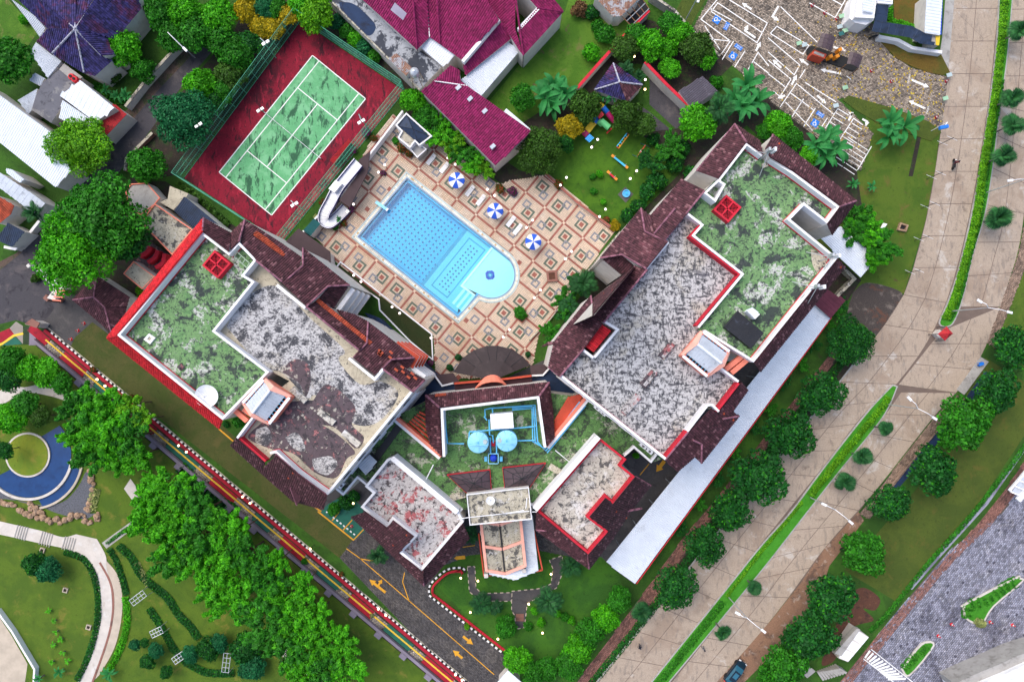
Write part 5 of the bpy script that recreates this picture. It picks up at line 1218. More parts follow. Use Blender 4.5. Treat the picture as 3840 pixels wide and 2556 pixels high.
bx = thing('roof_vent', P((680,1375), ZD), 'small brown pyramid vent on the green roof', 'vent')
p = P((680,1375), ZD); obj('cap', lathe((p.x, p.y, ZD), [(0.5,0),(0.5,.25),(0.02,.5)], 4), M['stain_dark'], bx); obj('collar', lathe((p.x, p.y, ZD - .02), [(0.55,0),(0.55,.1),(0.3,.1)], 4), M['roof_stone'], bx)
pf = thing('pipe_frame', P((905,975), ZD), 'pale green tube rack behind the red skylight on the left wing roof', 'frame')
for l in (f2(890,945,950,1000), f2(878,962,938,1015), f2(890,945,878,962), f2(905,960,892,976), f2(920,972,908,990), f2(935,986,924,1004)):
    obj('tube', tube([P(a, ZD + 0.9) for a in l], 0.06,6), lay('pale_green_tube', (0.35,0.45,0.33)), pf)
tp = thing('tarpaulin_cover', P((2790,1235), ZD), 'black tarpaulin stretched over plant on the green roof of the right wing', 'tarpaulin')
obj('sheet', prism(XY(f2(2769,1167,2865,1248,2817,1307,2718,1227),19), ZD, 19.0), M['tarp'], tp)
obj('weight_bar', wall_line(XY(f2(2718,1225,2769,1165),19.1),-0.08,0.08,18.9,19.1), M['iron'], tp)
wb = thing('roof_cabinet', P((2828,1175), ZD), 'white metal cabinet standing beside the black tarpaulin', 'cabinet')
obj('body', prism(XY(f2(2802,1168,2822,1156,2850,1178,2832,1196),19.8), ZD, 19.8), M['plastic_white'], wb); obj('lid', prism(XY(f2(2798,1162,2822,1152,2846,1170,2826,1186),20),19.8,19.9), M['metal_white'], wb)
for c, l in (((2880,575), 'over the valley between two brown roofs'),((3115,965), 'near the corner of the green roof'),((3060,1080), 'by the dish on the right wing')):
    p = P(c, ZD + 3); t = thing('antenna_mast', (p.x, p.y, ZD), 'lattice antenna mast ' + l, 'antenna')
    obj('pole', tube([(p.x, p.y, ZD),(p.x, p.y, ZD + 5)], 0.09,6), M['steel'], t)
    obj('panel_antenna', box((p.x + .25, p.y, ZD + 3.6),0.3,0.5,1.4), M['plastic_white'], t); obj('panel_antenna', box((p.x - .25, p.y + .2, ZD + 3.2),0.3,0.4,1.2), M['steel'], t)
    for a in (0.5,2.6,4.7): obj('stay', tube([(p.x, p.y, ZD + 3.2),(p.x + 2.2 * math.cos(a), p.y + 2.2 * math.sin(a), ZD)], 0.05,5), M['steel'], t)
    obj('ballast', box((p.x + 0.6, p.y - 0.8, ZD),0.7,0.6,0.4,.4), M['roof_stone'], t)
# =================================================================== carports and neighbours
cp = thing('carport', P((2700,1660)), 'long white corrugated carport running along the road behind the hotel', 'carport')
roof(cp, f2(3051,1142,3115,1191,2381,2187,2274,2105), [((3115,1191),4.2),((2381,2187),4.2),((2274,2105),4.7)], M['metal_white'], 'wave', sp=0.3)
for k in range(12):
    t = (k + .3) / 12
    for A, B in (((3100,1188),(2370,2175)),((3045,1150),(2282,2108))):
        p = P((A[0] + (B[0] - A[0]) * t, A[1] + (B[1] - A[1]) * t),4); obj('post', tube([(p.x, p.y, 0),(p.x, p.y, 4.3)], 0.07,6), M['steel'], cp)
obj('edge_rail', wall_line(XY(f2(3119,1190,2387,2188),4.15),-0.06,0.06,3.9,4.15), M['red_paint'], cp)
mp_ = thing('square_pavilion', P((3110,1130)), 'square maroon roof at the upper end of the long carport', 'pavilion')
roof(mp_, f2(3100,1081,3168,1130,3117,1191,3051,1138), [((3168,1130),4.9),((3117,1191),4.9),((3051,1138),5.2)], lay('maroon_roof_sheet', (0.10,0.024,0.04), vary=.2), 'seam', z0=0, sp=0.6)
c2 = thing('side_canopy', P((3170,940)), 'white corrugated canopy under the feathery trees beside the right wing', 'canopy')
roof(c2, f2(3046,862,3155,850,3288,971,3227,1040), [((3288,971),4.0),((3227,1040),4.0),((3155,850),4.5)], M['metal_white'], 'wave', sp=0.3)
for p in f2(3278,972,3228,1030,3160,860): obj('post', tube([P(p, 0), P(p, 4.0)], 0.08,6), M['steel'], c2)
bw = thing('garden_wall', P((3200,1080)), 'low cream block wall round the yard beside the square maroon roof', 'wall')
obj('wall_run', wall_line(XY(f2(3160,1000,3205,1045,3140,1110),1.4),-0.25,0.25,0,1.4), M['roof_stone'], bw)

# --- small service roofs by the gate on the left
sv = thing('service_house', P((620,880)), 'stained flat cement roof with orange edging between the court and the big tree', 'building')
A = q(0,1,1420,300,1770,540,1580,775,1285,470); block(sv, A, 4.6,4.4, deck='roof_stone'); parapet(sv, A, 4.4,4.65,0.16, mat='salmon')
s2 = thing('service_house', P((540,750)), 'lower grey cement roof next to the street, half under the big tree', 'building')
A = q(0,1,1200,120,1350,110,1470,250,1420,310,1290,410,1180,330,1150,190); block(s2, A, 3.2,3.0, deck='concrete'); parapet(s2, A, 3.0,3.2,0.14, mat='salmon')
s3 = thing('store_roof', P((640,740)), 'small tan cracked roof with pipes beside the dark blue sheet', 'building')
A = q(0,1,1560,140,1730,210,1700,260,1590,360,1470,290,1540,260); block(s3, A, 4.0,4.0, deck='roof_cream')
s4 = thing('blue_sheet_roof', P((710,810)), 'dark blue corrugated sheet roof below the tennis fence', 'roof')
roof(s4, q(0,1,1700,240,2110,580,1870,430,1780,530,1600,370), [(q(0,1,1700,240)[0], 4.4),(q(0,1,2110,580)[0], 4.4),(q(0,1,1600,370)[0], 3.9)], M['sheet_blue'], 'wave', z0=0, sp=0.3)
s5 = thing('pump_court', P((590,970)), 'small court with red curved fins between cement roofs and the big tree', 'building')
obj('floor', prism(XY(q(0,1,1250,820,1370,650,1570,790,1420,970),1.0),0,1.0), M['stain_dark'], s5)
for k in range(3):
    pts = spline(XY(q(0,1,1285 + k * 70,790 + k * 50,1350 + k * 70,745 + k * 50,1380 + k * 65,700 + k * 30),2.4),5)
    obj('red_fin', wall_line(pts, -0.3,0.3,1,2.4), M['red_paint'], s5)
s6 = thing('store_roof', P((530,1020)), 'narrow tan cracked roof with red edging beside the red tiled skirt', 'building')
A = q(0,1,1225,830,1420,970,1305,1090,1130,945); block(s6, A, 3.6,3.6, deck='roof_cream'); parapet(s6, A, 3.6,3.75,0.12, mat='salmon')
gh = thing('gatehouse', P((390,1140)), 'brown tiled hip roof gatehouse below the big tree', 'building')
ga, gb = q(0,1,860,1160)[0], q(0,1,960,1250)[0]
c1, c2_, c3, c4 = q(0,1,890,965,1190,1160,1020,1480,670,1185)
for pl, sp_ in (([c1, c2_, q(0,1,1165,1245)[0], gb, ga], [(c1,3.2),(c2_, 3.2),(ga, 4.6)]),([c1, ga, c4], [(c1,3.2),(c4,3.2),(ga, 4.6)]),([ga, gb, c3, c4], [(c4,3.2),(c3,3.2),(gb, 4.6)]),([gb, q(0,1,1165,1245)[0], q(0,1,1150,1320)[0], c3], [(q(0,1,1165,1245)[0], 3.25),(c3,3.2),(gb, 4.6)])):
    roof(gh, pl, sp_, TB, z0=0)
for a, b in ((c1, ga),(c4, ga),(c3, gb)): ridge(gh, [P(a, 3.3), P(b, 4.7)])
ridge(gh, [P(ga, 4.7), P(gb, 4.7)])
g1 = thing('gate_screen', P((170,1045)), 'tall cream framed gate screen slanting across the street end', 'gate')
for a, b in ((q(0,1,290,880)[0], q(0,1,520,1080)[0]),(q(0,1,320,870)[0], q(0,1,560,1060)[0])): obj('beam', wall_line(XY([a, b], 4.0),-0.14,0.14,3.6,4.0), M['white'], g1)
for p in q(0,1,300,880,530,1075): obj('post', box((*P(p, 3).xy, 0),0.5,0.5,4,.7), M['wall'], g1)
obj('gate_leaf', wall_line(XY(q(0,1,200,855,330,890),1.8),-0.06,0.06,0,1.8), M['iron'], g1)
g2 = thing('gate_portal', P((210,1110)), 'brick and white gate portal with red trim beside the gatehouse', 'gate')
obj('lintel', prism(XY(q(0,1,500,1080,610,1060,500,1190,430,1170),4.2),3.5,4.2), M['wall'], g2)
for k in range(4): obj('trim_band', wall_line(XY(q(0,1,480 + k * 12,1185 - k * 28,560 + k * 14,1195 - k * 32),4.4),-0.1,0.1,4.2,4.4), M['salmon'], g2)
for p in q(0,1,520,1090,450,1170): obj('pier', box((*P(p, 3).xy, 0),0.8,0.8,3.6,.9), M['brick'], g2)
g3 = thing('gate_pier', P((120,1215)), 'white and brick gate pier at the start of the coloured walkway', 'gate pier')
obj('pier_block', prism(XY(q(0,1,230,1410,290,1370,355,1400,330,1440),2.6),0,2.6), M['wall'], g3); obj('cap', prism(XY(q(0,1,225,1405,290,1358,365,1398,335,1445),2.8),2.6,2.8), M['brick'], g3)

# --- terrace house with magenta roofs
th = thing('terrace_house', P((1650,150)), 'sprawling house with ribbed magenta roofs and a stained terrace by the court', 'house')
A = q(1,0,690,20,640,-30,985,-30,1500,470,1520,480,1710,610,1500,830); block(th, A, 3.6,3.6, deck='terrace')
obj('terrace_kerb', wall_line(XY(q(1,0,690,20,1500,832),3.9),0.0,0.25,3.4,3.9), M['roof_stone'], th)
obj('wet_patch', sheet(spline(XY(q(1,0,760,20,900,40,1060,180,1100,260,1040,330,930,260,800,130,760,20),3.6),5),3.61), M['roof_blue'], th)
TM = M['tile_magenta']
def pr(poly, e0, e1, r, ze=5.2, zr=7.2, mat=TM, par=None, z0=0, sp=0.34): return roof(par or th, poly, [(e0, ze),(e1, ze),(r, zr)], mat, z0=z0, sp=sp, hang=0.96)
pr(f2(1350,-60,1546,-60,1549,0,1558,122,1564,186,1362,0),(1362,0),(1564,186),(1549,0))
pr(f2(1546,-60,1597,-60,1610,140,1564,186,1558,122),(1564,186),(1608,140),(1550,0),5.2,7.0)
pr(f2(1597,-60,1637,-60,1650,166,1612,140),(1650,166),(1612,140),(1617,-60),5.2,6.4)
pr(f2(1637,-60,1790,-60,1871,75,1733,226,1650,166),(1650,166),(1733,226),(1790,-60),5.2,8.0)
pr(f2(1882,82,1935,130,1746,283,1735,235),(1746,283),(1935,130),(1882,82),4.4,5.4)
pr(f2(1829,-60,1932,-60,1932,108,1963,208,1948,190,1882,84,1829,5),(1963,208),(1882,84),(1932,-60),5.2,7.4)
pr(f2(1932,-60,2040,-60,2112,45,1963,208,1944,112,2015,30),(2112,45),(1963,208),(1935,-40),5.2,7.4)
for a, b in (((1871,72),(1735,230)),((1944,110),(2018,32))): obj('white_gutter', wall_line(XY([a, b], 6.2),-0.25,0.25,5.2,6.2), M['white'], th)
for a, b in (((1549,0),(1564,186)),((1637,-20),(1650,166)),((1932,-20),(1963,208)),((2015,30),(2112,45))): ridge(th, [P(a, 7.5), P(b, 5.5)], M['tile_magenta'], 0.16)
ridge(th, [P((1597,-40),5.9), P((1611,140),5.4)], M['white'], 0.08, 'gutter')
for pl in (q(1,0,1275,25,1385,125,1350,187,1235,92),):
    pts, n = plane_from(pl, [((1362,0),5.35),((1564,186),5.35),((1549,0),7.35)]); pts = pts if area2([p.xy for p in pts]) > 0 else pts[::-1]
    obj('roof_window', (pts + [p - n * .2 for p in pts], [(0,1,2,3),(4,7,6,5),(0,4,5,1),(1,5,6,2),(2,6,7,3),(3,7,4,0)]), lay('frosted_roof_light', (0.3,0.27,0.36), rough=.3), th)
wr = thing('white_lean_to', P((1640,190)), 'white ribbed sheet roof tucked under the magenta eaves beside the water tank', 'roof')
roof(wr, q(1,0,1610,340,1690,410,1725,395,1845,490,1720,615,1505,430), [(q(1,0,1505,430)[0], 4.4),(q(1,0,1720,615)[0], 4.4),(q(1,0,1845,490)[0], 5.0)], M['metal_white'], 'wave', z0=0, sp=0.36)
wr = thing('white_patio_roof', P((1830,250)), 'long white patio roof between the magenta house and its lawn', 'roof')
roof(wr, f2(1887,142,1948,192,1801,364,1727,300,1750,285), [((1948,192),3.4),((1801,364),3.4),((1887,142),3.9)], M['metal_white'], 'wave', z0=0, sp=0.4)
wr = thing('white_porch_roof', P((1935,460)), 'small white porch roof on the lawn end of the long magenta roof', 'roof')
roof(wr, f2(1899,407,1994,488,1975,512,1878,432), [((1994,488),3.6),((1975,512),3.6),((1899,407),3.9)], M['metal_white'], 'wave', z0=0, sp=0.4)
lh = thing('annexe_house', P((1780,440)), 'long magenta roofed annexe running beside the pool hedge', 'house')
roof(lh, f2(1580,343,1629,302,1752,322,1990,490,1972,512,1858,620), [((1580,343),5.0),((1858,620),5.0),((1990,490),6.6)], TM, z0=0, sp=0.34, hang=0.97)
roof(lh, f2(1629,302,1690,246,1722,262,1727,304,1752,322), [((1629,302),5.9),((1752,322),5.9),((1700,246),6.6)], TM, z0=0, sp=0.34)
ridge(lh, [P((1630,304),5.9), P((1752,322),6.1)], M['white'], 0.1, 'gutter')
for c in f2(1719,330,1763,372,1818,418,1848,550):
    p = P(c, 6.0); obj('roof_light', box((p.x, p.y, 5.75),0.8,0.55,0.5,.75), M['metal_grey'], lh)
obj('blue_plinth', wall_line(XY(f2(1582,352,1860,632),1.0),-0.1,0.1,0,1.0), lay('faded_blue_paint', (0.06,0.10,0.2)), lh)
tw = thing('steel_water_tank', P((1552,268)), 'round steel water tank on a lattice tower over the stained terrace', 'water tank')
p = P((1552,265),9.0); obj('tank', lathe((p.x, p.y, 7.6), [(0.3,-.2),(0.62,0),(0.66,.3),(0.66,1.0),(0.5,1.25),(0.25,1.35),(0.2,1.45)], 18), M['steel'], tw, smooth=True)
for s in (-1,1):
    for r in (-1,1): obj('leg', tube([(p.x + s * .5, p.y + r * .5,7.5),(p.x + s * .8, p.y + r * .8,3.6)], 0.05,5), M['wood'], tw)
for k in range(5):
    zz = 4 + k * .8; obj('brace', tube([(p.x - .7, p.y - .7, zz),(p.x + .7, p.y - .7, zz + .4),(p.x + .7, p.y + .7, zz),(p.x - .7, p.y + .7, zz + .4),(p.x - .7, p.y - .7, zz)], 0.03,4), M['roof_stone'], tw)
bs = thing('rusty_lean_to', P((1500,250)), 'rusty brown sheet shelter on the stained terrace beside the water tank', 'shelter')
roof(bs, q(1,0,1215,545,1290,490,1430,620,1380,700), [(q(1,0,1215,545)[0], 5.0),(q(1,0,1380,700)[0], 5.0),(q(1,0,1290,490)[0], 5.4)], M['metal_rust'], 'wave', z0=3.6, sp=0.25)

# --- blue-black house and sheds on the upper left
h1 = thing('tiled_house', P((290,110)), 'big house with blue black tiled hip roofs and grey valleys, upper left corner', 'house')
TBL = M['tile_blue']; ap = (282,108)
for pl, e0, e1, zz in ((f2(282,108,286,-60,384,-60),(384,-40),(286,-40),(5.6,7.4)),(f2(282,108,384,-50,500,-50,531,31,465,110,440,145,396,137),(531,31),(465,112),(4.6,7.4)),(f2(282,108,396,137,430,205,380,208),(430,205),(396,137),(5.0,7.4)),
    (f2(282,108,380,208,420,228,355,286,315,272),(420,228),(355,286),(4.6,7.4)),(f2(282,108,315,274,196,201),(315,274),(196,201),(4.6,7.4)),(f2(282,108,196,201,138,155,180,106),(196,201),(138,155),(4.6,7.4)),
    (f2(282,108,180,106,20,-50,120,-50,151,0),(180,106),(20,-50),(4.6,7.4)),(f2(282,108,151,0,120,-60,286,-60),(286,-60),(140,-40),(5.8,7.4))):
    pr(pl, e0, e1, ap, zz[0], zz[1], TBL, h1)
for b in ((384,-30),(151,0),(380,208),(196,200),(286,-30),(315,272)): ridge(h1, [P(ap, 7.5), P(b, 5.3)], M['gutter'], 0.16)
roof(h1, f2(40,-5,130,60,170,105,150,140,100,70), [((150,140),3.6),((100,70),3.6),((130,60),4.0)], M['metal_grey'], 'wave', z0=0, sp=.3)
obj('cream_wall', prism(XY(f2(465,112,531,35,555,50,545,80,488,122),0),0,2.6), M['wall'], h1)
def shed(name, label, poly, e0, e1, r, ze, zr, mat, kind='wave', sp=0.3, z0=0, cat='shed', down=None):
    c = (sum(p[0] for p in poly) / len(poly), sum(p[1] for p in poly) / len(poly)); t = thing(name, P(c), label, cat)
    roof(t, poly, [(e0, ze),(e1, ze),(r, zr)], mat, kind, z0=z0, sp=sp, wall=M['wall'], down=down); return t
def i_(pl): return pl
a = q(0,0,330,390,560,570,440,715,280,480); shed('metal_roof_shed', 'grey striped metal roof against the blue black tiled house', a, a[1], a[2], a[0], 3.6,4.2, M['metal_grey'])
a = q(0,0,545,640,760,720,560,900,580,960,470,1130,290,1010,330,880,390,760)
sl = thing('slab_roof_house', P((200,370)), 'dark grey slab roof with red water tanks between metal roofs', 'house'); block(sl, a, 3.4,3.4, deck='slab')
obj('pale_slab', prism(XY(q(0,0,545,640,590,585,760,710,690,760),3.5),3.3,3.55), M['concrete'], sl)
for c, l in (((655,705), 'orange red plastic water tank with a black lid on the slab roof'),((685,728), 'red plastic water tank behind the one with the black lid')):
    p = P(q(0,0, *c)[0], 4.6); t = thing('water_tank', (p.x, p.y, 3.5), l, 'water tank'); obj('drum', lathe((p.x, p.y, 3.56), [(0.5,0),(0.52,.9),(0.45,1.15),(0.2,1.25)], 16), M['red'], t); obj('lid', lathe((p.x, p.y, 4.8), [(0.22,0),(0.22,.1),(0.02,.12)], 12), M['black'], t)
a = q(0,0,740,740,1050,990,880,1125,550,880); shed('metal_roof_house', 'bright white sheet roof beside the small red roof by the street', a, a[3], a[2], a[0], 4.2,5.0, M['metal_white'], 'seam', .8, cat='house')
a = q(0,0,575,920,880,1130,870,1185,820,1240,545,1085); shed('metal_roof_house', 'pale blue striped roof below the bright white sheet roof', a, a[4], a[3], a[0], 3.6,4.3, M['metal_white'], cat='house')
a = q(0,0,1040,955,1165,1050,955,1270,865,1175); shed('red_roof_shed', 'weathered red sheet roof at the street edge', a, a[1], a[2], a[0], 3.2,3.7, M['metal_red'])
a = f2(-80,300,0,358,195,500,265,640,208,702,0,535,-80,470); shed('long_metal_roof', 'long white corrugated roof running out of the picture on the left edge', a, a[2], a[1], a[5], 5.4,4.2, M['metal_white'], sp=.36, cat='building', down=((0,358),(0 - 120,358 + 150)))
a = q(0,0,165,920,345,815,300,1005,260,1050); shed('metal_roof_shed', 'small grey sheet roof left of the dark slab', a, a[2], a[3], a[1], 2.8,3.2, M['metal_grey'])
a = q(0,0,320,670,410,720,370,790,270,740); shed('metal_roof_shed', 'tiny grey roof above the small sheet roof', a, a[2], a[3], a[1], 2.8,3.2, M['metal_grey'])
a = q(0,1,-60,10,0,20,300,215,415,300,310,420,200,310,0,160,-60,120); shed('metal_roof_house', 'pale grey roof with a stepped end on the left edge', a, a[4], a[5], a[3], 4.0,4.5, M['metal_grey'], 'seam', .9, cat='house')
a = q(0,1,60,-20,110,-10,220,80,180,110,60,20); shed('metal_roof_shed', 'narrow white roof strip beside the long corrugated roof', a, a[3], a[4], a[1], 4.4,4.7, M['metal_white'])
a = q(0,1,-40,220,130,320,100,400,0,480,-40,480); shed('orange_tile_house', 'patchy orange tiled roof on the left edge', a, a[2], a[3], a[0], 3.6,4.4, M['tile_orange'], 'tile', cat='house')
a = q(0,1,75,480,225,560,110,700,0,650,-30,620); shed('blue_roof_shed', 'dark blue sheet roof beside the low street wall', a, a[2], a[3], a[0], 2.8,3.4, M['sheet_blue'])
a = q(0,1,330,330,480,320,420,400,340,420); shed('shop_stall', 'small cream stall with yellow sign by the stepped grey roof', a, a[2], a[3], a[0], 2.4,2.7, M['roof_stone'], 'flat')
def wall_thing(name, label, pts, h, th, mat, cap=None):
    t = thing(name, P(pts[0]), label, 'wall'); obj('wall_run', wall_line(XY(pts, h),-th / 2, th / 2,0, h), M[mat], t)
    if cap: obj('coping', wall_line(XY(pts, h),-th / 2 - .06, th / 2 + .06, h, h + .1), M[cap], t)
    return t
wall_thing('street_wall', 'mossy cream wall along the street below the big house', f2(470,400,540,310,640,200,680,160),1.6,0.3, 'wall', 'roof_stone')
wall_thing('street_wall', 'low cream wall by the dark blue sheet roof at the street', q(0,1,380,440,260,590,140,720,40,700),1.4,0.3, 'wall', 'white')
wall_thing('street_wall', 'low red brown wall on the tree side of the street', q(0,0,1400,1220,1160,1460,1150,1568),0.9,0.3, 'brick', 'roof_stone')
# --- behind the playground
hb = thing('blue_hip_house', P((2320,310)), 'small house with faded blue black hip roof behind the playground', 'house'); ap = (2324,308)
for pl, e0, e1 in ((f2(2300,237,2324,308,2228,337),(2300,237),(2228,337)),(f2(2300,237,2410,318,2324,308),(2300,237),(2410,318)),(f2(2324,308,2410,318,2353,380),(2410,318),(2353,380)),(f2(2324,308,2353,380,2228,337),(2353,380),(2228,337))):
    pr(pl, e0, e1, ap, 3.4,4.6, M['tile_blue'] if e0 != (2410,318) else TB, hb)
for b in ((2300,237),(2410,318),(2228,337),(2353,380)): ridge(hb, [P(ap, 4.7), P(b, 3.6)], M['gutter'] if b[0] != 2353 else TB, .14)
a = q(2,0,1750,700,1890,835,1650,990,1530,840); shed('metal_roof_shed', 'dark striped metal shed roof beside the banana clump', a, a[2], a[3], a[0], 3.2,3.7, M['metal_dark'])
a = q(2,0,760,-30,1180,-30,1000,150,930,155); shed('rusty_roof_shed', 'rusty patched sheet roof at the top edge', a, a[3], a[2], a[0], 3.2,3.8, M['metal_rust'])
pg = thing('open_roof_frame', P((2380,40)), 'bare timber roof frame over a flat dark sheet beside the rusty roof', 'frame')
obj('shade_sheet', sheet(XY(q(2,0,1010,150,1190,-20,1260,80,1095,240),0),0.02), M['dark'], pg)  # flat near-black sheet on level ground, dark by colour alone
for k in range(5):
    t = k / 4; obj('rafter', tube([P((2332 + 74 * t, 61 - 69 * t),2.6), P((2367 + 67 * t, 98 - 65 * t),2.6)], 0.07,4), M['wood'], pg)
for a, b in (((2332,61),(2406,-8)),((2350,80),(2420,12)),((2367,98),(2434,33))): obj('purlin', tube([P(a, 2.65), P(b, 2.65)], 0.06,4), M['steel'], pg)
for p_ in f2(2332,61,2367,98,2434,33,2406,-8): obj('post', tube([P(p_, 0), P(p_, 2.6)], 0.08,5), M['wood'], pg)
wall_thing('garden_wall', 'white and red wall between the dark inner drive and the shed', f2(2418,233,2500,318,2590,404),2.6,0.35, 'wall', 'red_paint')
wall_thing('garden_wall', 'long white and red wall separating the house lawn from the playground', f2(2434,40,2335,140,2240,245,2165,330),2.4,0.35, 'wall', 'red_paint')
wall_thing('garden_wall', 'grey block wall along the edge of the parking lot', f2(2440,-20,2530,40,2590,110,2700,210),2.0,0.25, 'concrete', 'roof_stone')
wall_thing('garden_wall', 'low cream wall between the pool deck and the playground', f2(2046,652,2160,755,2290,850),0.7,0.25, 'wall', 'deck_brown')
wall_thing('garden_wall', 'low cream wall between the pool deck and the right wing garden', f2(2325,868,2180,1045,2060,1200,1985,1275),0.6,0.2, 'roof_stone')
wall_thing('garden_wall', 'white wall between the tennis court and the pool deck', f2(1510,415,1400,560,1320,660,1200,800,1135,870),1.7,0.28, 'white')
# --- pool side pavilions
ph = thing('pool_house', P((1550,500)), 'white pool house with a dark glass roof in the top corner of the deck', 'building')
A = q(1,0,1280,1150,1380,1035,1620,1250,1500,1340,1460,1300,1415,1360,1300,1265,1335,1205); block(ph, A, 3.6,3.2, deck='roof_stone', wall='white'); parapet(ph, A, 3.2,3.6,0.2)
B_ = [P(p, 3.4) for p in q(1,0,1310,1160,1385,1060,1590,1250,1500,1325)]
obj('glass_roof', (B_ + [Vector((sum((b.x for b in B_)) / 4, sum((b.y for b in B_)) / 4,4.1))], [(0,1,4),(1,2,4),(2,3,4),(3,0,4)]), M['sheet_blue'], ph)
for k in range(4): obj('glazing_bar', tube([B_[k] + Vector((0,0,.03)), Vector((sum((b.x for b in B_)) / 4, sum((b.y for b in B_)) / 4,4.13))], 0.035,4), M['iron'], ph)
obj('porch', prism(XY(q(1,0,1420,1370,1480,1310,1560,1370,1480,1440),2.4),0,2.4), M['concrete'], ph); parapet(ph, q(1,0,1415,1370,1480,1300,1570,1370,1480,1450),2.4,2.7,0.15)
br1 = thing('brown_flat_roof', P((1160,930)), 'flat dark brown roof between the tennis fence and the left wing tiles', 'roof')
obj('roof_slab', prism(XY(f2(1119,856,1237,942,1240,1004,1190,985,1062,915),4.0),3.7,4.0), M['roof_brown'], br1)
obj('back_wall', prism(XY(f2(1119,860,1230,945,1236,998,1190,980,1066,913),3.7),0,3.7), M['wall'], br1)
obj('red_beam', wall_line(XY(f2(1062,915,1112,955),4.3),-0.15,0.15,4,4.3), M['red_paint'], br1)
gt = thing('green_tarp_roof', P((1180,850)), 'small dark teal sheet roof in the corner below the slide', 'roof')
roof(gt, q(1,1,530,440,590,490,500,600,435,545), [(q(1,1,590,490)[0], 2.2),(q(1,1,500,600)[0], 2.2),(q(1,1,530,440)[0], 2.6)], M['green_sheet'], 'wave', z0=0, sp=.25)
ws = thing('water_slide', P((1260,760)), 'white hairpin water slide with purple rails between court and pool deck', 'slide')
obj('shelter_roof', prism(XY(f2(1388,567,1378,648,1311,777,1272,750,1340,656,1345,600),3.0),2.75,3.0), M['roof_brown'], ws)
for p_ in f2(1378,575,1370,645,1308,768,1280,748): obj('roof_post', tube([P(p_, 0), P(p_, 2.8)], 0.08,6), M['iron'], ws)
pth = f2(1345,610,1300,665,1268,706,1238,762,1218,800,1216,826,1236,836,1262,818,1300,780); n_ = 40
sp2 = spline(pth, 5); N_ = len(sp2)
pts3 = [P(p_, 3.6 - 2.9 * i / (N_ - 1)) for i, p_ in enumerate(sp2)]
def trough(off, wd, up, mat, nm):
    xy = [p_.xy for p_ in pts3]; a, b = off_line(xy, off - wd / 2), off_line(xy, off + wd / 2); k = len(xy)
    v = [(*a[i], pts3[i].z + up) for i in range(k)] + [(*b[i], pts3[i].z + up) for i in range(k)] + [(*a[i], pts3[i].z - .25) for i in range(k)] + [(*b[i], pts3[i].z - .25) for i in range(k)]
    f = []
    for i in range(k - 1): f += [(i, i + 1, k + i + 1, k + i),(i, 2 * k + i, 2 * k + i + 1, i + 1),(k + i, k + i + 1,3 * k + i + 1,3 * k + i)]
    obj(nm, (v, f), mat, ws)
trough(0,1.5,0, M['plastic_white'], 'chute'); trough(0.8,0.22,0.35, M['purple'], 'rail'); trough(-0.8,0.22,0.35, M['purple'], 'rail'); trough(0.8,0.10,0.40, M['plastic_white'], 'rail_cap'); trough(-0.8,0.10,0.40, M['plastic_white'], 'rail_cap')
for k in range(4, N_ - 3,6): obj('leg', tube([(*pts3[k].xy, 0), tuple(pts3[k] - Vector((0,0,.2)))], 0.1,6), M['steel'], ws)
for k in range(7):
    i = 14 + k * 2
    if i < N_: obj('joint_seam', tube([Vector((*off_line([x.xy for x in pts3], -.72)[i], pts3[i].z + .02)), Vector((*off_line([x.xy for x in pts3], .72)[i], pts3[i].z + .02))], 0.02,4), M['concrete'], ws)
obj('tower_box', prism(XY(q(1,1,730,85,790,120,720,200,665,165),3.8),0,3.8), M['plastic_white'], ws)
# bench shelter in the tennis court
roof(bt, q(1,0,850,1275,875,1310,720,1510,680,1470), [(q(1,0,875,1310)[0], 1.9),(q(1,0,720,1510)[0], 1.9),(q(1,0,850,1275)[0], 2.2)], M['metal_red'], 'wave', z0=0.05, sp=.22, wall=M['dark'])
# --- top right gate buildings
gb_ = thing('guard_building', P((3240,30)), 'white stepped guard building with a striped roof at the top edge', 'building')
for pl, zz in ((q(3,0,800,-60,1010,-60,970,190,900,230,800,210,750,170,760,40),2.8),(q(3,0,830,-60,1005,-60,975,170,800,160),3.8)):
    obj('storey', prism(XY(pl, zz),0, zz), M['white'], gb_)
roof(gb_, q(3,0,880,-60,985,-60,960,120,870,100), [(q(3,0,985,-60)[0], 4.2),(q(3,0,960,120)[0], 4.2),(q(3,0,870,100)[0], 4.4)], M['metal_white'], 'wave', sp=.4)
g5 = thing('guard_annexe', P((3310,0)), 'small white flat roof annexe beside the guard building', 'building'); obj('storey', prism(XY(q(3,0,1010,-60,1150,-60,1145,40,1005,30),3.2),0,3.2), M['white'], g5); obj('roof_panel', prism(XY(q(3,0,1020,-60,1140,-60,1135,15,1015,5),3.3),3.2,3.3), M['metal_white'], g5)
bc = thing('blue_walkway_roof', P((3380,120)), 'dark blue angular walkway roof leading from guard building to the road', 'roof')
for pl, e0, e1, r in ((q(3,0,1000,40,1110,50,1090,205,980,190),1,2,0),(q(3,0,980,190,1320,240,1300,345,960,290),3,2,0),(q(3,0,1320,240,1415,290,1395,400,1300,345),3,2,0),(q(3,0,1415,305,1510,325,1495,415,1395,400),3,2,0)):
    roof(bc, pl, [(pl[e0], 2.8),(pl[e1], 2.8),(pl[r], 3.3)], M['sheet_blue'], 'seam', sp=1.2)
for p_ in q(3,0,985,285,1290,335,1390,390,1490,410,990,60): obj('post', tube([P(p_, 0), P(p_, 2.8)], 0.07,6), M['iron'], bc)
sc_ = thing('striped_carport', P((3500,60)), 'white striped shed roof with blue edge along the road at the top', 'shed')
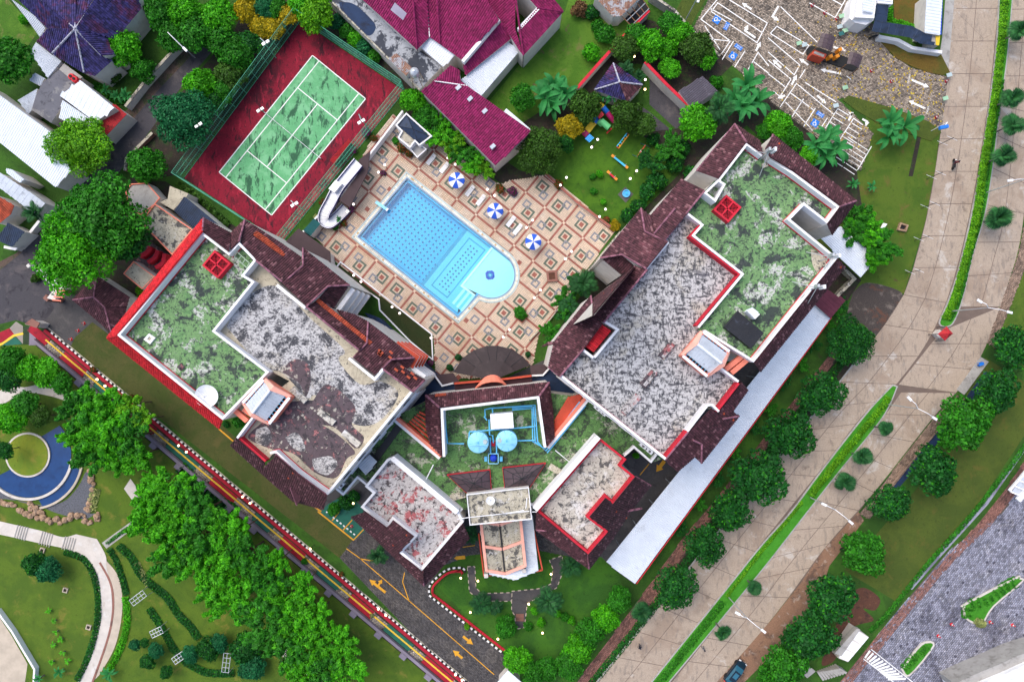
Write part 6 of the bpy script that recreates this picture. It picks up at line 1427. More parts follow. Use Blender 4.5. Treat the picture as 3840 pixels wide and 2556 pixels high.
roof(sc_, q(3,0,1460,-60,1605,-60,1580,325,1440,300), [(q(3,0,1605,-60)[0], 2.9),(q(3,0,1580,325)[0], 2.9),(q(3,0,1440,300)[0], 3.3)], M['metal_white'], 'wave', z0=0, sp=.5)
obj('gutter_rail', tube([P(q(3,0,1600,-20)[0], 2.8), P(q(3,0,1588,320)[0], 2.8)], .08,5), M['blue_deep'], sc_)
yb = thing('yellow_kiosk', P((3500,160)), 'yellow and grey kiosk roof at the end of the blue walkway roof', 'kiosk')
obj('body', prism(XY(q(3,0,1500,330,1580,330,1570,415,1500,410),2.4),0,2.4), M['concrete'], yb); obj('yellow_edge', prism(XY(q(3,0,1540,328,1582,328,1572,418,1545,415),2.5),2.4,2.5), M['yel'], yb)
wall_thing('boundary_wall', 'low white rendered wall round the dry lawn at the car park exit', q(3,0,1020,335,1200,370,1330,440,1600,480),1.2,0.5, 'white')
# gate booths
bo = thing('ticket_booth', P((3130,215)), 'car park ticket island with two brown curved canopies and orange barriers', 'booth')
ia, ib = P(q(3,0,400,480)[0]).xy, P(q(3,0,770,605)[0]).xy; d_ = (ib - ia).normalized(); nn_ = Vector((-d_.y, d_.x))
isl = [ib + nn_ * .9, ] + [ib + d_ * .9 * math.sin(t) + nn_ * .9 * math.cos(t) for t in (0.5,1.0,1.57,2.1,2.6)] + [ib - nn_ * .9, ia - nn_ * .9] + [ia - d_ * .9 * math.sin(t) - nn_ * .9 * math.cos(t) for t in (0.5,1.0,1.57,2.1,2.6)] + [ia + nn_ * .9]
obj('island', prism(isl, 0,0.25), M['black'], bo)
for pl in (q(3,0,480,320,610,350,575,485,438,442), q(3,0,740,490,866,530,822,636,710,600)):
    a, b, c, d = [P(p_, 3.0) for p_ in pl]
    for k in range(4):
        for m in range(3):
            s0, s1, t0, t1 = k / 4,(k + 1) / 4 - .015, m / 3,(m + 1) / 3 - .015
            def sfc(s, t):
                p_ = a.lerp(b, s).lerp(d.lerp(c, s), t); p_.z = 3.0 + 0.7 * math.sin(math.pi * (0.25 + 0.6 * s)); return p_
            v = [sfc(s0, t0), sfc(s1, t0), sfc(s1, t1), sfc(s0, t1)]; obj('canopy_panel', (v + [x - Vector((0,0,.08)) for x in v], [(0,1,2,3),(4,7,6,5),(0,4,5,1),(1,5,6,2),(2,6,7,3),(3,7,4,0)]), M['poly_brown'], bo)
    for p_ in (d, c): obj('canopy_post', tube([(*p_.xy, .2),(*p_.xy, 3.2)], .07,6), M['wood'], bo)
obj('booth_box', prism(XY(q(3,0,420,455,540,500,520,540,405,500),2.2),.2,2.2), M['orange'], bo); obj('booth_glass', prism(XY(q(3,0,430,470,520,505,510,525,420,490),2.3),2.2,2.3), M['concrete'], bo)
for c in ((625,490),(600,550),(540,552)): p_ = P(q(3,0, *c)[0]); obj('ticket_machine', box((p_.x, p_.y, .25),.6,.5,1.2,.4), M['orange_p'], bo)
for c in ((560,520),(650,500)): p_ = P(q(3,0, *c)[0], 1); obj('barrier_arm', tube([(p_.x, p_.y, 1),(p_.x + 1.6, p_.y + 1.4,2.0)], .05,5), M['wood'], bo)
rp = thing('guard_kiosk', P((3525,1250)), 'small red pyramid roofed kiosk in the road junction', 'kiosk')
k4 = [P(p_, 2.5) for p_ in q(3,1,1640,1430,1700,1495,1625,1560,1560,1500)]; c_ = sum(k4, Vector()) / 4; c_.z = 3.4
obj('pyramid_roof', (k4 + [c_], [(0,1,4),(1,2,4),(2,3,4),(3,0,4),(3,2,1,0)]), M['metal_red'], rp)
for k in range(4): obj('hip_bead', tube([k4[k], c_], .05,5), M['red_paint'], rp); obj('post', tube([(*(k4[k].xy * .97 + c_.xy * .03),0),(*(k4[k].xy * .97 + c_.xy * .03),2.5)], .06,5), M['iron'], rp)
obj('counter', box((c_.x, c_.y, 0),1.0,1.0,1.1,.8), M['wall'], rp)
# --- lower right terminal building edge
tb = thing('curved_white_building', P((3840,2480)), 'white curved roof edge of a large building in the lower right corner', 'building')
arc_b = spline(XY(q(3,3,980,905,1100,850,1220,800,1344,745,1500,700),4),5); arc_c = off_line(arc_b, -1.2); arc_d = off_line(arc_b, -2.2); far = off_line(arc_b, -20)
obj('grey_ledge', prism(arc_b + arc_c[::-1], 0,4.0), M['concrete'], tb)
for i in range(len(arc_b) - 1): obj('edge_panel', prism([arc_c[i], arc_c[i + 1], arc_d[i + 1], arc_d[i]], 0,4.8), M['plastic_white'], tb)
for i in range(0, len(arc_b) - 1,2): obj('roof_panel', prism([arc_d[i], arc_d[min(i + 2, len(arc_b) - 1)], far[min(i + 2, len(arc_b) - 1)], far[i]], 0,4.5 + .02 * (i % 4)), M['metal_white'], tb)
gc = thing('glass_canopy', P((3830,1800)), 'white framed glass canopy on the right edge by the brick band', 'canopy')
for k in range(6):
    a, b = h2(q(3,2,2230,1380)[0], q(3,2,2440,1120)[0], k / 5), h2(q(3,2,2330,1420)[0], q(3,2,2500,1160)[0], k / 5); beam3('rib', gc, [P(a, 3.5), P(b, 4.2)], .15,.2, M['plastic_white'])
beam3('edge', gc, [P(q(3,2,2220,1370)[0], 3.5), P(q(3,2,2450,1100)[0], 3.5)], .3,.3, M['plastic_white']); beam3('edge', gc, [P(q(3,2,2300,1460)[0], 3.9), P(q(3,2,2460,1280)[0], 3.9)], .8,.3, M['plastic_white'])
obj('glass', (lambda v: (v, [(0,1,2,3)]))([P(p_, 3.55) for p_ in q(3,2,2235,1380,2440,1120,2500,1160,2330,1420)]), M['metal_grey'], gc)
for p_ in q(3,2,2240,1375,2320,1440): obj('post', tube([P(p_, 0), P(p_, 3.5)], .1,6), M['plastic_white'], gc)
sw = thing('grey_stair_house', P((3200,2400)), 'grey and white flat roofed stair kiosk beside the plaza steps', 'building')
A = q(3,3,470,620,530,660,420,790,370,770); obj('walls', prism(XY(A, 2.8),0,2.8), M['wall'], sw); obj('roof_slab', prism(XY(q(3,3,465,615,485,620,385,760,350,745),3.0),2.0,3.0), M['concrete'], sw)
for k in range(3):
    g0, g1 = h2(A[0], A[3], k / 3 + .02), h2(A[0], A[3], (k + 1) / 3 - .02); g3, g2_ = h2(A[1], A[2], k / 3 + .02), h2(A[1], A[2], (k + 1) / 3 - .02)
    obj('roof_panel', prism(XY([g0, g1, g2_, g3], 2.9),2.8,2.9), M['plastic_white'], sw)
st = thing('plaza_stairs', P((3080,2530)), 'grey stair flight down from the brick band at the bottom edge', 'stairs')
for k in range(11):
    t = k / 11; a, b = h2(q(3,3,165,770)[0], q(3,3,260,850)[0], t), h2(q(3,3,130,800)[0], q(3,3,215,885)[0], t)
    obj('step', wall_line(XY([a, b], .5),-0.02,-0.36,0,1.9 - .15 * k), M['concrete'], st)
for k in range(9):
    t = k / 9; a, b = h2(q(3,3,270,840)[0], q(3,3,370,800)[0], t), h2(q(3,3,300,885)[0], q(3,3,410,820)[0], t)
    obj('step', wall_line(XY([a, b], .5),-0.02,-0.36,0,.4 + .15 * k), M['concrete'], st)
wc = thing('corner_white_roof', P((1910,2540)), 'corner of a white roof at the bottom edge below the garden', 'roof')
obj('roof_sheet', prism(XY(f2(1862,2560,1905,2512,1960,2560,1940,2620),3),2.8,3), M['metal_white'], wc); obj('wall', prism(XY(f2(1870,2560,1905,2520,1950,2562,1935,2610),2.8),0,2.8), M['wall'], wc)
# =================================================================== vegetation
def leaf_quads(C, Nn, size, aspect=1.7, jit=0.6):
    """diamond leaves at C (n,3), facing roughly Nn"""
    n = len(C); Nn = Nn + NR.normal(0, jit, (n, 3)); Nn /= np.linalg.norm(Nn, axis=1)[:, None] + 1e-9
    R = NR.normal(0,1,(n, 3)); T = np.cross(Nn, R); T /= np.linalg.norm(T, axis=1)[:, None] + 1e-9
    B = np.cross(Nn, T); s = size * NR.uniform(0.7,1.35, n)[:, None]
    a, b = T * s * aspect * 0.5, B * s * 0.5
    V = np.stack([C - a, C + b * 1.0 - a * .1, C + a, C - b * 1.0 - a * .1], 1).reshape(-1,3)
    return V, np.arange(4 * n).reshape(-1,4)
def sphere_pts(n, up=0.25):
    v = NR.normal(0,1,(int(n * 2.2) + 8,3)); v /= np.linalg.norm(v, axis=1)[:, None]
    v = v[v[:, 2] > -up][:n]; return v
def crown_round(seed, n, lobes=11, leaf=0.085, flat=0.72, spread=0.58):
    global NR
    keep = NR; NR = np.random.default_rng(seed); Vs, b = [], 0; Fs = []
    L = [(0,0,0.22,0.60)]
    for k in range(lobes):
        a = 2 * math.pi * (k + NR.uniform(-.35,.35)) / lobes; r = spread * NR.uniform(0.55,1.12)
        L.append((r * math.cos(a), r * math.sin(a), NR.uniform(-0.28,0.22), NR.uniform(0.28,0.44)))
    for k in range(lobes // 2):
        a = NR.uniform(0,6.28); r = 0.36 * NR.uniform(0.3,1.1); L.append((r * math.cos(a), r * math.sin(a), NR.uniform(0.28,0.5), NR.uniform(0.22,0.34)))
    tot = sum(l[3] ** 2 for l in L)
    for (x, y, z, r) in L:
        m = int(n * r * r / tot); u = sphere_pts(m)
        C = u * (r * NR.uniform(0.72,1.08, len(u)) * (1 + 0.18 * np.sin(u[:, 0] * 9 + x * 20) * np.sin(u[:, 1] * 8)))[:, None] * np.array([1,1, flat]) + np.array([x, y, z * flat])
        V, F = leaf_quads(C, u, leaf, 1.6); Vs.append(V); Fs.append(F + b); b += len(V)
    NR = keep; return np.concatenate(Vs), np.concatenate(Fs)
def crown_plume(seed, n, plumes=17, leaf=0.075):
    """feathery crown: leafy plumes leaning outwards and upwards"""
    global NR
    keep = NR; NR = np.random.default_rng(seed); Vs, Fs, b = [], [], 0
    for k in range(plumes):
        a = NR.uniform(0,6.28); rr = math.sqrt(NR.uniform(0.02,1)) * 0.7
        p0 = np.array([rr * .55 * math.cos(a), rr * .55 * math.sin(a),-0.1]); lean = np.array([math.cos(a) * (0.25 + rr * .55) + NR.normal(0,.1), math.sin(a) * (0.25 + rr * .55) + NR.normal(0,.1),0.75 - rr * .75])
        m = n // plumes; t = NR.uniform(0,1, m) ** 0.8
        rad = 0.23 * np.sqrt(np.clip(1.04 - t, 0,1)) * (0.75 + 0.35 * np.sin(t * 14 + k)); u = NR.normal(0,1,(m, 3)); u /= np.linalg.norm(u, axis=1)[:, None]
        C = p0 + lean * t[:, None] + u * rad[:, None] * NR.uniform(0.6,1.1, m)[:, None]
        V, F = leaf_quads(C, u * .7 + np.array([0,0,.55]), leaf, 2.4,0.5); Vs.append(V); Fs.append(F + b); b += len(V)
    NR = keep; return np.concatenate(Vs), np.concatenate(Fs)
CR = {
 'round': [np_mesh('crown', *crown_round(s, 5200), M['l_mid']) for s in (1,2,3,4)],
 'big': [np_mesh('crown', *crown_round(s, 13000,16,0.05,0.66,0.66), M['l_mid']) for s in (11,12,13)],
 'bush': [np_mesh('crown', *crown_round(s, 1500,7,0.15,0.8,0.5), M['l_mid']) for s in (21,22,23,24)],
 'plume': [np_mesh('crown', *crown_plume(s, 4200), M['l_bright']) for s in (31,32,33,34)],
 'open': [np_mesh('crown', *crown_round(s, 4200,13,0.085,0.6,0.7), M['l_dark']) for s in (41,42,43,44)],
}
def trunk_mesh(seed):
    r = random.Random(seed); vs = [tube([(0,0,0),(.02,.01,.35),(-.01,.02,.7)], 0.06,7,0.042)]
    for k in range(5):
        a = k * 1.26 + r.uniform(-.3,.3); e = (0.42 * math.cos(a),0.42 * math.sin(a),0.95 + r.uniform(-.1,.2))
        vs.append(tube([(-.01,.02,0.6 + .04 * k),(e[0] * .5, e[1] * .5,0.85), e], 0.032,5,0.012))
    return mesh('trunk', *join(*vs), M['bark'])
TR = [trunk_mesh(s) for s in range(3)]
NTREE = [0]
def tree(c, r, kind, mat, label, group=None, h=None, name='tree', cat='tree', low=0.62):
    """c, r in survey pixels of the crown; crown centre height follows from its size"""
    NTREE[0] += 1; rg = random.Random(NTREE[0] * 77)
    zc = h if h else (0.55 + 1.05 * r / PPM if kind != 'bush' else 0.55 * r / PPM)
    p = P(c, zc); R = r / PPM * (HC - zc) / HC * (1.28 if kind == 'plume' else 1.08)
    t = thing(name, (p.x, p.y, 0), label, cat, group)
    cr = inst('crown', rg.choice(CR[kind]), t, (0,0, zc),(0,0, rg.uniform(0,6.28)),(R * rg.uniform(.94,1.06), R * rg.uniform(.94,1.06), R * rg.uniform(.85,1.1)))
    cr.material_slots[0].link = 'OBJECT'; cr.material_slots[0].material = M[mat]
    inst('trunk', rg.choice(TR), t, (0,0,0),(0,0, rg.uniform(0,6)),(R * .8 if kind != 'bush' else R * .5,) * 2 + (zc,))
    return t
ORD = ['first', 'second', 'third', 'fourth', 'fifth', 'sixth', 'seventh', 'eighth', 'ninth', 'tenth', 'eleventh', 'twelfth', 'thirteenth', 'fourteenth', 'fifteenth', 'sixteenth', 'seventeenth', 'eighteenth', 'nineteenth', 'twentieth']
def grove(fl, kind, mats, label, group, **kw):
    """fl: flat list of x, y, r (overview pixels); label gets the ordinal"""
    n = len(fl) // 3
    for k in range(n):
        x, y, r = fl[3 * k:3 * k + 3]
        o = ORD[k] if k < 20 else 'twenty-' + ORD[k - 20]
        tree((x * 1.62988, y * 1.62988), r * 1.62988, kind, mats[k % len(mats)], label.replace('#', o), group, **kw)
def T1(x, y, r, kind, mat, label, **kw): return tree((x * 1.62988, y * 1.62988), r * 1.62988, kind, mat, label, **kw)

# upper left
T1(22,140,52, 'round', 'l_mid', 'broad green tree at the left edge beside the grey striped metal roof')
T1(55,45,14, 'bush', 'l_bright', 'small bright shrub climbing the valley of the blue black tiled roof', name='shrub', cat='shrub'); T1(100,40,18, 'bush', 'l_bright', 'bright green creeper hanging at the corner of the blue black tiled roof', name='shrub', cat='shrub')
T1(288,108,44, 'round', 'l_bright', 'bright green tree in the garden of the blue black tiled house'); T1(330,160,30, 'round', 'l_mid', 'darker tree behind the mossy street wall, right of the bright garden tree')
T1(262,175,22, 'bush', 'l_olive', 'olive shrub below the bright garden tree', name='shrub', cat='shrub')
T1(188,333,63, 'big', 'l_lime', 'yellow green tree overhanging the end of the long corrugated roof')
T1(422,272,68, 'big', 'l_teal', 'dense bluish green round tree between the street and the tennis fence')
T1(463,195,40, 'round', 'l_bright', 'bright green round tree just above the dense bluish one'); T1(338,378,42, 'round', 'l_mid', 'loose green tree with yellow tips above the big street tree'); T1(330,405,24, 'bush', 'l_lime', 'yellow tipped shrub at the corner of the street', name='shrub', cat='shrub')
grove([372,32,42,425,28,46,395,82,40,452,78,46,500,38,44,505,92,38], 'round', ['l_mid', 'l_bright', 'l_mid'], '# green tree of the grove above the street lamp, counting rightwards', 'grove above the street')
grove([566,22,34,601,62,28,628,66,28,662,36,28], 'round', ['l_yellow'], '# golden yellow flowering tree along the top of the tennis court', 'golden trees above the court')
grove([604,18,30,640,22,28,694,14,34,728,32,44], 'round', ['l_teal', 'l_mid', 'l_bright', 'l_lime'], '# green tree along the top edge above the tennis court', 'trees above the court')
grove([545,128,40,572,100,32,528,172,36,512,208,30,490,232,30,555,165,26], 'round', ['l_mid', 'l_dark', 'l_olive'], '# tree of the dark belt between street and tennis fence', 'belt beside the tennis fence')
T1(228,500,92, 'big', 'l_mid', 'big spreading dark crowned tree beside the street gate', h=9); T1(165,585,82, 'big', 'l_bright', 'bright green half of the big street tree, lower side', h=9.5); T1(285,555,55, 'round', 'l_dark', 'dark shaded tree tucked behind the big street tree', h=6)
grove([776,52,22,799,72,22,818,90,24,838,110,24,860,132,20], 'bush', ['l_teal', 'l_mid', 'l_bright'], '# rounded shrub in the strip between court fence and stained terrace', 'shrubs under the terrace wall', name='shrub', cat='shrub')
# pool hedge
grove([948,232,30,975,262,26], 'round', ['l_bright', 'l_mid'], '# leafy tree at the pool house end of the pool hedge', 'pool hedge trees')
grove([992,284,28,1014,304,30,1038,326,29,1062,348,28,1088,372,26,1112,392,22], 'plume', ['l_mid', 'l_bright', 'l_lime'], '# palm like clump in the hedge below the long magenta annexe', 'pool hedge clumps', name='shrub', cat='shrub')
# playground and behind
T1(1240,345,50, 'big', 'l_olive', 'large olive green tree between the annexe and the playground'); T1(1310,290,32, 'round', 'l_yellow', 'small tree with yellow tips left of the play tower'); T1(1345,245,40, 'round', 'l_olive', 'olive tree overhanging the top of the play tower')
T1(1442,268,38, 'round', 'l_olive', 'round olive tree between the play tower and the monkey bars'); T1(1478,288,30, 'round', 'l_olive', 'smaller olive tree beside the dark inner drive'); T1(1203,225,32, 'round', 'l_mid', 'green tree behind the banana clump on the house lawn'); T1(1300,325,24, 'round', 'l_dark', 'dark shrubby tree below the yellow tipped one')
grove([1358,28,20,1392,80,28,1361,122,26,1418,40,14,1375,60,18], 'bush', ['l_dark', 'l_mid', 'l_bright'], '# shrub along the edge of the house lawn', 'lawn edge shrubs', name='shrub', cat='shrub')
T1(1335,22,22, 'bush', 'l_brown', 'dead brown shrub at the top of the house lawn', name='shrub', cat='shrub')
grove([1438,110,32,1500,100,36,1543,58,30,1566,78,32,1602,108,40,1622,130,28,1465,80,28,1530,110,26], 'round', ['l_olive', 'l_bright', 'l_mid', 'l_bright'], '# tree of the thicket between inner drive and parking lot wall', 'thicket by the parking lot')
T1(1540,157,26, 'round', 'l_bright', 'bright tree standing on the red soil by the dark shed'); T1(1607,280,46, 'round', 'l_bright', 'bright domed tree left of the tall banana clump'); T1(1650,190,18, 'bush', 'l_mid', 'bush on top of the dark metal shed corner', name='shrub', cat='shrub')
grove([1502,322,18,1512,418,28,1466,475,22,1443,495,20,1552,376,26,1490,440,24,1570,340,24,1590,400,22], 'bush', ['l_dark'], '# dark shrub in the shade between playground and right wing roofs', 'shrubs beside the right wing', name='shrub', cat='shrub')
grove([1540,338,28,1497,372,26,1300,690,26,1306,722,26,1268,768,24,1325,655,22], 'plume', ['l_mid', 'l_dark'], '# palm like clump along the garden side of the right wing', 'clumps beside the right wing', name='shrub', cat='shrub')
grove([1365,440,10,1380,400,11,1362,408,8,1388,465,9,1365,405,8], 'bush', ['l_mid', 'l_bright'], '# small round bush on the playground lawn', 'playground bushes', name='shrub', cat='shrub')
T1(1197,719,18, 'bush', 'l_mid', 'potted bush on the pool deck below the paddling bay', name='shrub', cat='shrub')
# between right wing and the road
grove([1790,286,32,1822,320,30,1860,358,26,1760,300,22], 'round', ['l_bright', 'l_mid'], '# shrubby tree between the brown roofs and the parking lot fence', 'shrubs by the parking fence')
grove([1968,498,34,1993,528,38,2028,562,38,2015,598,26,1962,540,26], 'plume', ['l_mid', 'l_bright'], '# feathery tree over the white side canopy by the road', 'feathery trees by the side canopy', h=4.5)
grove([1915,720,18,1935,700,16,1900,745,16,1870,795,16,1845,840,16,1800,880,16,1770,940,16,1735,985,16,1690,1040,16,1650,1100,16,1610,1160,16,1565,1215,16], 'plume', ['l_mid', 'l_dark'], '# spiky shrub in the row along the long carport', 'shrubs along the carport', name='shrub', cat='shrub')
T1(1958,785,54, 'big', 'l_dark', 'topmost street tree on the hotel side of the road, next to the burnt ground')
grove([1890,905,50,1818,998,52,1747,1098,60,1678,1180,46,1622,1252,44,1556,1348,46], 'open', ['l_dark'], '# street tree below the topmost one on the hotel side of the road', 'street trees on the hotel side')
T1(2330,800,46, 'open', 'l_dark', 'dark tree at the right edge beside the side road')
grove([2293,898,46,2218,974,62,2149,1081,54,2048,1155,44,1986,1272,46,1905,1378,56,1863,1465,54,1800,1538,50], 'open', ['l_dark', 'l_mid', 'l_dark'], '# street tree on the lawn side of the road, counting down from the side road', 'street trees on the lawn side')
# front garden
grove([1424,1377,30,1393,1421,34,1357,1452,35,1332,1492,36,1310,1530,34], 'round', ['l_mid', 'l_bright', 'l_mid', 'l_bright', 'l_mid'], '# rounded tree of the garden row beside the tan brick pavement', 'garden row by the pavement', h=3)
T1(1190,1517,34, 'round', 'l_bright', 'bright round tree at the driveway end of the garden', h=3); T1(1228,1548,32, 'round', 'l_mid', 'round tree at the bottom edge of the garden', h=3); T1(1262,1535,28, 'round', 'l_mid', 'smaller round tree at the bottom of the garden row', h=3); T1(1163,1440,26, 'round', 'l_mid', 'round bush tree beside the garden steps', h=2)
grove([1264,1398,12,1282,1410,12,1300,1418,13,1314,1425,12,1245,1432,12,1215,1440,14,1230,1405,11], 'bush', ['l_bright', 'l_bright', 'l_mid'], '# clipped low bush in the flower bed of the front garden', 'clipped garden bushes', name='shrub', cat='shrub')
# park on the lower left
grove([222,922,44,178,945,44,262,955,44,300,930,28,240,1000,48,302,1005,44,190,1000,40,330,965,24,270,1055,40,212,1055,38,318,1045,34], 'plume', ['l_bright', 'l_mid', 'l_bright', 'l_lime'], '# feathery bright tree of the clump over the pond', 'feathery clump at the pond', h=6)
grove([392,1118,44,432,1140,42,358,1152,44,415,1182,48,472,1172,42,352,1200,48,392,1240,48,452,1240,48,520,1212,42,555,1218,28,382,1290,40,442,1296,46,510,1278,48,570,1272,42], 'plume', ['l_bright', 'l_mid', 'l_bright'], '# feathery tree in the upper half of the walkway thicket', 'upper walkway thicket', h=6.5)
grove([500,1340,46,560,1336,46,618,1330,42,640,1292,28,530,1388,44,598,1396,46,658,1380,42,700,1345,28,620,1448,46,680,1440,46,730,1420,36,660,1498,44,720,1490,44,780,1480,40,740,1540,44,800,1545,40,690,1555,40], 'plume', ['l_bright', 'l_bright', 'l_mid'], '# feathery tree in the lower half of the walkway thicket', 'lower walkway thicket', h=6.5)
grove([28,830,38,68,848,34,108,858,36,142,880,26,20,872,30], 'round', ['l_mid', 'l_bright', 'l_bright', 'l_mid', 'l_dark'], '# leafy tree between the walkway wall and the curved pale path', 'trees above the curved path', h=3.5)
grove([58,932,34,28,962,40,92,958,26,10,1035,22], 'round', ['l_mid', 'l_bright', 'l_olive', 'l_dark'], '# leafy tree between the curved pale path and the round lawn', 'trees by the round lawn', h=3.5)
T1(80,1295,28, 'round', 'l_dark', 'dark tree on the park lawn left of the curved walk', h=2.5); T1(112,1312,32, 'round', 'l_teal', 'dark tree beside the first one on the park lawn', h=2.5)
grove([311,1482,14,333,1478,12,358,1495,18,340,1520,18,438,1504,22,480,1492,28,505,1478,22,565,1492,38,580,1535,32,382,1545,16], 'round', ['l_teal', 'l_dark'], '# bluish dark shrub tree on the lower park lawn', 'dark shrubs on the park lawn', h=1.8, name='shrub', cat='shrub')
grove([98,625,14,83,640,12,115,500,10], 'bush', ['l_dark', 'l_olive'], '# small shrub beside the slanting gate screen', 'gate shrubs', name='shrub', cat='shrub')
grove([308,690,12,322,668,12,298,710,10], 'bush', ['l_bright', 'l_lime'], '# bright shrub squeezed between gatehouse roof and red skirt', 'gatehouse shrubs', name='shrub', cat='shrub')
grove([550,968,18,570,985,14], 'bush', ['l_mid', 'l_bright'], '# plant in the slot between the left wing roofs', 'slot plants', name='shrub', cat='shrub', h=9)
grove([795,1155,20,770,1170,18,815,1140,16], 'bush', ['l_dark', 'l_mid'], '# shady shrub in the court between left wing and front block', 'court shrubs', name='shrub', cat='shrub')
T1(1463,1048,9, 'bush', 'l_bright', 'small bush in the court below the right wing parapet', name='shrub', cat='shrub')
# flowering shrubs on the deck
for x, y, r, m, l in ((882,398,8, 'l_pink', 'pink flowering shrub beside the slide shelter'),(842,305,14, 'l_pink', 'purple flowering shrub on the white court wall, upper'),(860,318,10, 'l_rust', 'rusty flowering shrub on the white court wall'),(812,345,12, 'l_pink', 'purple flowering shrub on the white court wall, lower'),(745,465,11, 'l_rust', 'orange flowering shrub by the court fence'),(728,500,9, 'l_pale', 'pale shrub by the court fence'),
    (770,520,12, 'l_mid', 'green shrub at the foot of the slide'),(790,512,11, 'l_rust', 'orange tinged shrub at the foot of the slide'),(808,480,9, 'l_pink', 'purple shrub inside the slide bend'),(925,340,14, 'l_rust', 'rusty shrub in front of the pool house'),(942,352,12, 'l_rust', 'second rusty shrub in front of the pool house'),(910,325,10, 'l_mid', 'green shrub in front of the pool house'),
    (1150,435,13, 'l_rust', 'orange flowering shrub behind the middle lamp by the annexe'),(1180,440,13, 'l_pink', 'purple flowering shrub at the hedge corner'),(1285,425,13, 'l_rust', 'orange shrub on the playground wall'),(1395,505,10, 'l_rust', 'orange shrub at the right corner of the deck'),(1415,520,15, 'l_yellow', 'yellow flowering shrub at the right corner of the deck'),(990,835,10, 'l_pink', 'purple flowering shrub on the low blue roof'),
    (1055,822,10, 'l_palm', 'small palm shrub left of the fan canopy'),(1035,845,10, 'l_palm', 'second small palm shrub left of the fan canopy'),(1215,815,9, 'l_palm', 'small palm shrub right of the fan canopy'),
    (215,850,9, 'l_rust', 'red leaved shrub on the walkway, near the first lamp pair'),(303,912,7, 'l_rust', 'red leaved shrub on the walkway under the feathery clump'),(700,1290,9, 'l_mid', 'shrub on the walkway kerb by the turn arrow'),(785,1320,8, 'l_rust', 'red shrub beside the walkway lamp'),(856,1415,6, 'l_pale', 'pale shrub on the walkway kerb'),(1075,1440,9, 'l_lime', 'bright shrub near the bottom end of the walkway'),(2255,1432,14, 'l_pale', 'pale variegated shrub at the tip of the plaza island'),(520,975,9, 'l_dark', 'dark shrub on the walkway kerb'),(592,1045,9, 'l_dark', 'second dark shrub on the walkway kerb')):
    T1(x, y, r, 'bush', m, l, name='shrub', cat='shrub')

# ---- palms: every frond an object
def frond_pinnate():
    vs = [tube([(0,0,0),(.33,0,.12),(.66,0,.1),(1,0,-.08)], 0.012,4,0.004)]
    V, F = [], []
    for k in range(15):
        t = 0.12 + 0.86 * k / 14; z = 0.12 * math.sin(t * 2.4) - 0.1 * t * t * t; L = 0.30 * math.sin(math.pi * (0.15 + 0.8 * t)) + .05
        for s in (-1,1):
            b = len(V); V += [(t, 0, z),(t + .05, s * .01, z + .01),(t + .22 * L + .08, s * L, z - L * .35),(t + .03, s * L * .5, z - L * .08)]; F.append((b, b + 1, b + 2, b + 3))
    vs.append((V, F)); return mesh('frond', *join(*vs), M['l_palm'])
def frond_fan():
    vs = [tube([(0,0,0),(.22,0,.06)], 0.014,4)]; V, F = [], []
    for k in range(13):
        a = (k - 6) * 0.15; L = 0.78 * (1 - .035 * abs(k - 6)); b = len(V); c, s = math.cos(a), math.sin(a)
        V += [(.02,0,.03),(.2 + L * .6 * c - .05 * s, L * .6 * s + .05 * c, .08),(.2 + L * c, L * s, -.06),(.2 + L * .6 * c + .05 * s, L * .6 * s - .05 * c, .08)]; F.append((b, b + 1, b + 2, b + 3))
    vs.append((V, F)); return mesh('frond', *join(*vs), M['l_palm'])
def banana_leaf():
    V, F = [], []; n = 9
    for i in range(n):
        t = i / (n - 1); wd = 0.135 * math.sin(math.pi * (0.06 + 0.92 * t)) ** 0.6 if t > 0.12 else 0.012; x = t * (1 - .12 * t); z = 0.30 * math.sin(t * 2.1) - 0.22 * t * t * t
        for s in (-1,-.5,0,.5,1): V.append((x, s * wd, z + abs(s) * wd * .30))
    for i in range(n - 1):
        for k in range(4): F.append((i * 5 + k, i * 5 + k + 1, i * 5 + k + 6, i * 5 + k + 5))
    return mesh('leaf', V, F, M['l_banana'])
FP, FF, BL = frond_pinnate(), frond_fan(), banana_leaf()
PT = mesh('trunk', *tube([(0,0,0),(.01,0,.3),(0,.01,.7),(0,0,1)], 1.0,8,.7), M['bark_grey'])
def palm(c, r, h, label, fan=False, group=None, nf=None):
    NTREE[0] += 1; rg = random.Random(NTREE[0] * 13); p = P(c, h); R = r / PPM
    t = thing('palm_tree', (p.x, p.y, 0), label, 'palm tree', group)
    inst('trunk', PT, t, (0,0,0),(0,0,0),(0.13,0.13, h))
    n = nf or (18 if fan else 15)
    for k in range(n):
        e = rg.choice((-.5,-.1,.2,.6,1.1)); inst('frond', FF if fan else FP, t, (0,0, h - .05),(0,-e, 6.283 * k / n + rg.uniform(-.2,.2)), R * rg.uniform(.88,1.08))
    return t
FANS = [(2345,70,30),(2328,225,30),(2330,286,32),(2310,358,30),(2298,500,35),(2038,986,22),(1985,1049,26),(1946,1110,28),(1737,1351,20),(1662,1452,24)]
for k, (x, y, r) in enumerate(FANS): palm((x * 1.63, y * 1.63), r * 1.63,3.6, ORD[k] + ' fan palm along the road median, counting down from the top', True, 'fan palms on the median')
palm((2405 + 0,2294),44,3.2, 'fan palm on the hotel side pavement below the carport end', True)
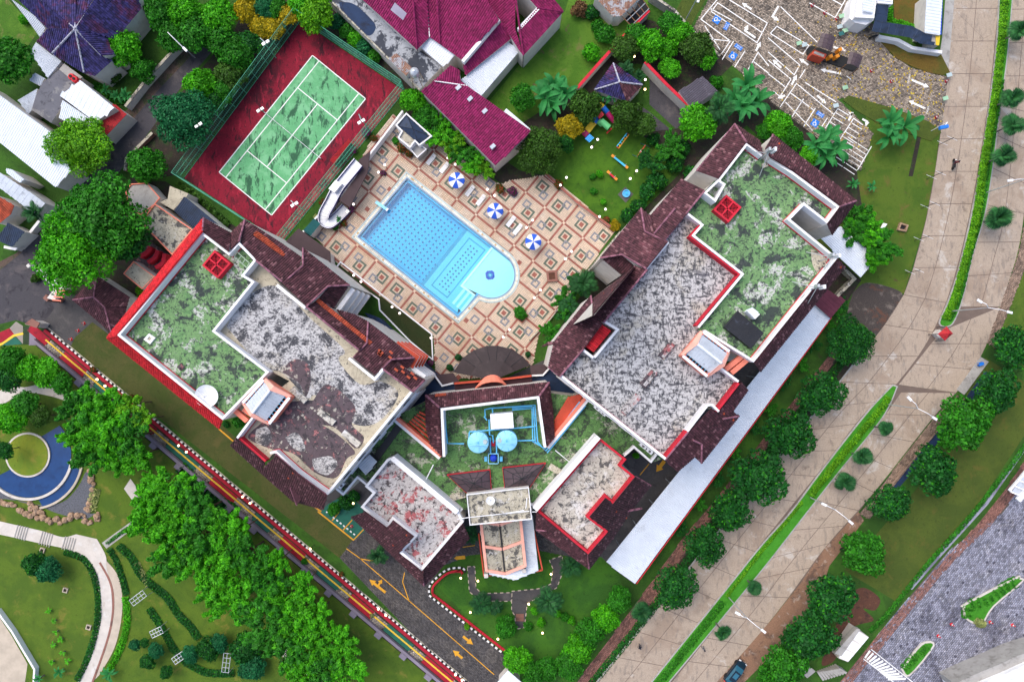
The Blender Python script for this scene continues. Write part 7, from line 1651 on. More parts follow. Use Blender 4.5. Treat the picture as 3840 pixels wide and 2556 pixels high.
for x, y, r, h, l in ((1341,653,36,4.5, 'feather palm in the garden of the right wing, reaching over the deck wall'),(1310,700,26,3, 'darker feather palm below the tall one beside the right wing'),(1261,1381,36,4, 'tall feather palm in the middle of the front garden'),(1313,1300,28,2.5, 'feather palm below the front right tiled roof'),(1106,1386,28,3, 'feather palm on the small garden lawn beside the driveway'),(1142,1398,18,2, 'small palm beside the garden path junction'),(870,1277,24,2.5, 'dark palm at the edge of the front left tiled roof'),(1085,1228,24,3, 'dark palm between the front left roof and the entrance canopy'),(1652,250,34,5, 'slender palm between the domed tree and the banana clump'),(80,488,26,4, 'palm between the orange tiled roof and the dark blue sheet roof'),(1440,160,22,3, 'palm in the shade beside the small blue hip house'),(1470,175,16,2, 'small palm beside the white and red wall')):
    palm((x * 1.63, y * 1.63), r * 1.63, h, l)
def banana(c, r, label, plants=4, h=2.6, mat=None):
    NTREE[0] += 1; rg = random.Random(NTREE[0] * 31); p = P(c, h); R = r / PPM
    t = thing('banana_clump', (p.x, p.y, 0), label, 'banana plant', 'banana clumps')
    for k in range(plants):
        a = 6.28 * k / plants + rg.uniform(-.4,.4); d = R * .38 if plants > 1 else 0; x, y, hh = d * math.cos(a), d * math.sin(a), h * rg.uniform(.75,1.15)
        inst('stem', PT, t, (x, y, 0),(0,0,0),(.12,.12, hh))
        for m in range(9):
            o = inst('leaf', BL, t, (x, y, hh - .1),(0,-rg.uniform(-.25,.75),6.28 * m / 9 + rg.uniform(-.3,.3)), R * rg.uniform(.62,.95))
            if mat: o.material_slots[0].link = 'OBJECT'; o.material_slots[0].material = M[mat]
for x, y, r, n, l in ((1278,222,58,4, 'big banana clump on the house lawn beside the white and red wall'),(1397,222,34,2, 'banana clump beside the small blue hip house'),(1714,226,62,4, 'tall banana clump between the dark shed and the parking lot'),(1897,338,54,4, 'banana clump behind the brown roofs next to the lowest parking bays'),(2060,300,56,3, 'banana clump on the lawn by the parking exit'),(2006,430,22,1, 'small banana plant on the roadside lawn'),(1960,425,24,1, 'banana plant with orange flowers beside the roof corner'),(245,208,20,1, 'young banana plant by the street wall, left one'),(280,218,26,2, 'young banana plant by the street wall, right one'),
    (250,1550,28,1, 'banana plant beside the curved walk at the bottom edge'),(135,1545,22,1, 'banana plant on the park lawn at the bottom edge'),(90,1560,18,1, 'smaller banana plant at the bottom edge of the park'),(780,505,14,1, 'broad leaved plant below the slide bend')):
    banana((x * 1.63, y * 1.63), r * 1.63, l, n, 2.4 if r > 30 else 1.2)
for k, (x, y) in enumerate(((112,1405),(125,1428),(130,1452),(122,1482),(145,1500),(120,1522),(140,1470),(155,1520))):
    banana((x * 1.63, y * 1.63),20, ORD[k] + ' young bright plant in the row on the park lawn, counting down', 1,.5, 'l_bright')

# ---- hedges and ground cover: leaf masses along a line
def hedge(label, pts, wd, h, mat, dens=120, leaf=0.2, kind=None, name='hedge', z0=0.0, cat='hedge', smooth=True):
    xy = XY(pts, h * .5 + z0)
    if smooth and len(xy) > 2: xy = spline(xy, 6)
    L = sum((b - a).length for a, b in zip(xy, xy[1:])); n = int(L * wd * dens)
    st = resample(xy, max(0.02, L / 300)); k = NR.integers(0, len(st) - 1, n); f = NR.uniform(0,1, n); o = NR.uniform(-.5,.5, n) * wd
    S = np.array([tuple(s) for s in st]); D = S[k + 1] - S[k]; T_ = D / (np.linalg.norm(D, axis=1)[:, None] + 1e-9); Nn = np.stack([-T_[:, 1], T_[:, 0]], 1)
    amp = .7 + .3 * np.sin(k * 0.37 * 300 / max(L, 1) * .02) + .25 * np.sin(k * .9)
    zz = z0 + h * (1 - (2 * o / wd) ** 2 * .55) * np.clip(amp, .5,1.1) * NR.uniform(.55,1.05, n)
    C = np.concatenate([S[k] + D * f[:, None] + Nn * o[:, None], zz[:, None]], 1)
    V, F = leaf_quads(C, np.concatenate([Nn * (o / wd)[:, None] * 1.5, np.full((n, 1),.8)], 1), leaf, 1.5,.5)
    ob = bpy.data.objects.new(name, np_mesh(name, V, F, M[mat])); put(ob)
    if kind: ob['kind'] = kind; ob['label'] = label
    else: tag(ob, label, cat)
    return ob
def mid(A, B): return [((a[0] + b[0]) / 2,(a[1] + b[1]) / 2) for a, b in zip(A, B)]
hedge('yellow green hedge along the upper road median', f2(3776,-60,3757,170,3730,400,3688,640,3664,811,3622,985,3580,1130,3545,1200),1.3,.8, 'l_lime', 150,.16, z0=.15)
hedge('dark clipped edge plants along the upper road median', f2(3762,300,3742,430,3706,640,3680,811,3640,970,3598,1130,3562,1205),.5,.5, 'l_mid', 160,.16, z0=.15)
hedge('yellow green hedge at the tip of the lower road median', f2(3335,1490,3290,1550,3130,1745,3040,1860),1.1,.8, 'l_lime', 150,.16, z0=.15)
hedge('bright hedge line along the lower road median', f2(3010,1880,2962,1940,2860,2062,2722,2240),.55,.4, 'l_lime', 150,.14, z0=.15)
hedge('flower bed plants at the bottom of the lower road median', f2(2712,2255,2560,2450,2430,2610),1.3,.35, 'l_mid', 90,.16, z0=.15)
hedge('low dark ground cover between the tan bricks and the road kerb', f2(3180,1330,3080,1455,2965,1600,2850,1745,2640,2020,2460,2265,2210,2575),1.4,.3, 'l_dark', 90,.17, 'stuff', 'ground_cover')
hedge('clipped green hedge along the brick band of the lawn', f2(3870,1640,3680,1890,3490,2105,3330,2300,3260,2370),.8,.5, 'l_mid', 150,.15)
hedge('hedge inside the plaza island with the pale shrub', q(3,3,1050,560,1060,500,1150,470,1250,400,1310,370),2.0,.5, 'l_mid', 110,.18)
hedge('hedge on the small plaza island by the zebra steps', q(3,3,715,830,770,770,840,710),1.6,.5, 'l_mid', 110,.18)
hedge('clipped green hedge round the dry lawn at the guard building', q(3,0,1130,60,1130,180,1240,210,1360,255),.9,.6, 'l_bright', 150,.16)
hedge('dark hedge along the inner side of the curved park walk', q(0,3,335,215,430,250,490,340,510,470,505,600,460,760,400,890),1.0,.6, 'l_dark', 140,.17)
hedge('dark hedge along the outer side of the curved park walk', q(0,3,570,200,610,270,640,360,660,440),1.0,.6, 'l_dark', 140,.17)
hedge('bright hedge beside the grey strip of the curved park walk', q(0,3,655,450,665,560,650,660,610,760,560,850),1.1,.5, 'l_bright', 140,.18)
hedge('wavy dark hedge between two park lawns, upper one', q(0,3,620,180,690,250,740,340,810,400,880,460,930,540,990,600,1040,670),1.3,.6, 'l_dark', 130,.18)
hedge('wavy dark hedge between two park lawns, lower one', q(0,3,780,510,850,620,920,740,1000,810,1100,850,1230,850),1.2,.6, 'l_dark', 130,.18)
hedge('silvery hedge strip at the bend of the wavy park hedge', q(0,3,715,270,745,330,775,390),.9,.5, 'l_pale', 90,.16)
hedge('pale silvery planting beside the pond gravel', q(0,2,880,1350,850,1450,840,1560),1.6,.5, 'l_pale', 70,.2)
hedge('dark shrubs under the feathery thicket along the walkway wall', q(0,2,1650,1150,1900,1400,2150,1560),2.0,.8, 'l_dark', 60,.3)
hedge('low shrubs along the park edge of the short grey path', q(0,3,560,170,640,110,720,60),.6,.4, 'l_mid', 130,.16)
hedge('leafy strip between the tennis fence and the dark blue sheet roof', q(0,1,1620,110,1830,260,2100,500),1.0,.8, 'l_olive', 90,.25)
hedge('shaded bushes behind the pool house under the annexe wall', f2(1560,400,1680,510,1820,620),1.5,1.2, 'l_dark', 70,.3)
hedge('creeper mass over the garden wall beside the street', q(0,0,880,760,1000,900,1180,900),1.5,.8, 'l_mid', 70,.28)
# fallen leaves on the parking lot
n = 1500; X = NR.uniform(2900,3540, n); Y = NR.uniform(40,560, n)
ok_ = np_inside(np.array([P((a, b)).x for a, b in zip(X, Y)]), np.array([P((a, b)).y for a, b in zip(X, Y)]), [tuple(p) for p in LOT])
dn = NR.uniform(0,1, n) < np.clip((X - 2850) / 650,.15,1) * np.where(Y < 120,.3,1.0)
C = np.array([tuple(P((a, b),0.055)) for a, b in zip(X[ok_ & dn], Y[ok_ & dn])]); V, F = leaf_quads(C, np.tile([0,0,1.0], (len(C),1)),.26,1.2,.12)
o = bpy.data.objects.new('fallen_leaves', np_mesh('fallen_leaves', V, F, M['leaf_litter'])); put(o); o['kind'] = 'stuff'; o['label'] = 'yellow leaves fallen on the parking lot cobbles'
# =================================================================== coloured walkway beside the lane
WA, WB = P((196,1244)).xy, P((1760,2559)).xy; wd_ = (WB - WA).normalized(); wn = Vector((wd_.y, -wd_.x))
if wn.y > 0: wn = -wn
WL = (WB - WA).length
def wk(s, o): return WA + wd_ * s + wn * o
def band(s0, s1, o0, o1): return [wk(s0, o0), wk(s1, o0), wk(s1, o1), wk(s0, o1)]
walk = struct('walkway', sheet(band(-1.5, WL, 0.15,3.4),0.02), M['soil_dark'])
struct('kerb', prism(band(-1.5, WL, -.02,-.16),0,.05), M['roof_stone'])
kb = [mesh('kerb_block', *prism([(0,0),(.40,0),(.40,.24),(0,.24)], 0,.2), M[m]) for m in ('line_white', 'black')]
kerb = struct('kerb', prism(band(0, WL, .03,.23),0,.04), M['black'])
a_ = math.atan2(wd_.y, wd_.x)
for k in range(int(WL / .41)):
    p = wk(k * .41,.25); inst('kerb_block', kb[k % 2], kerb, (p.x, p.y, 0.0),(0,0, a_), world=True)
obj('red_planter', prism(band(-1, WL, .27,.78),0,.3), M['walk_red'], walk); obj('planter_soil', prism(band(-1, WL, .80,.98),0,.2), M['soil_dark'], walk)
seq = [(120, 'r'),(188, 's'),(241, 'r'),(327, 's'),(367, 'g'),(455, 's'),(506, 'r'),(588, 's'),(637, 'g'),(747, 's'),(800, 'r'),(894, 's'),(960, 'g'),(1024, 's'),(1060, 'r'),(1146, 's'),(1196, 'g'),(1281, 's'),(1320, 'r'),(1405, 's'),(1453, 'g'),(1550, 's'),(1596, 'r'),(1703, 's'),(1760, 'g'),(1800, 'g')]
for (x0, k),(x1, _) in zip(seq, seq[1:]):
    s0, s1 = (x0 - 178) / PPM / .765,(x1 - 178) / PPM / .765
    if k == 's': pavers('stone_paver', band(s0, s1,1.0,2.4),.42,.34, a_, M['stone_panel'], .03,.03,.02, walk)
    else: obj('walkway_panel', prism(band(s0 + .01, s1 - .01,1.0,2.4),0,.05), M['walk_red' if k == 'r' else 'walk_green'], walk)
ty = []
for k in range(int(WL / .3)): ty.append(prism(band(k * .3, k * .3 + .285,1.5,1.76),0.03,.085))
obj('tactile_paver', join(*ty), M['yellow'], walk, kind='stuff')
lwall = thing('retaining_wall', (*wk(0,2.7),0), 'lilac grey retaining wall with buttress caps between walkway and park', 'wall')
obj('wall_run', prism(band(-1.2, WL, 2.5,2.95),-.2,.7), M['walk_lilac'], lwall)
for k in range(18):
    s = 3 + k * 5.2; obj('buttress', prism(band(s, s + 1.1,2.93,3.7),-.2,.8), M['walk_lilac'], lwall)
gp = thing('gate_ramp', P((30,1270)), 'coloured entrance ramp with red, green and stone fields at the left edge', 'ramp')
for pl, m in ((f2(-40,1262,36,1230,54,1254,8,1282,-40,1300), 'walk_red'),(f2(36,1230,60,1205,86,1222,86,1290,54,1254), 'stone_panel'),(f2(8,1282,58,1262,84,1290,8,1296), 'walk_green'),(f2(-40,1300,8,1284,50,1254,86,1246,88,1254,54,1262,10,1292,-40,1312), 'yellow')):
    obj('ramp_field', sheet(XY(pl, .03),.03 + (.012 if m == 'yellow' else 0)), M[m], gp)
for k in range(16): obj('drain_bar', wall_line(XY(f2(88,1225 + k * 4.2,110,1225 + k * 4.2),.06),-.04,.04,0,.06), M['iron'], gp)
obj('lilac_slab', sheet(XY(f2(110,1225,134,1226,134,1294,108,1294),.04),.04), M['walk_lilac'], gp)
# ------------------------------------------------------------------ painted markings
def arrow(parent, pts, wd, mat, z, hl=1.0, hw=2.6, nm='arrow'):
    """painted arrow along pts (pixels), head at the end"""
    xy = XY(pts, 0); d = (xy[-1] - xy[-2]).normalized(); n = Vector((-d.y, d.x)); e = xy[-1]; b = e - d * hl
    sh = xy[:-1] + [b]; obj(nm, sheet(off_line(sh, wd) + off_line(sh, -wd)[::-1], z), mat, parent)
    obj(nm, sheet([b + n * wd * hw, b - n * wd * hw, e], z), mat, parent)
def line(parent, pts, wd, mat, z, nm='line'):
    xy = XY(pts, 0); obj(nm, sheet(off_line(xy, wd) + off_line(xy, -wd)[::-1], z), mat, parent)
LY = M['line_yellow']; zy = .045
for l in (q(1,3,475,195,545,245,800,465,1250,855), q(1,3,780,320,770,370,802,465), q(1,3,545,247,600,258,690,252), q(2,2,1260,1120,1175,1225), q(1,3,1085,188,1150,178)): line(drive, l, .07, LY, zy)
arrow(drive, q(1,3,680,425,595,357),.2, LY, zy); arrow(drive, q(1,3,640,392,662,357),.16, LY, zy + .003,.6); arrow(drive, q(1,3,1087,655,1140,698),.2, LY, zy); arrow(drive, q(1,3,1084,770,1033,728),.2, LY, zy); arrow(drive, q(1,3,1098,240,1040,246),.28, LY, zy, .5,1.3); arrow(drive, q(2,2,1400,1095,1325,1195),.3, LY, zy, 1.0,2.2)
for l in (q(1,2,430,1440,600,1560), q(1,3,325,0,512,150), q(0,2,2010,800,2150,920)): line(lane, l, .12, LY, .05, 'dotted_line')
gbay = struct('green_parking_bays', sheet(XY(f2(1228,1890,1300,1850,1360,1900,1370,1988,1330,2022,1200,1918),0),.03), M['walk_green'])
for l in (q(1,3,400,48,440,0), q(1,3,458,98,505,45), q(1,3,510,152,565,95)): line(gbay, l, .09, LY, .036)
for k in range(9): obj('kerb_block', prism(off_line(XY([h2(q(1,3,370,0)[0], q(1,3,530,130)[0], k / 9), h2(q(1,3,370,0)[0], q(1,3,530,130)[0], (k + .5) / 9)], 0),.1) + off_line(XY([h2(q(1,3,370,0)[0], q(1,3,530,130)[0], k / 9), h2(q(1,3,370,0)[0], q(1,3,530,130)[0], (k + .5) / 9)], 0),-.1)[::-1], .02,.2), M['line_white'], gbay)
LW_ = M['line_white']; zl = .052
L2 = [(1900,-20,1735,180,2005,380,1925,495),(1830,110,1890,30,2300,305),(1830,110,2250,395,2345,215,1960,-20),(1810,75,2020,190),(1770,240,1910,460),(1795,360,2005,380),(2035,380,1930,550),(2140,470,2045,620),(2360,610,2260,485,2170,640),(2220,570,2360,680)]
L3 = [(380,30,615,165,715,-10),(590,0,680,50),(115,65,450,390),(20,310,80,245,375,420,320,500,20,310),(0,350,290,600,240,690,0,480),(0,555,210,730,110,890,50,840),(0,680,155,800),(110,985,260,770,600,1050),(340,760,625,940),(205,855,415,1010),(160,940,410,1200),(325,910,220,1075),(435,995,325,1165),(545,1085,470,1200),(525,1180,640,1000,740,1060),(655,1290,785,1090,870,1150),(290,720,340,640),(720,700,760,730),(820,1565,950,1345)]
for l in L2: line(lot, q(2,0, *l),.075, LW_, zl, 'bay_line')
for l in L3: line(lot, q(3,0, *l),.075, LW_, zl, 'bay_line')
for k in range(4):
    x, y = 617 - k * 26,1035 + k * 42; line(lot, q(3,0, x, y, x + 100, y + 62),.06, LW_, zl, 'bay_line')
    x, y = 762 - k * 26,1128 + k * 42; line(lot, q(3,0, x, y, x + 100, y + 62),.06, LW_, zl, 'bay_line')
for k in range(7):
    x, y = 925 - k * 22,1388 + k * 36; line(lot, q(3,0, x, y, x - 100, y - 66),.06, LW_, zl, 'bay_line'); line(lot, q(3,0, x - 110, y - 72, x - 190, y - 125),.06, LW_, zl, 'bay_line')
for l in (q(2,0,2235,350,2140,285,2170,230), q(2,0,2200,90,2110,30), q(2,0,2240,470,2285,385), q(3,0,95,60,40,155,100,195), q(3,0,600,435,715,468), q(3,0,670,680,480,640), q(3,0,1315,735,1478,803), q(3,0,1445,1000,1288,928), q(3,0,370,600,285,540), q(3,0,215,780,265,690), q(3,0,450,880,535,955), q(3,0,740,1110,770,1050,735,1030), q(3,0,865,1095,910,1120,895,1165), q(3,0,120,625,40,550), q(3,0,155,880,85,905)): arrow(lot, l, .16, LW_, zl + .003,.8,2.4)
def text(parent, s, c, size, rot, z, mat):
    cu = bpy.data.curves.new('lettering', 'FONT'); cu.body = s; cu.size = size; cu.align_x = 'CENTER'; cu.align_y = 'CENTER'; cu.materials.append(mat)
    o = bpy.data.objects.new('lettering', cu); put(o, parent); p = P(c); o.location = (p.x, p.y, z); o.rotation_euler = (0,0, rot); return o
for c, r in ((q(2,0,1880,185)[0], -.58 - 1.57),(q(2,0,2030,515)[0], -.58),(q(3,0,430,1132)[0], -.58)):
    p = P(c); obj('disabled_bay_sign', box((p.x, p.y, .03),1.15,1.15,.026, r), M['signblue'], lot); co, si = math.cos(r), math.sin(r)
    def loc(x, y): return Vector((p.x + x * co - y * si, p.y + x * si + y * co))
    pts = [loc(.27 * math.cos(t),-.12 + .27 * math.sin(t)) for t in [2.2 + i * .42 for i in range(11)]]
    obj('wheelchair_symbol', sheet(off_line(pts, .05) + off_line(pts, -.05)[::-1], .062), LW_, lot)
    for a, b in (((-.1,.3),(-.06,.0)),((-.06,.02),(.22,.02)),((.2,.02),(.36,-.3)),((-.1,.16),(.16,.16))): xy = [loc(*a), loc(*b)]; obj('wheelchair_symbol', sheet(off_line(xy, .05) + off_line(xy, -.05)[::-1], .064), LW_, lot)
    q0 = loc(-.12,.42); obj('wheelchair_symbol', sheet([Vector(c_) for c_ in circ(q0,.09,0,6.1,9)], .064), LW_, lot)
for c, r in ((q(2,0,1970,243)[0], 1.1),(q(2,0,2080,435)[0], -.6 + 3.14),(q(3,0,478,1052)[0], -.6 + 3.14)):
    p = P(c); obj('disabled_bay_plate', box((p.x, p.y, .03),1.3,.66,.026, r), M['signblue'], lot)
    for s, o in (('PARKIR', .15),('DIFABEL', -.17)): text(lot, s, ((p.x - o * math.sin(r)) * PPM + NX, -(p.y + o * math.cos(r)) * PPM + NY),.27, r, .062, LW_)
text(lot, 'KELUAR', q(3,0,1293,728)[0], .42,1.35,.06, LW_); text(lot, 'MASUK', q(3,0,1467,1010)[0], .42,1.35,.06, LW_)
for k in range(12):
    t = k / 12; a, b = h2(q(3,3,535,730)[0], q(3,3,740,890)[0], t), h2(q(3,3,508,768)[0], q(3,3,640,890)[0], t)
    line(plaza, [a, b], .16, LW_, .055, 'crossing_bar')
for l in (q(3,3,540,722,760,896), q(3,3,500,772,660,896)): line(plaza, l, .07, LW_, .058, 'crossing_edge')
# ------------------------------------------------------------------ fences, kerbs of garden and islands
fence('railing', 'black railing between the parking lot and the banana clumps', f2(2590,115,2710,212),1.6,1.2, M['iron'], .03,(0,.5,1)); fence('railing', 'black railing along the lower parking bays', f2(2880,385,3060,520,3225,642),1.6,1.2, M['iron'], .03,(0,.5,1))
gk = XY(q(1,3,1100,320,1085,296,1010,302,950,345,912,390,910,440,1300,745),0); gk = spline(gk[:6], 5) + [gk[6]]
gkerb = struct('kerb', wall_line(gk, -.12,.12,0,.15), M['black']); rs = resample(gk, .42)
for k, (a, b) in enumerate(zip(rs, rs[1:])):
    if k % 2: obj('kerb_block', prism(off_line([a, b], .14) + off_line([a, b], -.14)[::-1], 0,.17), LW_, gkerb)
rg_ = off_line(gk, .55)
rf = thing('garden_fence', (*rg_[0], 0), 'low red picket fence round the front garden along the driveway', 'fence'); obj('rail', tube([(*p, .7) for p in rg_], .04,5), M['red_paint'], rf); obj('plinth', wall_line(rg_, -.16,.16,0,.25), M['red_paint'], rf)
for p in resample(rg_, .5): obj('picket', tube([(*p, .2),(*p, .8)], .05,4), M['red_paint'], rf)
garden = lawn('garden_lawn', q(1,3,960,400,1000,345,1090,330,1150,300,1344,380) + q(2,3,0,380,160,250,280,250,470,240,560,330,600,470,340,880,300,905,0,905) + q(1,3,1300,750), M['g_front'], .02)
for pl in (q(1,3,1110,290,1150,285,1155,400,1185,430,1344,425,1344,470,1180,470,1120,420) + [], q(2,3,-2,418,140,405,205,380,215,300,195,255,265,230,262,330,235,400,140,450,80,480,65,610,20,615,15,545,-2,520)):
    xy = XY(pl, 0); pa = struct('garden_path', prism(xy, 0,.05), M['driveway'])
    rs = resample(xy + [xy[0]], .5)
    for k, (a, b) in enumerate(zip(rs, rs[1:])):
        if k % 2 == 0: obj('edging_block', prism(off_line([a, b], .07) + off_line([a, b], -.07)[::-1], 0,.12), M['path_brick'], pa)
for k in range(5): struct('garden_step', wall_line(XY(q(2,3,20,540 + k * 8,62,540 + k * 8),0),-.1,.1,0,.2 - .03 * k), M['brick'])
for pl, lb in ((q(3,3,1020,500,1030,480,1290,345,1320,345,1330,370,1180,500,1120,590,1060,580,1025,550), 'a'),(q(3,3,695,825,800,690,870,700,740,860), 'b')):
    xy = spline(XY(pl + [pl[0]], 0),4)[:-1]; o = struct('traffic_island', prism(xy, 0,.25), M['path']); obj('turf', prism(offset(xy, -.3),.2,.3), M['g_median'], o)
xy = XY(q(1,1,780,840,1615,1500) + q(1,2,1625,165) + q(1,1,1640,1640,1420,1568,1140,1280,1130,1180,730,905),0); xy = ccw([xy[0], xy[1], xy[2], P((1600,1330)).xy] + xy[4:])
ps = struct('planter_strip', sheet(xy, .035), M['g_strip']); obj('white_kerb', ring(xy, .1,-.1,0,.3), M['white'], ps)
# ------------------------------------------------------------------ park
pond = thing('pond', (*P((108,1704)).xy, 0), 'crescent shaped dark blue pond curling round the circular lawn', 'pond')
pc0 = P((108,1704)).xy; r1, r2 = 84 / PPM, 160 / PPM
cres = circ(pc0, r1,-2.45,.95,30) + circ(pc0, r2,.75,-2.55,30)
obj('water', sheet(cres, .09), M['pond'], pond)
obj('outer_rim', prism([tuple(p) for p in circ(pc0, r2 + .05,-2.6,-.1,34)] + [tuple(p) for p in circ(pc0, r2 + .45,-.1,-2.6,34)], 0,.35), M['path'], pond)
obj('second_basin', sheet([tuple(p) for p in circ(pc0, r2 + .5,-1.35,-.25,16)] + [tuple(p) for p in circ(pc0 + Vector((.5,-.4)), r2 + 1.2,-.25,-1.35,16)], .1), M['pond'], pond)
obj('second_rim', prism([tuple(p) for p in circ(pc0 + Vector((.5,-.4)), r2 + 1.2,-1.4,-.2,18)] + [tuple(p) for p in circ(pc0 + Vector((.5,-.4)), r2 + 1.55,-.2,-1.4,18)], 0,.3), M['path_brick'], pond)
rl = thing('round_lawn', (*pc0,0), 'circular yellow green lawn with a pale stone rim by the pond', 'lawn'); obj('stone_rim', prism(circ(pc0, r1,0,6.28,40)[:-1], 0,.3), M['path'], rl); obj('turf', prism(circ(pc0, r1 - .3,0,6.28,40)[:-1], .2,.36), M['g_circle'], rl)
struct('gravel_bed', sheet(spline(XY(q(0,2,-60,1280,100,1430,280,1490,560,1480,720,1330,800,1190,870,1330,820,1560) + q(0,3,500,10,440,40,300,10,180,-40,60,-60,-40,-70),0),4),.02), M['gravel'])
rk = []
for s in range(4):
    v, f = ball((0,0,0),.5,8,5); r_ = random.Random(s); rk.append(mesh('boulder', [(a * r_.uniform(.8,1.2), b * r_.uniform(.8,1.2), c * .7 * r_.uniform(.8,1.2)) for a, b, c in v], f, M['rock']))
rline = resample(XY(q(0,3,-20,-60,60,-30,140,10,200,20,250,45,330,50,380,30,440,25,470,60,520,40,530,5),0),.62) + resample(XY(q(0,2,280,1480,320,1540,400,1560),0),.5) + resample(XY(q(0,2,820,1190,880,1330,830,1450,810,1560),0),.8)
for k, p in enumerate(rline):
    for m in range(2 if k % 2 else 1):
        s = RNG.uniform(.55,1.15); o = inst('boulder', rk[k % 4], None, (p.x + RNG.uniform(-.35,.35), p.y + RNG.uniform(-.35,.35),.2 * s),(0,0, RNG.uniform(0,6)), s); tag(o, 'tan boulder in the rocky edging of the pond gravel', 'boulder', 'boulders round the pond gravel')
pk = struct('park_path', prism(spline(XY(q(0,3,-30,45,100,75,230,105,330,135,400,120),0),4) + spline(XY(q(0,3,510,145,555,230,562,300,585,420,588,560,565,680,480,905),0),5) + spline(XY(q(0,3,405,905,480,700,522,560,520,430,490,330,420,240,360,200,200,165,90,140,-30,115),0),5),0,.06), M['path'])
for (x, y) in ((85,105),(215,140),(335,165)):
    for k in range(5): obj('step', wall_line(XY(q(0,3, x + k * 13 + 12, y - 35 + k * 3, x + k * 13 - 8, y + 32 + k * 4),0),-.07,.07,.05,.14), M['concrete'], pk)
xs = spline(XY(q(0,3,525,268,575,360,595,450,590,560,560,690,485,900),0),6)
obj('brick_drain', wall_line(xs, -.16,.16,.05,.09), M['brick'], pk)
struct('park_path', prism(spline(XY(q(0,3,540,240,610,320,640,420,638,560,600,720,520,860),0),5) + spline(XY(q(0,3,500,880,565,690,594,560,598,450,580,360,530,265),0),5),0,.045), M['path_brick'])
struct('park_path', prism(XY(q(0,3,535,165,715,35,740,60,560,195),0),0,.06), M['concrete']); struct('park_path', prism(XY(q(0,2,1140,1350,1200,1260,1310,1410,1270,1530),0),0,.06), M['path'])
struct('park_path', prism(spline(XY(q(0,2,-40,480,100,400,220,420,400,385,520,400,640,465),0),5) + spline(XY(q(0,2,620,550,480,505,300,470,200,480,90,540,-40,620),0),5),0,.06), M['path'])
struct('park_path', prism(spline(XY(q(1,3,70,630,140,760,230,830,330,905),0),5) + spline(XY(q(1,3,400,905,260,820,170,730,110,640),0),5),0,.06), M['path'])
struct('brick_yard', sheet(XY(q(0,3,-30,560,0,560,60,650,145,800,130,905,-30,905),0),.02), M['path_brick'])
wall_thing('park_wall', 'white curved wall at the lower left corner of the park', q(0,3,-20,520,60,630,120,730,180,830,175,905),.9,.3, 'white')
for k, (x, y) in enumerate(((225,203),(346,412),(468,606))):
    p = P(q(0,3, x, y)[0]).xy; t = thing('planter_box', (*p, 0),('square timber tree planter nearest the stepped path', 'square tree planter in the middle of the park lawn', 'stone ringed square planter beside the curved walk')[k], 'planter'); xy = [p + Vector((math.cos(a), math.sin(a))) * .55 for a in (.5,2.07,3.64,5.21)]; obj('rim', ring(ccw(xy),0,-.14,0,.25), M['path_brick'], t); obj('soil', sheet(xy, .12), M['soil_dark'], t)
for k, (x, y, a, l) in enumerate(((760,432,.65,2.6),(855,608,.45,1.9),(970,740,.6,2.0),(1215,765,1.45,3.0))):
    p = P(q(0,3, x, y)[0]).xy; t = thing('trellis_arch', (*p, 0), ORD[k] + ' silver trellis arch over the wavy park hedge, counting rightwards', 'trellis', 'trellis arches'); d = Vector((math.cos(a), math.sin(a))); n = Vector((-d.y, d.x))
    for s in (-1,0,1): obj('rail', tube([(*(p - d * l / 2 + n * s * .55),2),(*(p + d * l / 2 + n * s * .55),2)], .05,5), M['steel'], t)
    for i in range(5): c = p + d * l * (i / 4 - .5); obj('rung', tube([(*(c - n * .55),2),(*(c + n * .55),2)], .045,5), M['steel'], t)
    for s in (-1,1):
        for e in (-1,1): c = p + d * l / 2 * e + n * s * .55; obj('leg', tube([(*c, 0),(*c, 2)], .05,5), M['steel'], t)
# ------------------------------------------------------------------ lamps
GL = mesh('globe', *ball((0,0,0),.19,12,8), M['globe'], True); GW = mesh('globe', *ball((0,0,0),.17,12,8), M['lampw'], True)
def globe_lamp(cs, label, group, warm=False, h=2.3):
    c = (sum(p[0] for p in cs) / len(cs), sum(p[1] for p in cs) / len(cs)); p = P(c, h); t = thing('globe_lamp', (p.x, p.y, 0), label, 'lamp', group)
    obj('post', tube([(p.x, p.y, 0),(p.x, p.y, h - .1)], .05,6), M['iron'], t)
    for c_ in cs:
        g = P(c_, h); 
        if len(cs) > 1: obj('arm', tube([(p.x, p.y, h - .25),(g.x, g.y, h - .2)], .03,5), M['iron'], t)
        inst('globe', GW if warm else GL, t, (g.x, g.y, h), world=True)
for k, l in enumerate((q(1,0,1763,1452,1830,1510), q(1,1,2125,172,2193,228), q(2,1,190,455,133,522), q(2,1,547,742,491,810), q(2,1,262,1096,205,1166), q(1,1,2328,1458,2272,1528))):
    globe_lamp(l, ORD[k] + ' twin globe lamp on the pool deck, counting clockwise from the pool house', 'twin lamps on the pool deck')
for k, l in enumerate((q(1,0,1183,1515), q(1,1,1125,15), q(1,1,895,308), q(1,1,838,375), q(2,1,445,133), q(2,1,805,422), q(1,1,1608,1535))): globe_lamp(l, ORD[k] + ' single globe lamp at the rim of the pool deck, counting from the pool house', 'single deck lamps')
for k, l in enumerate((q(1,1,898,960,965,1018), q(1,1,1250,1250,1320,1308))): globe_lamp(l, ('upper', 'lower')[k] + ' twin globe lamp in the planter strip beside the left wing', 'planter strip lamps')
for k, l in enumerate((q(2,0,787,1282,732,1353), q(2,0,1145,1570), q(2,1,500,63), q(2,1,1087,73), q(2,1,859,354), q(2,0,1222,822), q(2,0,1123,520), q(2,0,1203,265), q(2,0,1225,733))): globe_lamp(l, ORD[k] + ' globe lamp on or behind the playground lawn, counting from the blue play roof', 'playground lamps', k in (5,6))
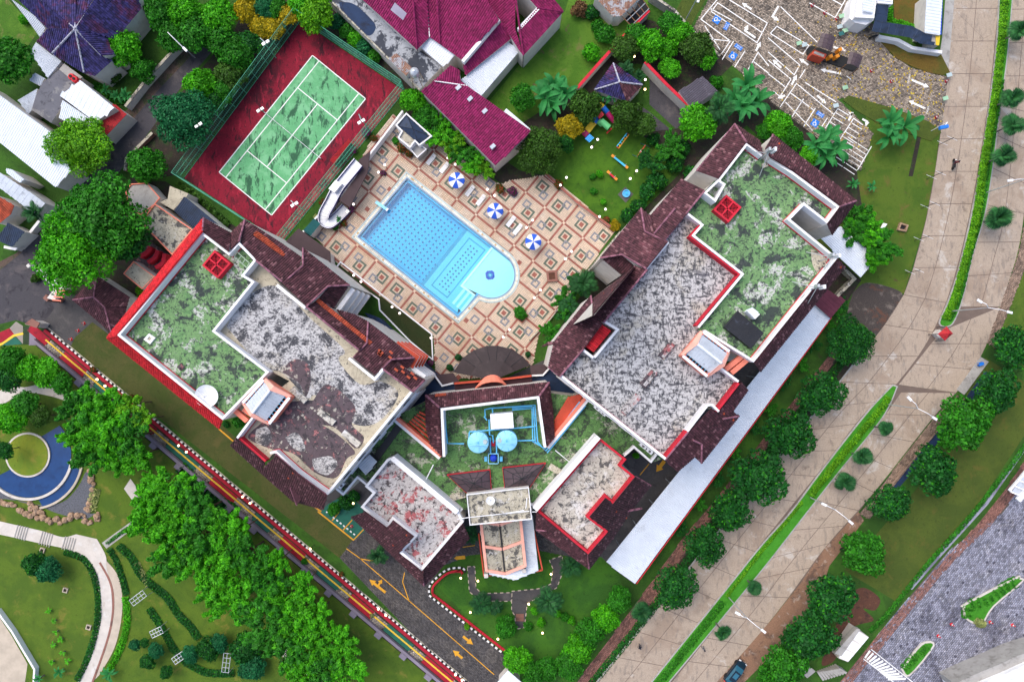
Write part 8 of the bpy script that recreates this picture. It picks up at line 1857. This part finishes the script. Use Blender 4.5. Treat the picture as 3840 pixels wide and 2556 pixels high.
for k, l in enumerate((q(0,2,892,348,964,408), q(0,2,1640,955,1712,1014), q(0,2,2228,1425,2297,1484), q(1,3,284,197), q(1,3,643,512,682,545), q(1,3,1047,857,1082,885))): globe_lamp(l, ORD[k] + ' warm lit lamp along the coloured walkway, counting from the gate', 'walkway lamps', True)
for k, l in enumerate((q(1,3,1125,530), q(1,3,1075,350), q(1,3,1165,365), q(1,3,1270,670), q(2,3,88,487), q(2,3,160,638), q(2,3,205,330), q(1,2,893,1485))): globe_lamp(l, ORD[k] + ' small warm lamp in or near the front garden', 'garden lamps', True, .7)
def street_lamp(base, heads, label, h=9.0):
    b = P(base); t = thing('street_lamp', b, label, 'street lamp', 'street lamps'); obj('pole', tube([b, (b.x, b.y, h * .96)], .10,8,.06), M['steel'], t)
    for hd in heads:
        e = P(hd, h); m = (Vector((b.x, b.y, h)) + e) / 2 + Vector((0,0,.35)); obj('arm', tube([(b.x, b.y, h * .96), m, e], .05,6), M['plastic_white'], t)
        d = (e.xy - b.xy).normalized(); obj('lamp_head', box((e.x, e.y, h - .08),.8,.34,.16, math.atan2(d.y, d.x)), M['plastic_white'], t); obj('lens', box((e.x, e.y, h - .1),.6,.26,.03, math.atan2(d.y, d.x)), M['globe'], t)
for b, hd, l in ((q(3,1,1680,1290), q(3,1,1945,1198,2220,1300), 'double armed street lamp at the tip of the upper median'),(q(3,2,1085,575), q(3,2,1300,525,1530,705), 'double armed street lamp at the tip of the lower median'),(q(3,2,385,1430), q(3,2,515,1495) + q(3,3,435,58), 'double armed street lamp halfway down the lower median'),(q(2,3,1135,448), q(2,3,1185,535,1320,628), 'double armed street lamp nearest the bottom edge'),(q(3,1,1990,205), q(3,1,2225,90,2500,120), 'double armed street lamp on the upper median'),(q(2,0,1590,195), q(2,0,1712,0), 'single armed lamp at the corner of the parking lot'),(q(0,0,1790,530), q(0,0,1700,455), 'single armed lamp over the narrow street')): street_lamp(b[0], hd, l)
for k, (b, tp_) in enumerate(((q(0,0,1960,1250), q(0,0,1825,1150)),(q(1,0,185,535), q(1,0,90,395)),(q(1,0,1035,1190), q(1,0,968,1118)),(q(1,1,450,365), q(1,1,355,310)),(q(1,0,90,1045), q(1,0,40,1010)))):
    b = P(b[0]); t = thing('floodlight_mast', b, ('floodlight mast on the street side of the court, lower', 'floodlight mast on the street side of the court, upper', 'floodlight mast on the deck side of the court, upper', 'floodlight mast on the deck side of the court, lower', 'short white lamp at the net end of the court')[k], 'floodlight', 'court floodlights'); h = 7 if k < 4 else 2
    obj('pole', tube([b, (b.x, b.y, h)], .07,6), M['fence_green'], t); e = P(tp_[0], h); obj('arm', tube([(b.x, b.y, h), e], .05,5), M['steel'], t)
    for s in (-.3,.3): obj('flood_head', box((e.x + s, e.y + s * .6, h - .1),.5,.4,.25,.6), M['steel'], t)
# ------------------------------------------------------------------ pool furniture
for c, l in (((1712,675), 'blue and white beach umbrella nearest the pool house'),((1857,790), 'blue and white beach umbrella in the middle of the three'),((2000,906), 'blue and white beach umbrella nearest the paddling bay')):
    p = P(c, 2.3); t = thing('beach_umbrella', (p.x, p.y, 0), l, 'umbrella', 'beach umbrellas'); obj('pole', tube([(p.x, p.y, 0),(p.x, p.y, 2.75)], .03,6), M['steel'], t); obj('foot', lathe((p.x, p.y, .04), [(.3,0),(.3,.08),(.05,.14)], 12), M['concrete'], t)
    for k in range(8):
        a, b = k * math.pi / 4 + .25,(k + 1) * math.pi / 4 + .25; v = [Vector((p.x, p.y, 2.7))]
        for r, z_ in ((.65,2.55),(1.26,2.2),(1.28,2.05)): v += [Vector((p.x + r * math.cos(t_), p.y + r * math.sin(t_), z_ - (.04 if i == 1 else 0))) for i, t_ in enumerate((a, (a + b) / 2, b))]
        obj('cloth_panel', (v, [(0,1,2),(0,2,3),(1,4,5,2),(2,5,6,3),(4,7,8,5),(5,8,9,6)]), M['umb_blue' if k % 2 else 'umb_white'], t)
for k, c in enumerate(q(1,0,1608,1465,1730,1540) + q(1,1,1965,185,2065,270) + [(1916,830),(1941,860)]):
    p = P(c, .35); t = thing('sun_lounger', (p.x, p.y, 0), ORD[k] + ' white slatted sun lounger along the deck, counting from the pool house', 'sun lounger', 'white sun loungers'); d = -PV; n = PU
    for i in range(10):
        s = -.9 + i * .15; obj('slat', wall_line([p.xy + d * s - n * .28, p.xy + d * s + n * .28], -.06,.06,.30,.34), M['plastic_white'], t)
    for i in range(4):
        s = .62 + i * .1; obj('back_slat', wall_line([p.xy + d * s - n * .28, p.xy + d * s + n * .28], -.045,.045,.36 + i * .09,.40 + i * .09), M['plastic_white'], t)
    for s in (-1,1):
        obj('side_rail', wall_line([p.xy + d * -.95 + n * .3 * s, p.xy + d * .95 + n * .3 * s], -.035,.035,.24,.32), M['plastic_white'], t)
        for e in (-.75,.7): obj('leg', box((*(p.xy + d * e + n * .28 * s),.03),.06,.06,.24), M['plastic_white'], t)
pb = thing('tree_planter', P((2070,1035)), 'square brown brick planter on the right side of the pool deck', 'planter'); xy = XY(q(2,1,315,920,412,912,422,1012,325,1022),.5); obj('brick_rim', ring(ccw(xy),0,-.35,0,.5), M['brick'], pb); obj('soil', sheet(xy, .35), M['soil'], pb)
pb = thing('tree_planter', P((1952,1190)), 'brown tiled planter under the potted bush on the deck', 'planter'); p = P((1955,1185)); obj('box', box((p.x, p.y, 0),1.7,1.7,.4, ang), M['deck_brown'], pb); obj('soil', box((p.x, p.y, .38),1.4,1.4,.05, ang), M['soil_dark'], pb)
# ------------------------------------------------------------------ playground
pl_ = thing('play_tower', P((2240,460)), 'multicoloured play tower with tube slide and plank roofs under the trees', 'playground tower')
def zq(*f): return [(2160 + f[k] / 4.48,360 + f[k + 1] / 4.48) for k in range(0, len(f),2)]
for pts, m, nm, h in ((zq(275,395,330,340,395,385,340,465), 'blu', 'deck_panel', 1.6),(zq(260,405,345,470,225,620,145,550), 'yel', 'slide_bed', 1.4),(zq(95,635,150,570,220,625,160,690), 'mag', 'deck_panel', 1.5),(zq(365,350,430,260,475,310,400,380), 'red', 'roof_panel', 2.2)): obj(nm, prism(XY(pts, h), h - .25, h), M[m], pl_)
for k in range(8):
    a, b, c, d = zq(225,635,305,705,225,780,148,715); g0, g1 = h2(a, b, k / 8 + .01), h2(a, b, (k + 1) / 8 - .01); g3, g2_ = h2(d, c, k / 8 + .01), h2(d, c, (k + 1) / 8 - .01); obj('roof_slat', prism(XY([g0, g1, g2_, g3], 2.5),2.35,2.5 + .03 * (k % 2)), M['cyan' if k % 2 else 'blu'], pl_)
for a, b, m in ((zq(370,110)[0], zq(455,190)[0], 'yel'),(zq(455,190)[0], zq(530,280)[0], 'blu'),(zq(525,285)[0], zq(645,430)[0], 'mag')): obj('tube_slide', tube([P(a, 2), P(h2(a, b, .5),1.8), P(b, 1.5)], .42,12), M[m], pl_)
for k in range(2):
    a, b = zq(430 + k * 50,500 + k * 42)[0], zq(500 + k * 50,418 + k * 42)[0]; A, B = P(a, 1.9), P(b, 1.9); dd = Vector((.42,-.36,0))
    v = [];
    for i in range(7):
        th_ = math.pi * i / 6; c = A.lerp(B, .5 - .5 * math.cos(th_)) + Vector((0,0,.55 * math.sin(th_))); v += [c - dd, c + dd]
    obj('barrel_roof', (v, [(2 * i, 2 * i + 1,2 * i + 3,2 * i + 2) for i in range(6)]), M['grn'], pl_)
obj('tunnel', tube([P(zq(380,420)[0], 1.5), P(zq(450,480)[0], 1.5)], .5,12), M['grn'], pl_); obj('bench_panel', prism(XY(zq(510,615,590,535,605,555,525,632),1.0),.8,1.0), M['red'], pl_)
for p in zq(150,640,215,690,280,400,385,390,440,500,560,520,225,770,300,700,400,300): obj('post', tube([P(p, 0), P(p, 1.9)], .08,6), M['wood'], pl_)
mb = thing('monkey_bars', P((2335,530)), 'rainbow coloured monkey bars on the playground lawn', 'monkey bars'); A, B, C_, D = zq(685,850,715,880,890,650,855,625)
for a, b, m in ((A, D, 'cyan'),(B, C_, 'orange_p')): obj('side_rail', tube([P(a, 1.9), P(b, 1.9)], .06,6), M[m], mb)
for k in range(7): obj('rung', tube([P(h2(A, D, k / 6),1.9), P(h2(B, C_, k / 6),1.9)], .05,5), M[('red', 'yel', 'cyan', 'grn', 'orange_p', 'cyan', 'mag')[k]], mb)
for p in (A, B, C_, D): obj('leg', tube([P(p, 0), P(p, 1.9)], .06,6), M['mag'], mb)
for ab, m, l in ((q(2,0,915,1425,1065,1545), 'cyan', 'blue seesaw with orange seats on the playground lawn'),(q(2,1,875,5,965,85), 'red', 'red seesaw lower on the playground lawn')):
    a, b = P(ab[0], .6), P(ab[1], .6); t = thing('seesaw', (*((a + b) / 2).xy, 0), l, 'seesaw'); obj('plank', wall_line([a.xy, b.xy], -.14,.14,.52,.6), M[m], t); d = (b - a).normalized()
    for e, s in ((a, 1),(b, -1)): obj('seat', wall_line([e.xy, e.xy + d.xy * s * .5], -.2,.2,.6,.68), M['orange_p'], t); obj('handle', tube([(*(e.xy + d.xy * s * .6 + Vector((-d.y, d.x)) * .25),.95),(*(e.xy + d.xy * s * .6 - Vector((-d.y, d.x)) * .25),.95)], .03,5), M['steel'], t)
    obj('pivot', box((*((a + b) / 2).xy, 0),.3,.5,.52,.8), M['iron'], t)
sg = thing('swing_frame', P((2408,570)), 'swing frame with red and green beam on the playground lawn', 'swing'); a, b = q(2,0,1225,1335,1150,1440); obj('beam', tube([P(a, 2), P(b, 2)], .07,6), M['orange'], sg)
for e in (a, b):
    for s in (-18,18): obj('leg', tube([P(e, 2), P((e[0] + s, e[1] + s * .4),0)], .06,5), M['green_sheet'], sg)
obj('seat', box((*P(h2(a, b, .5),.5).xy, .5),.5,.25,.05,.8), M['plastic_white'], sg)
ft = thing('fountain', P(q(2,1,1047,213)[0]), 'small blue round fountain on a dark paved square', 'fountain'); p = P(q(2,1,1047,213)[0]); obj('paved_square', prism(XY(q(2,1,1040,150,1115,215,1045,295,970,220),0),0,.05), M['paver'], ft); obj('basin', lathe((p.x, p.y, .04), [(.62,0),(.62,.35),(.5,.35),(.48,.15),(.02,.12)], 20), M['blue_pipe'], ft); obj('spout', lathe((p.x, p.y, .12), [(.12,0),(.08,.4),(.22,.5),(.02,.5)], 12), M['cyan'], ft)
# ------------------------------------------------------------------ traffic and people
def person(c, label, top, legs='cloth_d', a=0.0, z0=.04):
    p = P(c); V, E, Rr = [], [], []
    J = [((0,0,.92),.14),((0,0,1.15),.15),((0,0,1.38),.17),((0,0,1.5),.06),((0,.03,1.62),.105),((0,.03,1.72),.08),((.1,0,.88),.09),((.11,.12,.48),.065),((.11,.02,.06),.05),((.11,.16,.04),.04),((-.1,0,.88),.09),((-.11,-.08,.48),.065),((-.11,-.22,.08),.05),((-.11,-.08,.04),.04),((.2,0,1.38),.07),((.27,-.1,1.12),.05),((.26,.08,.92),.04),((.26,.14,.84),.03),((-.2,0,1.38),.07),((-.27,.1,1.12),.05),((-.26,.24,.95),.04),((-.26,.3,.88),.03)]
    Ed = [(0,1),(1,2),(2,3),(3,4),(4,5),(0,6),(6,7),(7,8),(8,9),(0,10),(10,11),(11,12),(12,13),(2,14),(14,15),(15,16),(16,17),(2,18),(18,19),(19,20),(20,21)]
    me = bpy.data.meshes.new('person'); me.from_pydata([j[0] for j in J], Ed, []); me.materials.append(M[top]); o = bpy.data.objects.new('person', me); COL.objects.link(o); o.location = (p.x, p.y, z0); o.rotation_euler = (0,0, a); tag(o, label, 'person')
    sk = o.modifiers.new('skin', 'SKIN'); 
    for v, j in zip(me.skin_vertices[0].data, J): v.radius = (j[1], j[1])
    me.skin_vertices[0].data[0].use_root = True; o.modifiers.new('sub', 'SUBSURF').levels = 1; o.modifiers['sub'].render_levels = 1
    v, f = ball((0,0,1.70),.125,10,6); h_ = obj('hair', ([(x, y + .015, z_) for x, y, z_ in v if True], f), M['cloth_d'], o, world=False); return o
person((2395,2414), 'person in dark clothes walking on the hotel side lane of the road', 'cloth_d', a=.7); person((2632,2421), 'person in grey beside the flower bed of the lower median', 'cloth_g', a=2.5)
def motorbike(c, a, label):
    p = P(c); t = thing('motorcycle', (p.x, p.y, .04), label, 'motorcycle', 'motorcycles'); t.rotation_euler = (0,0, a); wl = mesh('wheel', *lathe((0,0,0), [(.16,-.05),(.29,-.05),(.29,.05),(.16,.05)], 16), M['rubber'])
    for x in (-.62,.62): inst('wheel', wl, t, (x, 0,.29),(math.pi / 2,0,0))
    for nm, vf, m in (('body', join(box((-.05,0,.35),.9,.24,.32), tube([(.3,0,.6),(.62,0,.3)], .06,6), tube([(.3,0,.6),(.42,0,1.0)], .05,6)), 'car_paint'),('seat', box((-.3,0,.68),.7,.26,.1), 'rubber'),('handlebar', tube([(.38,-.33,1.02),(.42,0,1.0),(.38,.33,1.02)], .025,5), 'iron'),('headlight', ball((.55,0,.85),.1,8,5), 'plastic_white')): obj(nm, vf, M[m], t, world=False)
    return t
motorbike(q(3,0,1690,1515)[0], 1.45, 'motorcycle ridden up the hotel side carriageway'); person(q(3,0,1692,1510)[0], 'rider in a dark red jacket on the motorcycle', 'cloth_r', a=0, z0=.15)
motorbike(q(3,3,445,118)[0], .4, 'motorcycle parked beside the verge tree, upper one'); motorbike(q(3,3,392,180)[0], .9, 'motorcycle parked beside the verge tree, lower one'); motorbike(q(3,0,965,350)[0], .2, 'motorcycle parked at the end of the white boundary wall')
car_c = P((2752,2512)); ca = math.atan2(1.0,.78)
car = thing('car', (car_c.x, car_c.y, .04), 'blue black hatchback car parked on the dirt shoulder at the bottom', 'car'); car.rotation_euler = (0,0, ca)
secs = [(-2.1,.62,.45,.75),(-1.95,.78,.3,.95),(-1.0,.84,.28,1.0),(.3,.84,.28,1.0),(1.3,.82,.28,.95),(1.95,.72,.3,.8),(2.12,.55,.42,.65)]; V, F = [], []
for x, hw, z0_, z1_ in secs: V += [(x, -hw, z0_),(x, -hw, z1_ - .15),(x, -hw * .88, z1_),(x, hw * .88, z1_),(x, hw, z1_ - .15),(x, hw, z0_)]
for i in range(6): F += [(i * 6 + k, i * 6 + (k + 1) % 6, i * 6 + 6 + (k + 1) % 6, i * 6 + 6 + k) for k in range(6)]
F += [(0,1,2,3,4,5),(41,40,39,38,37,36)]; obj('body', (V, F), M['car_paint'], car, world=False)
V = [(-1.85,-.72,.97),(1.15,-.72,.97),(1.15,.72,.97),(-1.85,.72,.97),(-1.35,-.58,1.48),(.45,-.58,1.5),(.45,.58,1.5),(-1.35,.58,1.48)]
for nm, fc, m in (('windscreen', [(1,2,6,5)], 'car_glass'),('rear_window', [(3,0,4,7)], 'car_glass'),('side_window', [(0,1,5,4)], 'car_glass'),('side_window', [(2,3,7,6)], 'car_glass'),('roof', [(4,5,6,7)], 'car_paint')): obj(nm, (V, fc), M[m], car, world=False)
obj('sunroof', box((-.3,0,1.495),.9,.7,.02), M['car_glass'], car, world=False)
wl = mesh('wheel', *lathe((0,0,0), [(.18,-.1),(.33,-.1),(.33,.1),(.18,.1)], 18), M['rubber']); rm = mesh('rim', *lathe((0,0,0), [(.19,-.08),(.19,.08),(.02,.09)], 10), M['steel'])
for x in (-1.35,1.35):
    for y in (-.76,.76): o = inst('wheel', wl, car, (x, y, .33),(math.pi / 2,0,0)); inst('rim', rm, o)
for y in (-.58,.58): obj('headlight', box((2.0, y, .62),.2,.28,.14), M['plastic_white'], car, world=False); obj('tail_light', box((-2.06, y, .68),.12,.25,.16), M['red'], car, world=False); obj('mirror', box((.75, y * 1.62,.95),.16,.14,.12), M['car_paint'], car, world=False)
# traffic cones, bollards, signs
def cone(c, label, group, m='red'):
    p = P(c); t = thing('traffic_cone', (p.x, p.y, .02), label, 'traffic cone', group); obj('base', box((p.x, p.y, .03),.42,.42,.05,.5), M[m], t); obj('cone', lathe((p.x, p.y, .06), [(.17,0),(.11,.3),(.04,.7)], 12), M[m], t); obj('band', lathe((p.x, p.y, .3), [(.135,0),(.10,.16)], 12), M['line_white'], t)
for k, c in enumerate(q(0,1,775,1402,720,1468,655,1548)): cone(c, ORD[k] + ' red traffic cone at the lane mouth, counting from the gatehouse roof', 'cones at the lane mouth')
for k, c in enumerate(q(3,3,962,592,892,652,1282,595,1165,580)): cone(c, ('red and white cone beside the dark stain on the plaza', 'red and white cone between plaza islands', 'red cone at the right edge of the plaza', 'red cone under the pale plaza shrub')[k], 'plaza cones')
for k, c in enumerate(q(3,0,405,55,520,125,628,178,948,655,1130,752,1635,750,1543,1080)): cone(c, ORD[k] + ' maroon cone on the parking lot cobbles, counting from the top', 'parking lot cones', 'walk_red')
cone(q(1,3,502,78)[0], 'red cone on the green parking bays', 'bay cone')
for k, c in enumerate(q(3,0,657,168,640,265,270,415,318,430,690,300,655,328,690,820,1640,705,1605,918,605,985)):
    p = P(c); t = thing('notice_stand', (p.x, p.y, 0), ORD[k] + ' small board on a post around the ticket island, counting from the top', 'notice stand', 'parking lot boards'); obj('board', box((p.x, p.y, .7),.85,.6,.06,.3), M['green_sheet' if k % 3 == 2 else 'rim_blue'] if k % 2 else lay('pale_green_board%d' % k, (.3,.5,.33)), t); obj('post', tube([(p.x, p.y, 0),(p.x, p.y, .75)], .05,5), M['iron'], t)
p = P(q(3,0,1495,1205)[0]); t = thing('road_sign', p, 'blue road sign on a bent pole at the parking exit', 'sign'); e = P(q(3,0,1615,1168)[0], 4.5); obj('pole', tube([p, (p.x, p.y, 4.2), e], .06,6), M['plastic_white'], t); obj('panel', box((e.x, e.y, 4.2),1.3,.5,.5,.2), M['signblue'], t)
for k, c in enumerate((q(3,0,1560,1335), q(3,1,1460,75), q(3,1,1405,345), q(3,1,1345,640), q(3,1,1265,940))):
    p = P(c[0]); t = thing('utility_post', p, ORD[k] + ' thin black post with white crossbars along the roadside lawn, counting down', 'post', 'roadside posts'); obj('pole', tube([p, (p.x, p.y, 4)], .05,5), M['iron'], t)
    for h in (1.2,3.6): obj('crossbar', tube([(p.x - .8, p.y + .35, h),(p.x + .8, p.y - .35, h)], .03,4), M['plastic_white'], t)
wel = thing('well_box', P((3388,852)), 'square stone well box with rubble on the roadside lawn', 'well'); xy = ccw(XY(q(3,1,1215,475,1290,500,1270,560,1190,545),.4)); obj('stone_rim', ring(xy, 0,-.25,0,.5), M['rock'], wel); obj('shade_sheet', sheet(offset(xy, -.2),.1), M['dark'], wel)  # flat sheet inside the rim, shade of the depth put into its colour
bl = thing('white_slab', P((3315,845)), 'loose white slab lying on the roadside lawn', 'slab'); obj('slab_body', prism(XY(q(3,1,1060,480,1095,490,1065,535,1035,525),.1),.01,.14), M['white'], bl); obj('slab_top', prism(offset(XY(q(3,1,1060,480,1095,490,1065,535,1035,525),.1),-.05),.13,.16), M['plastic_white'], bl)
bb = thing('blue_bin', P((3664,1364)), 'blue handcart beside the grey pavement at the side road', 'cart'); p = P((3670,1364)); obj('tub', box((p.x, p.y, .2),.8,.5,.5,.3), M['blu'], bb); obj('handle', tube([(p.x - .4, p.y, .7),(p.x - .9, p.y, .9)], .03,4), M['yel'], bb)
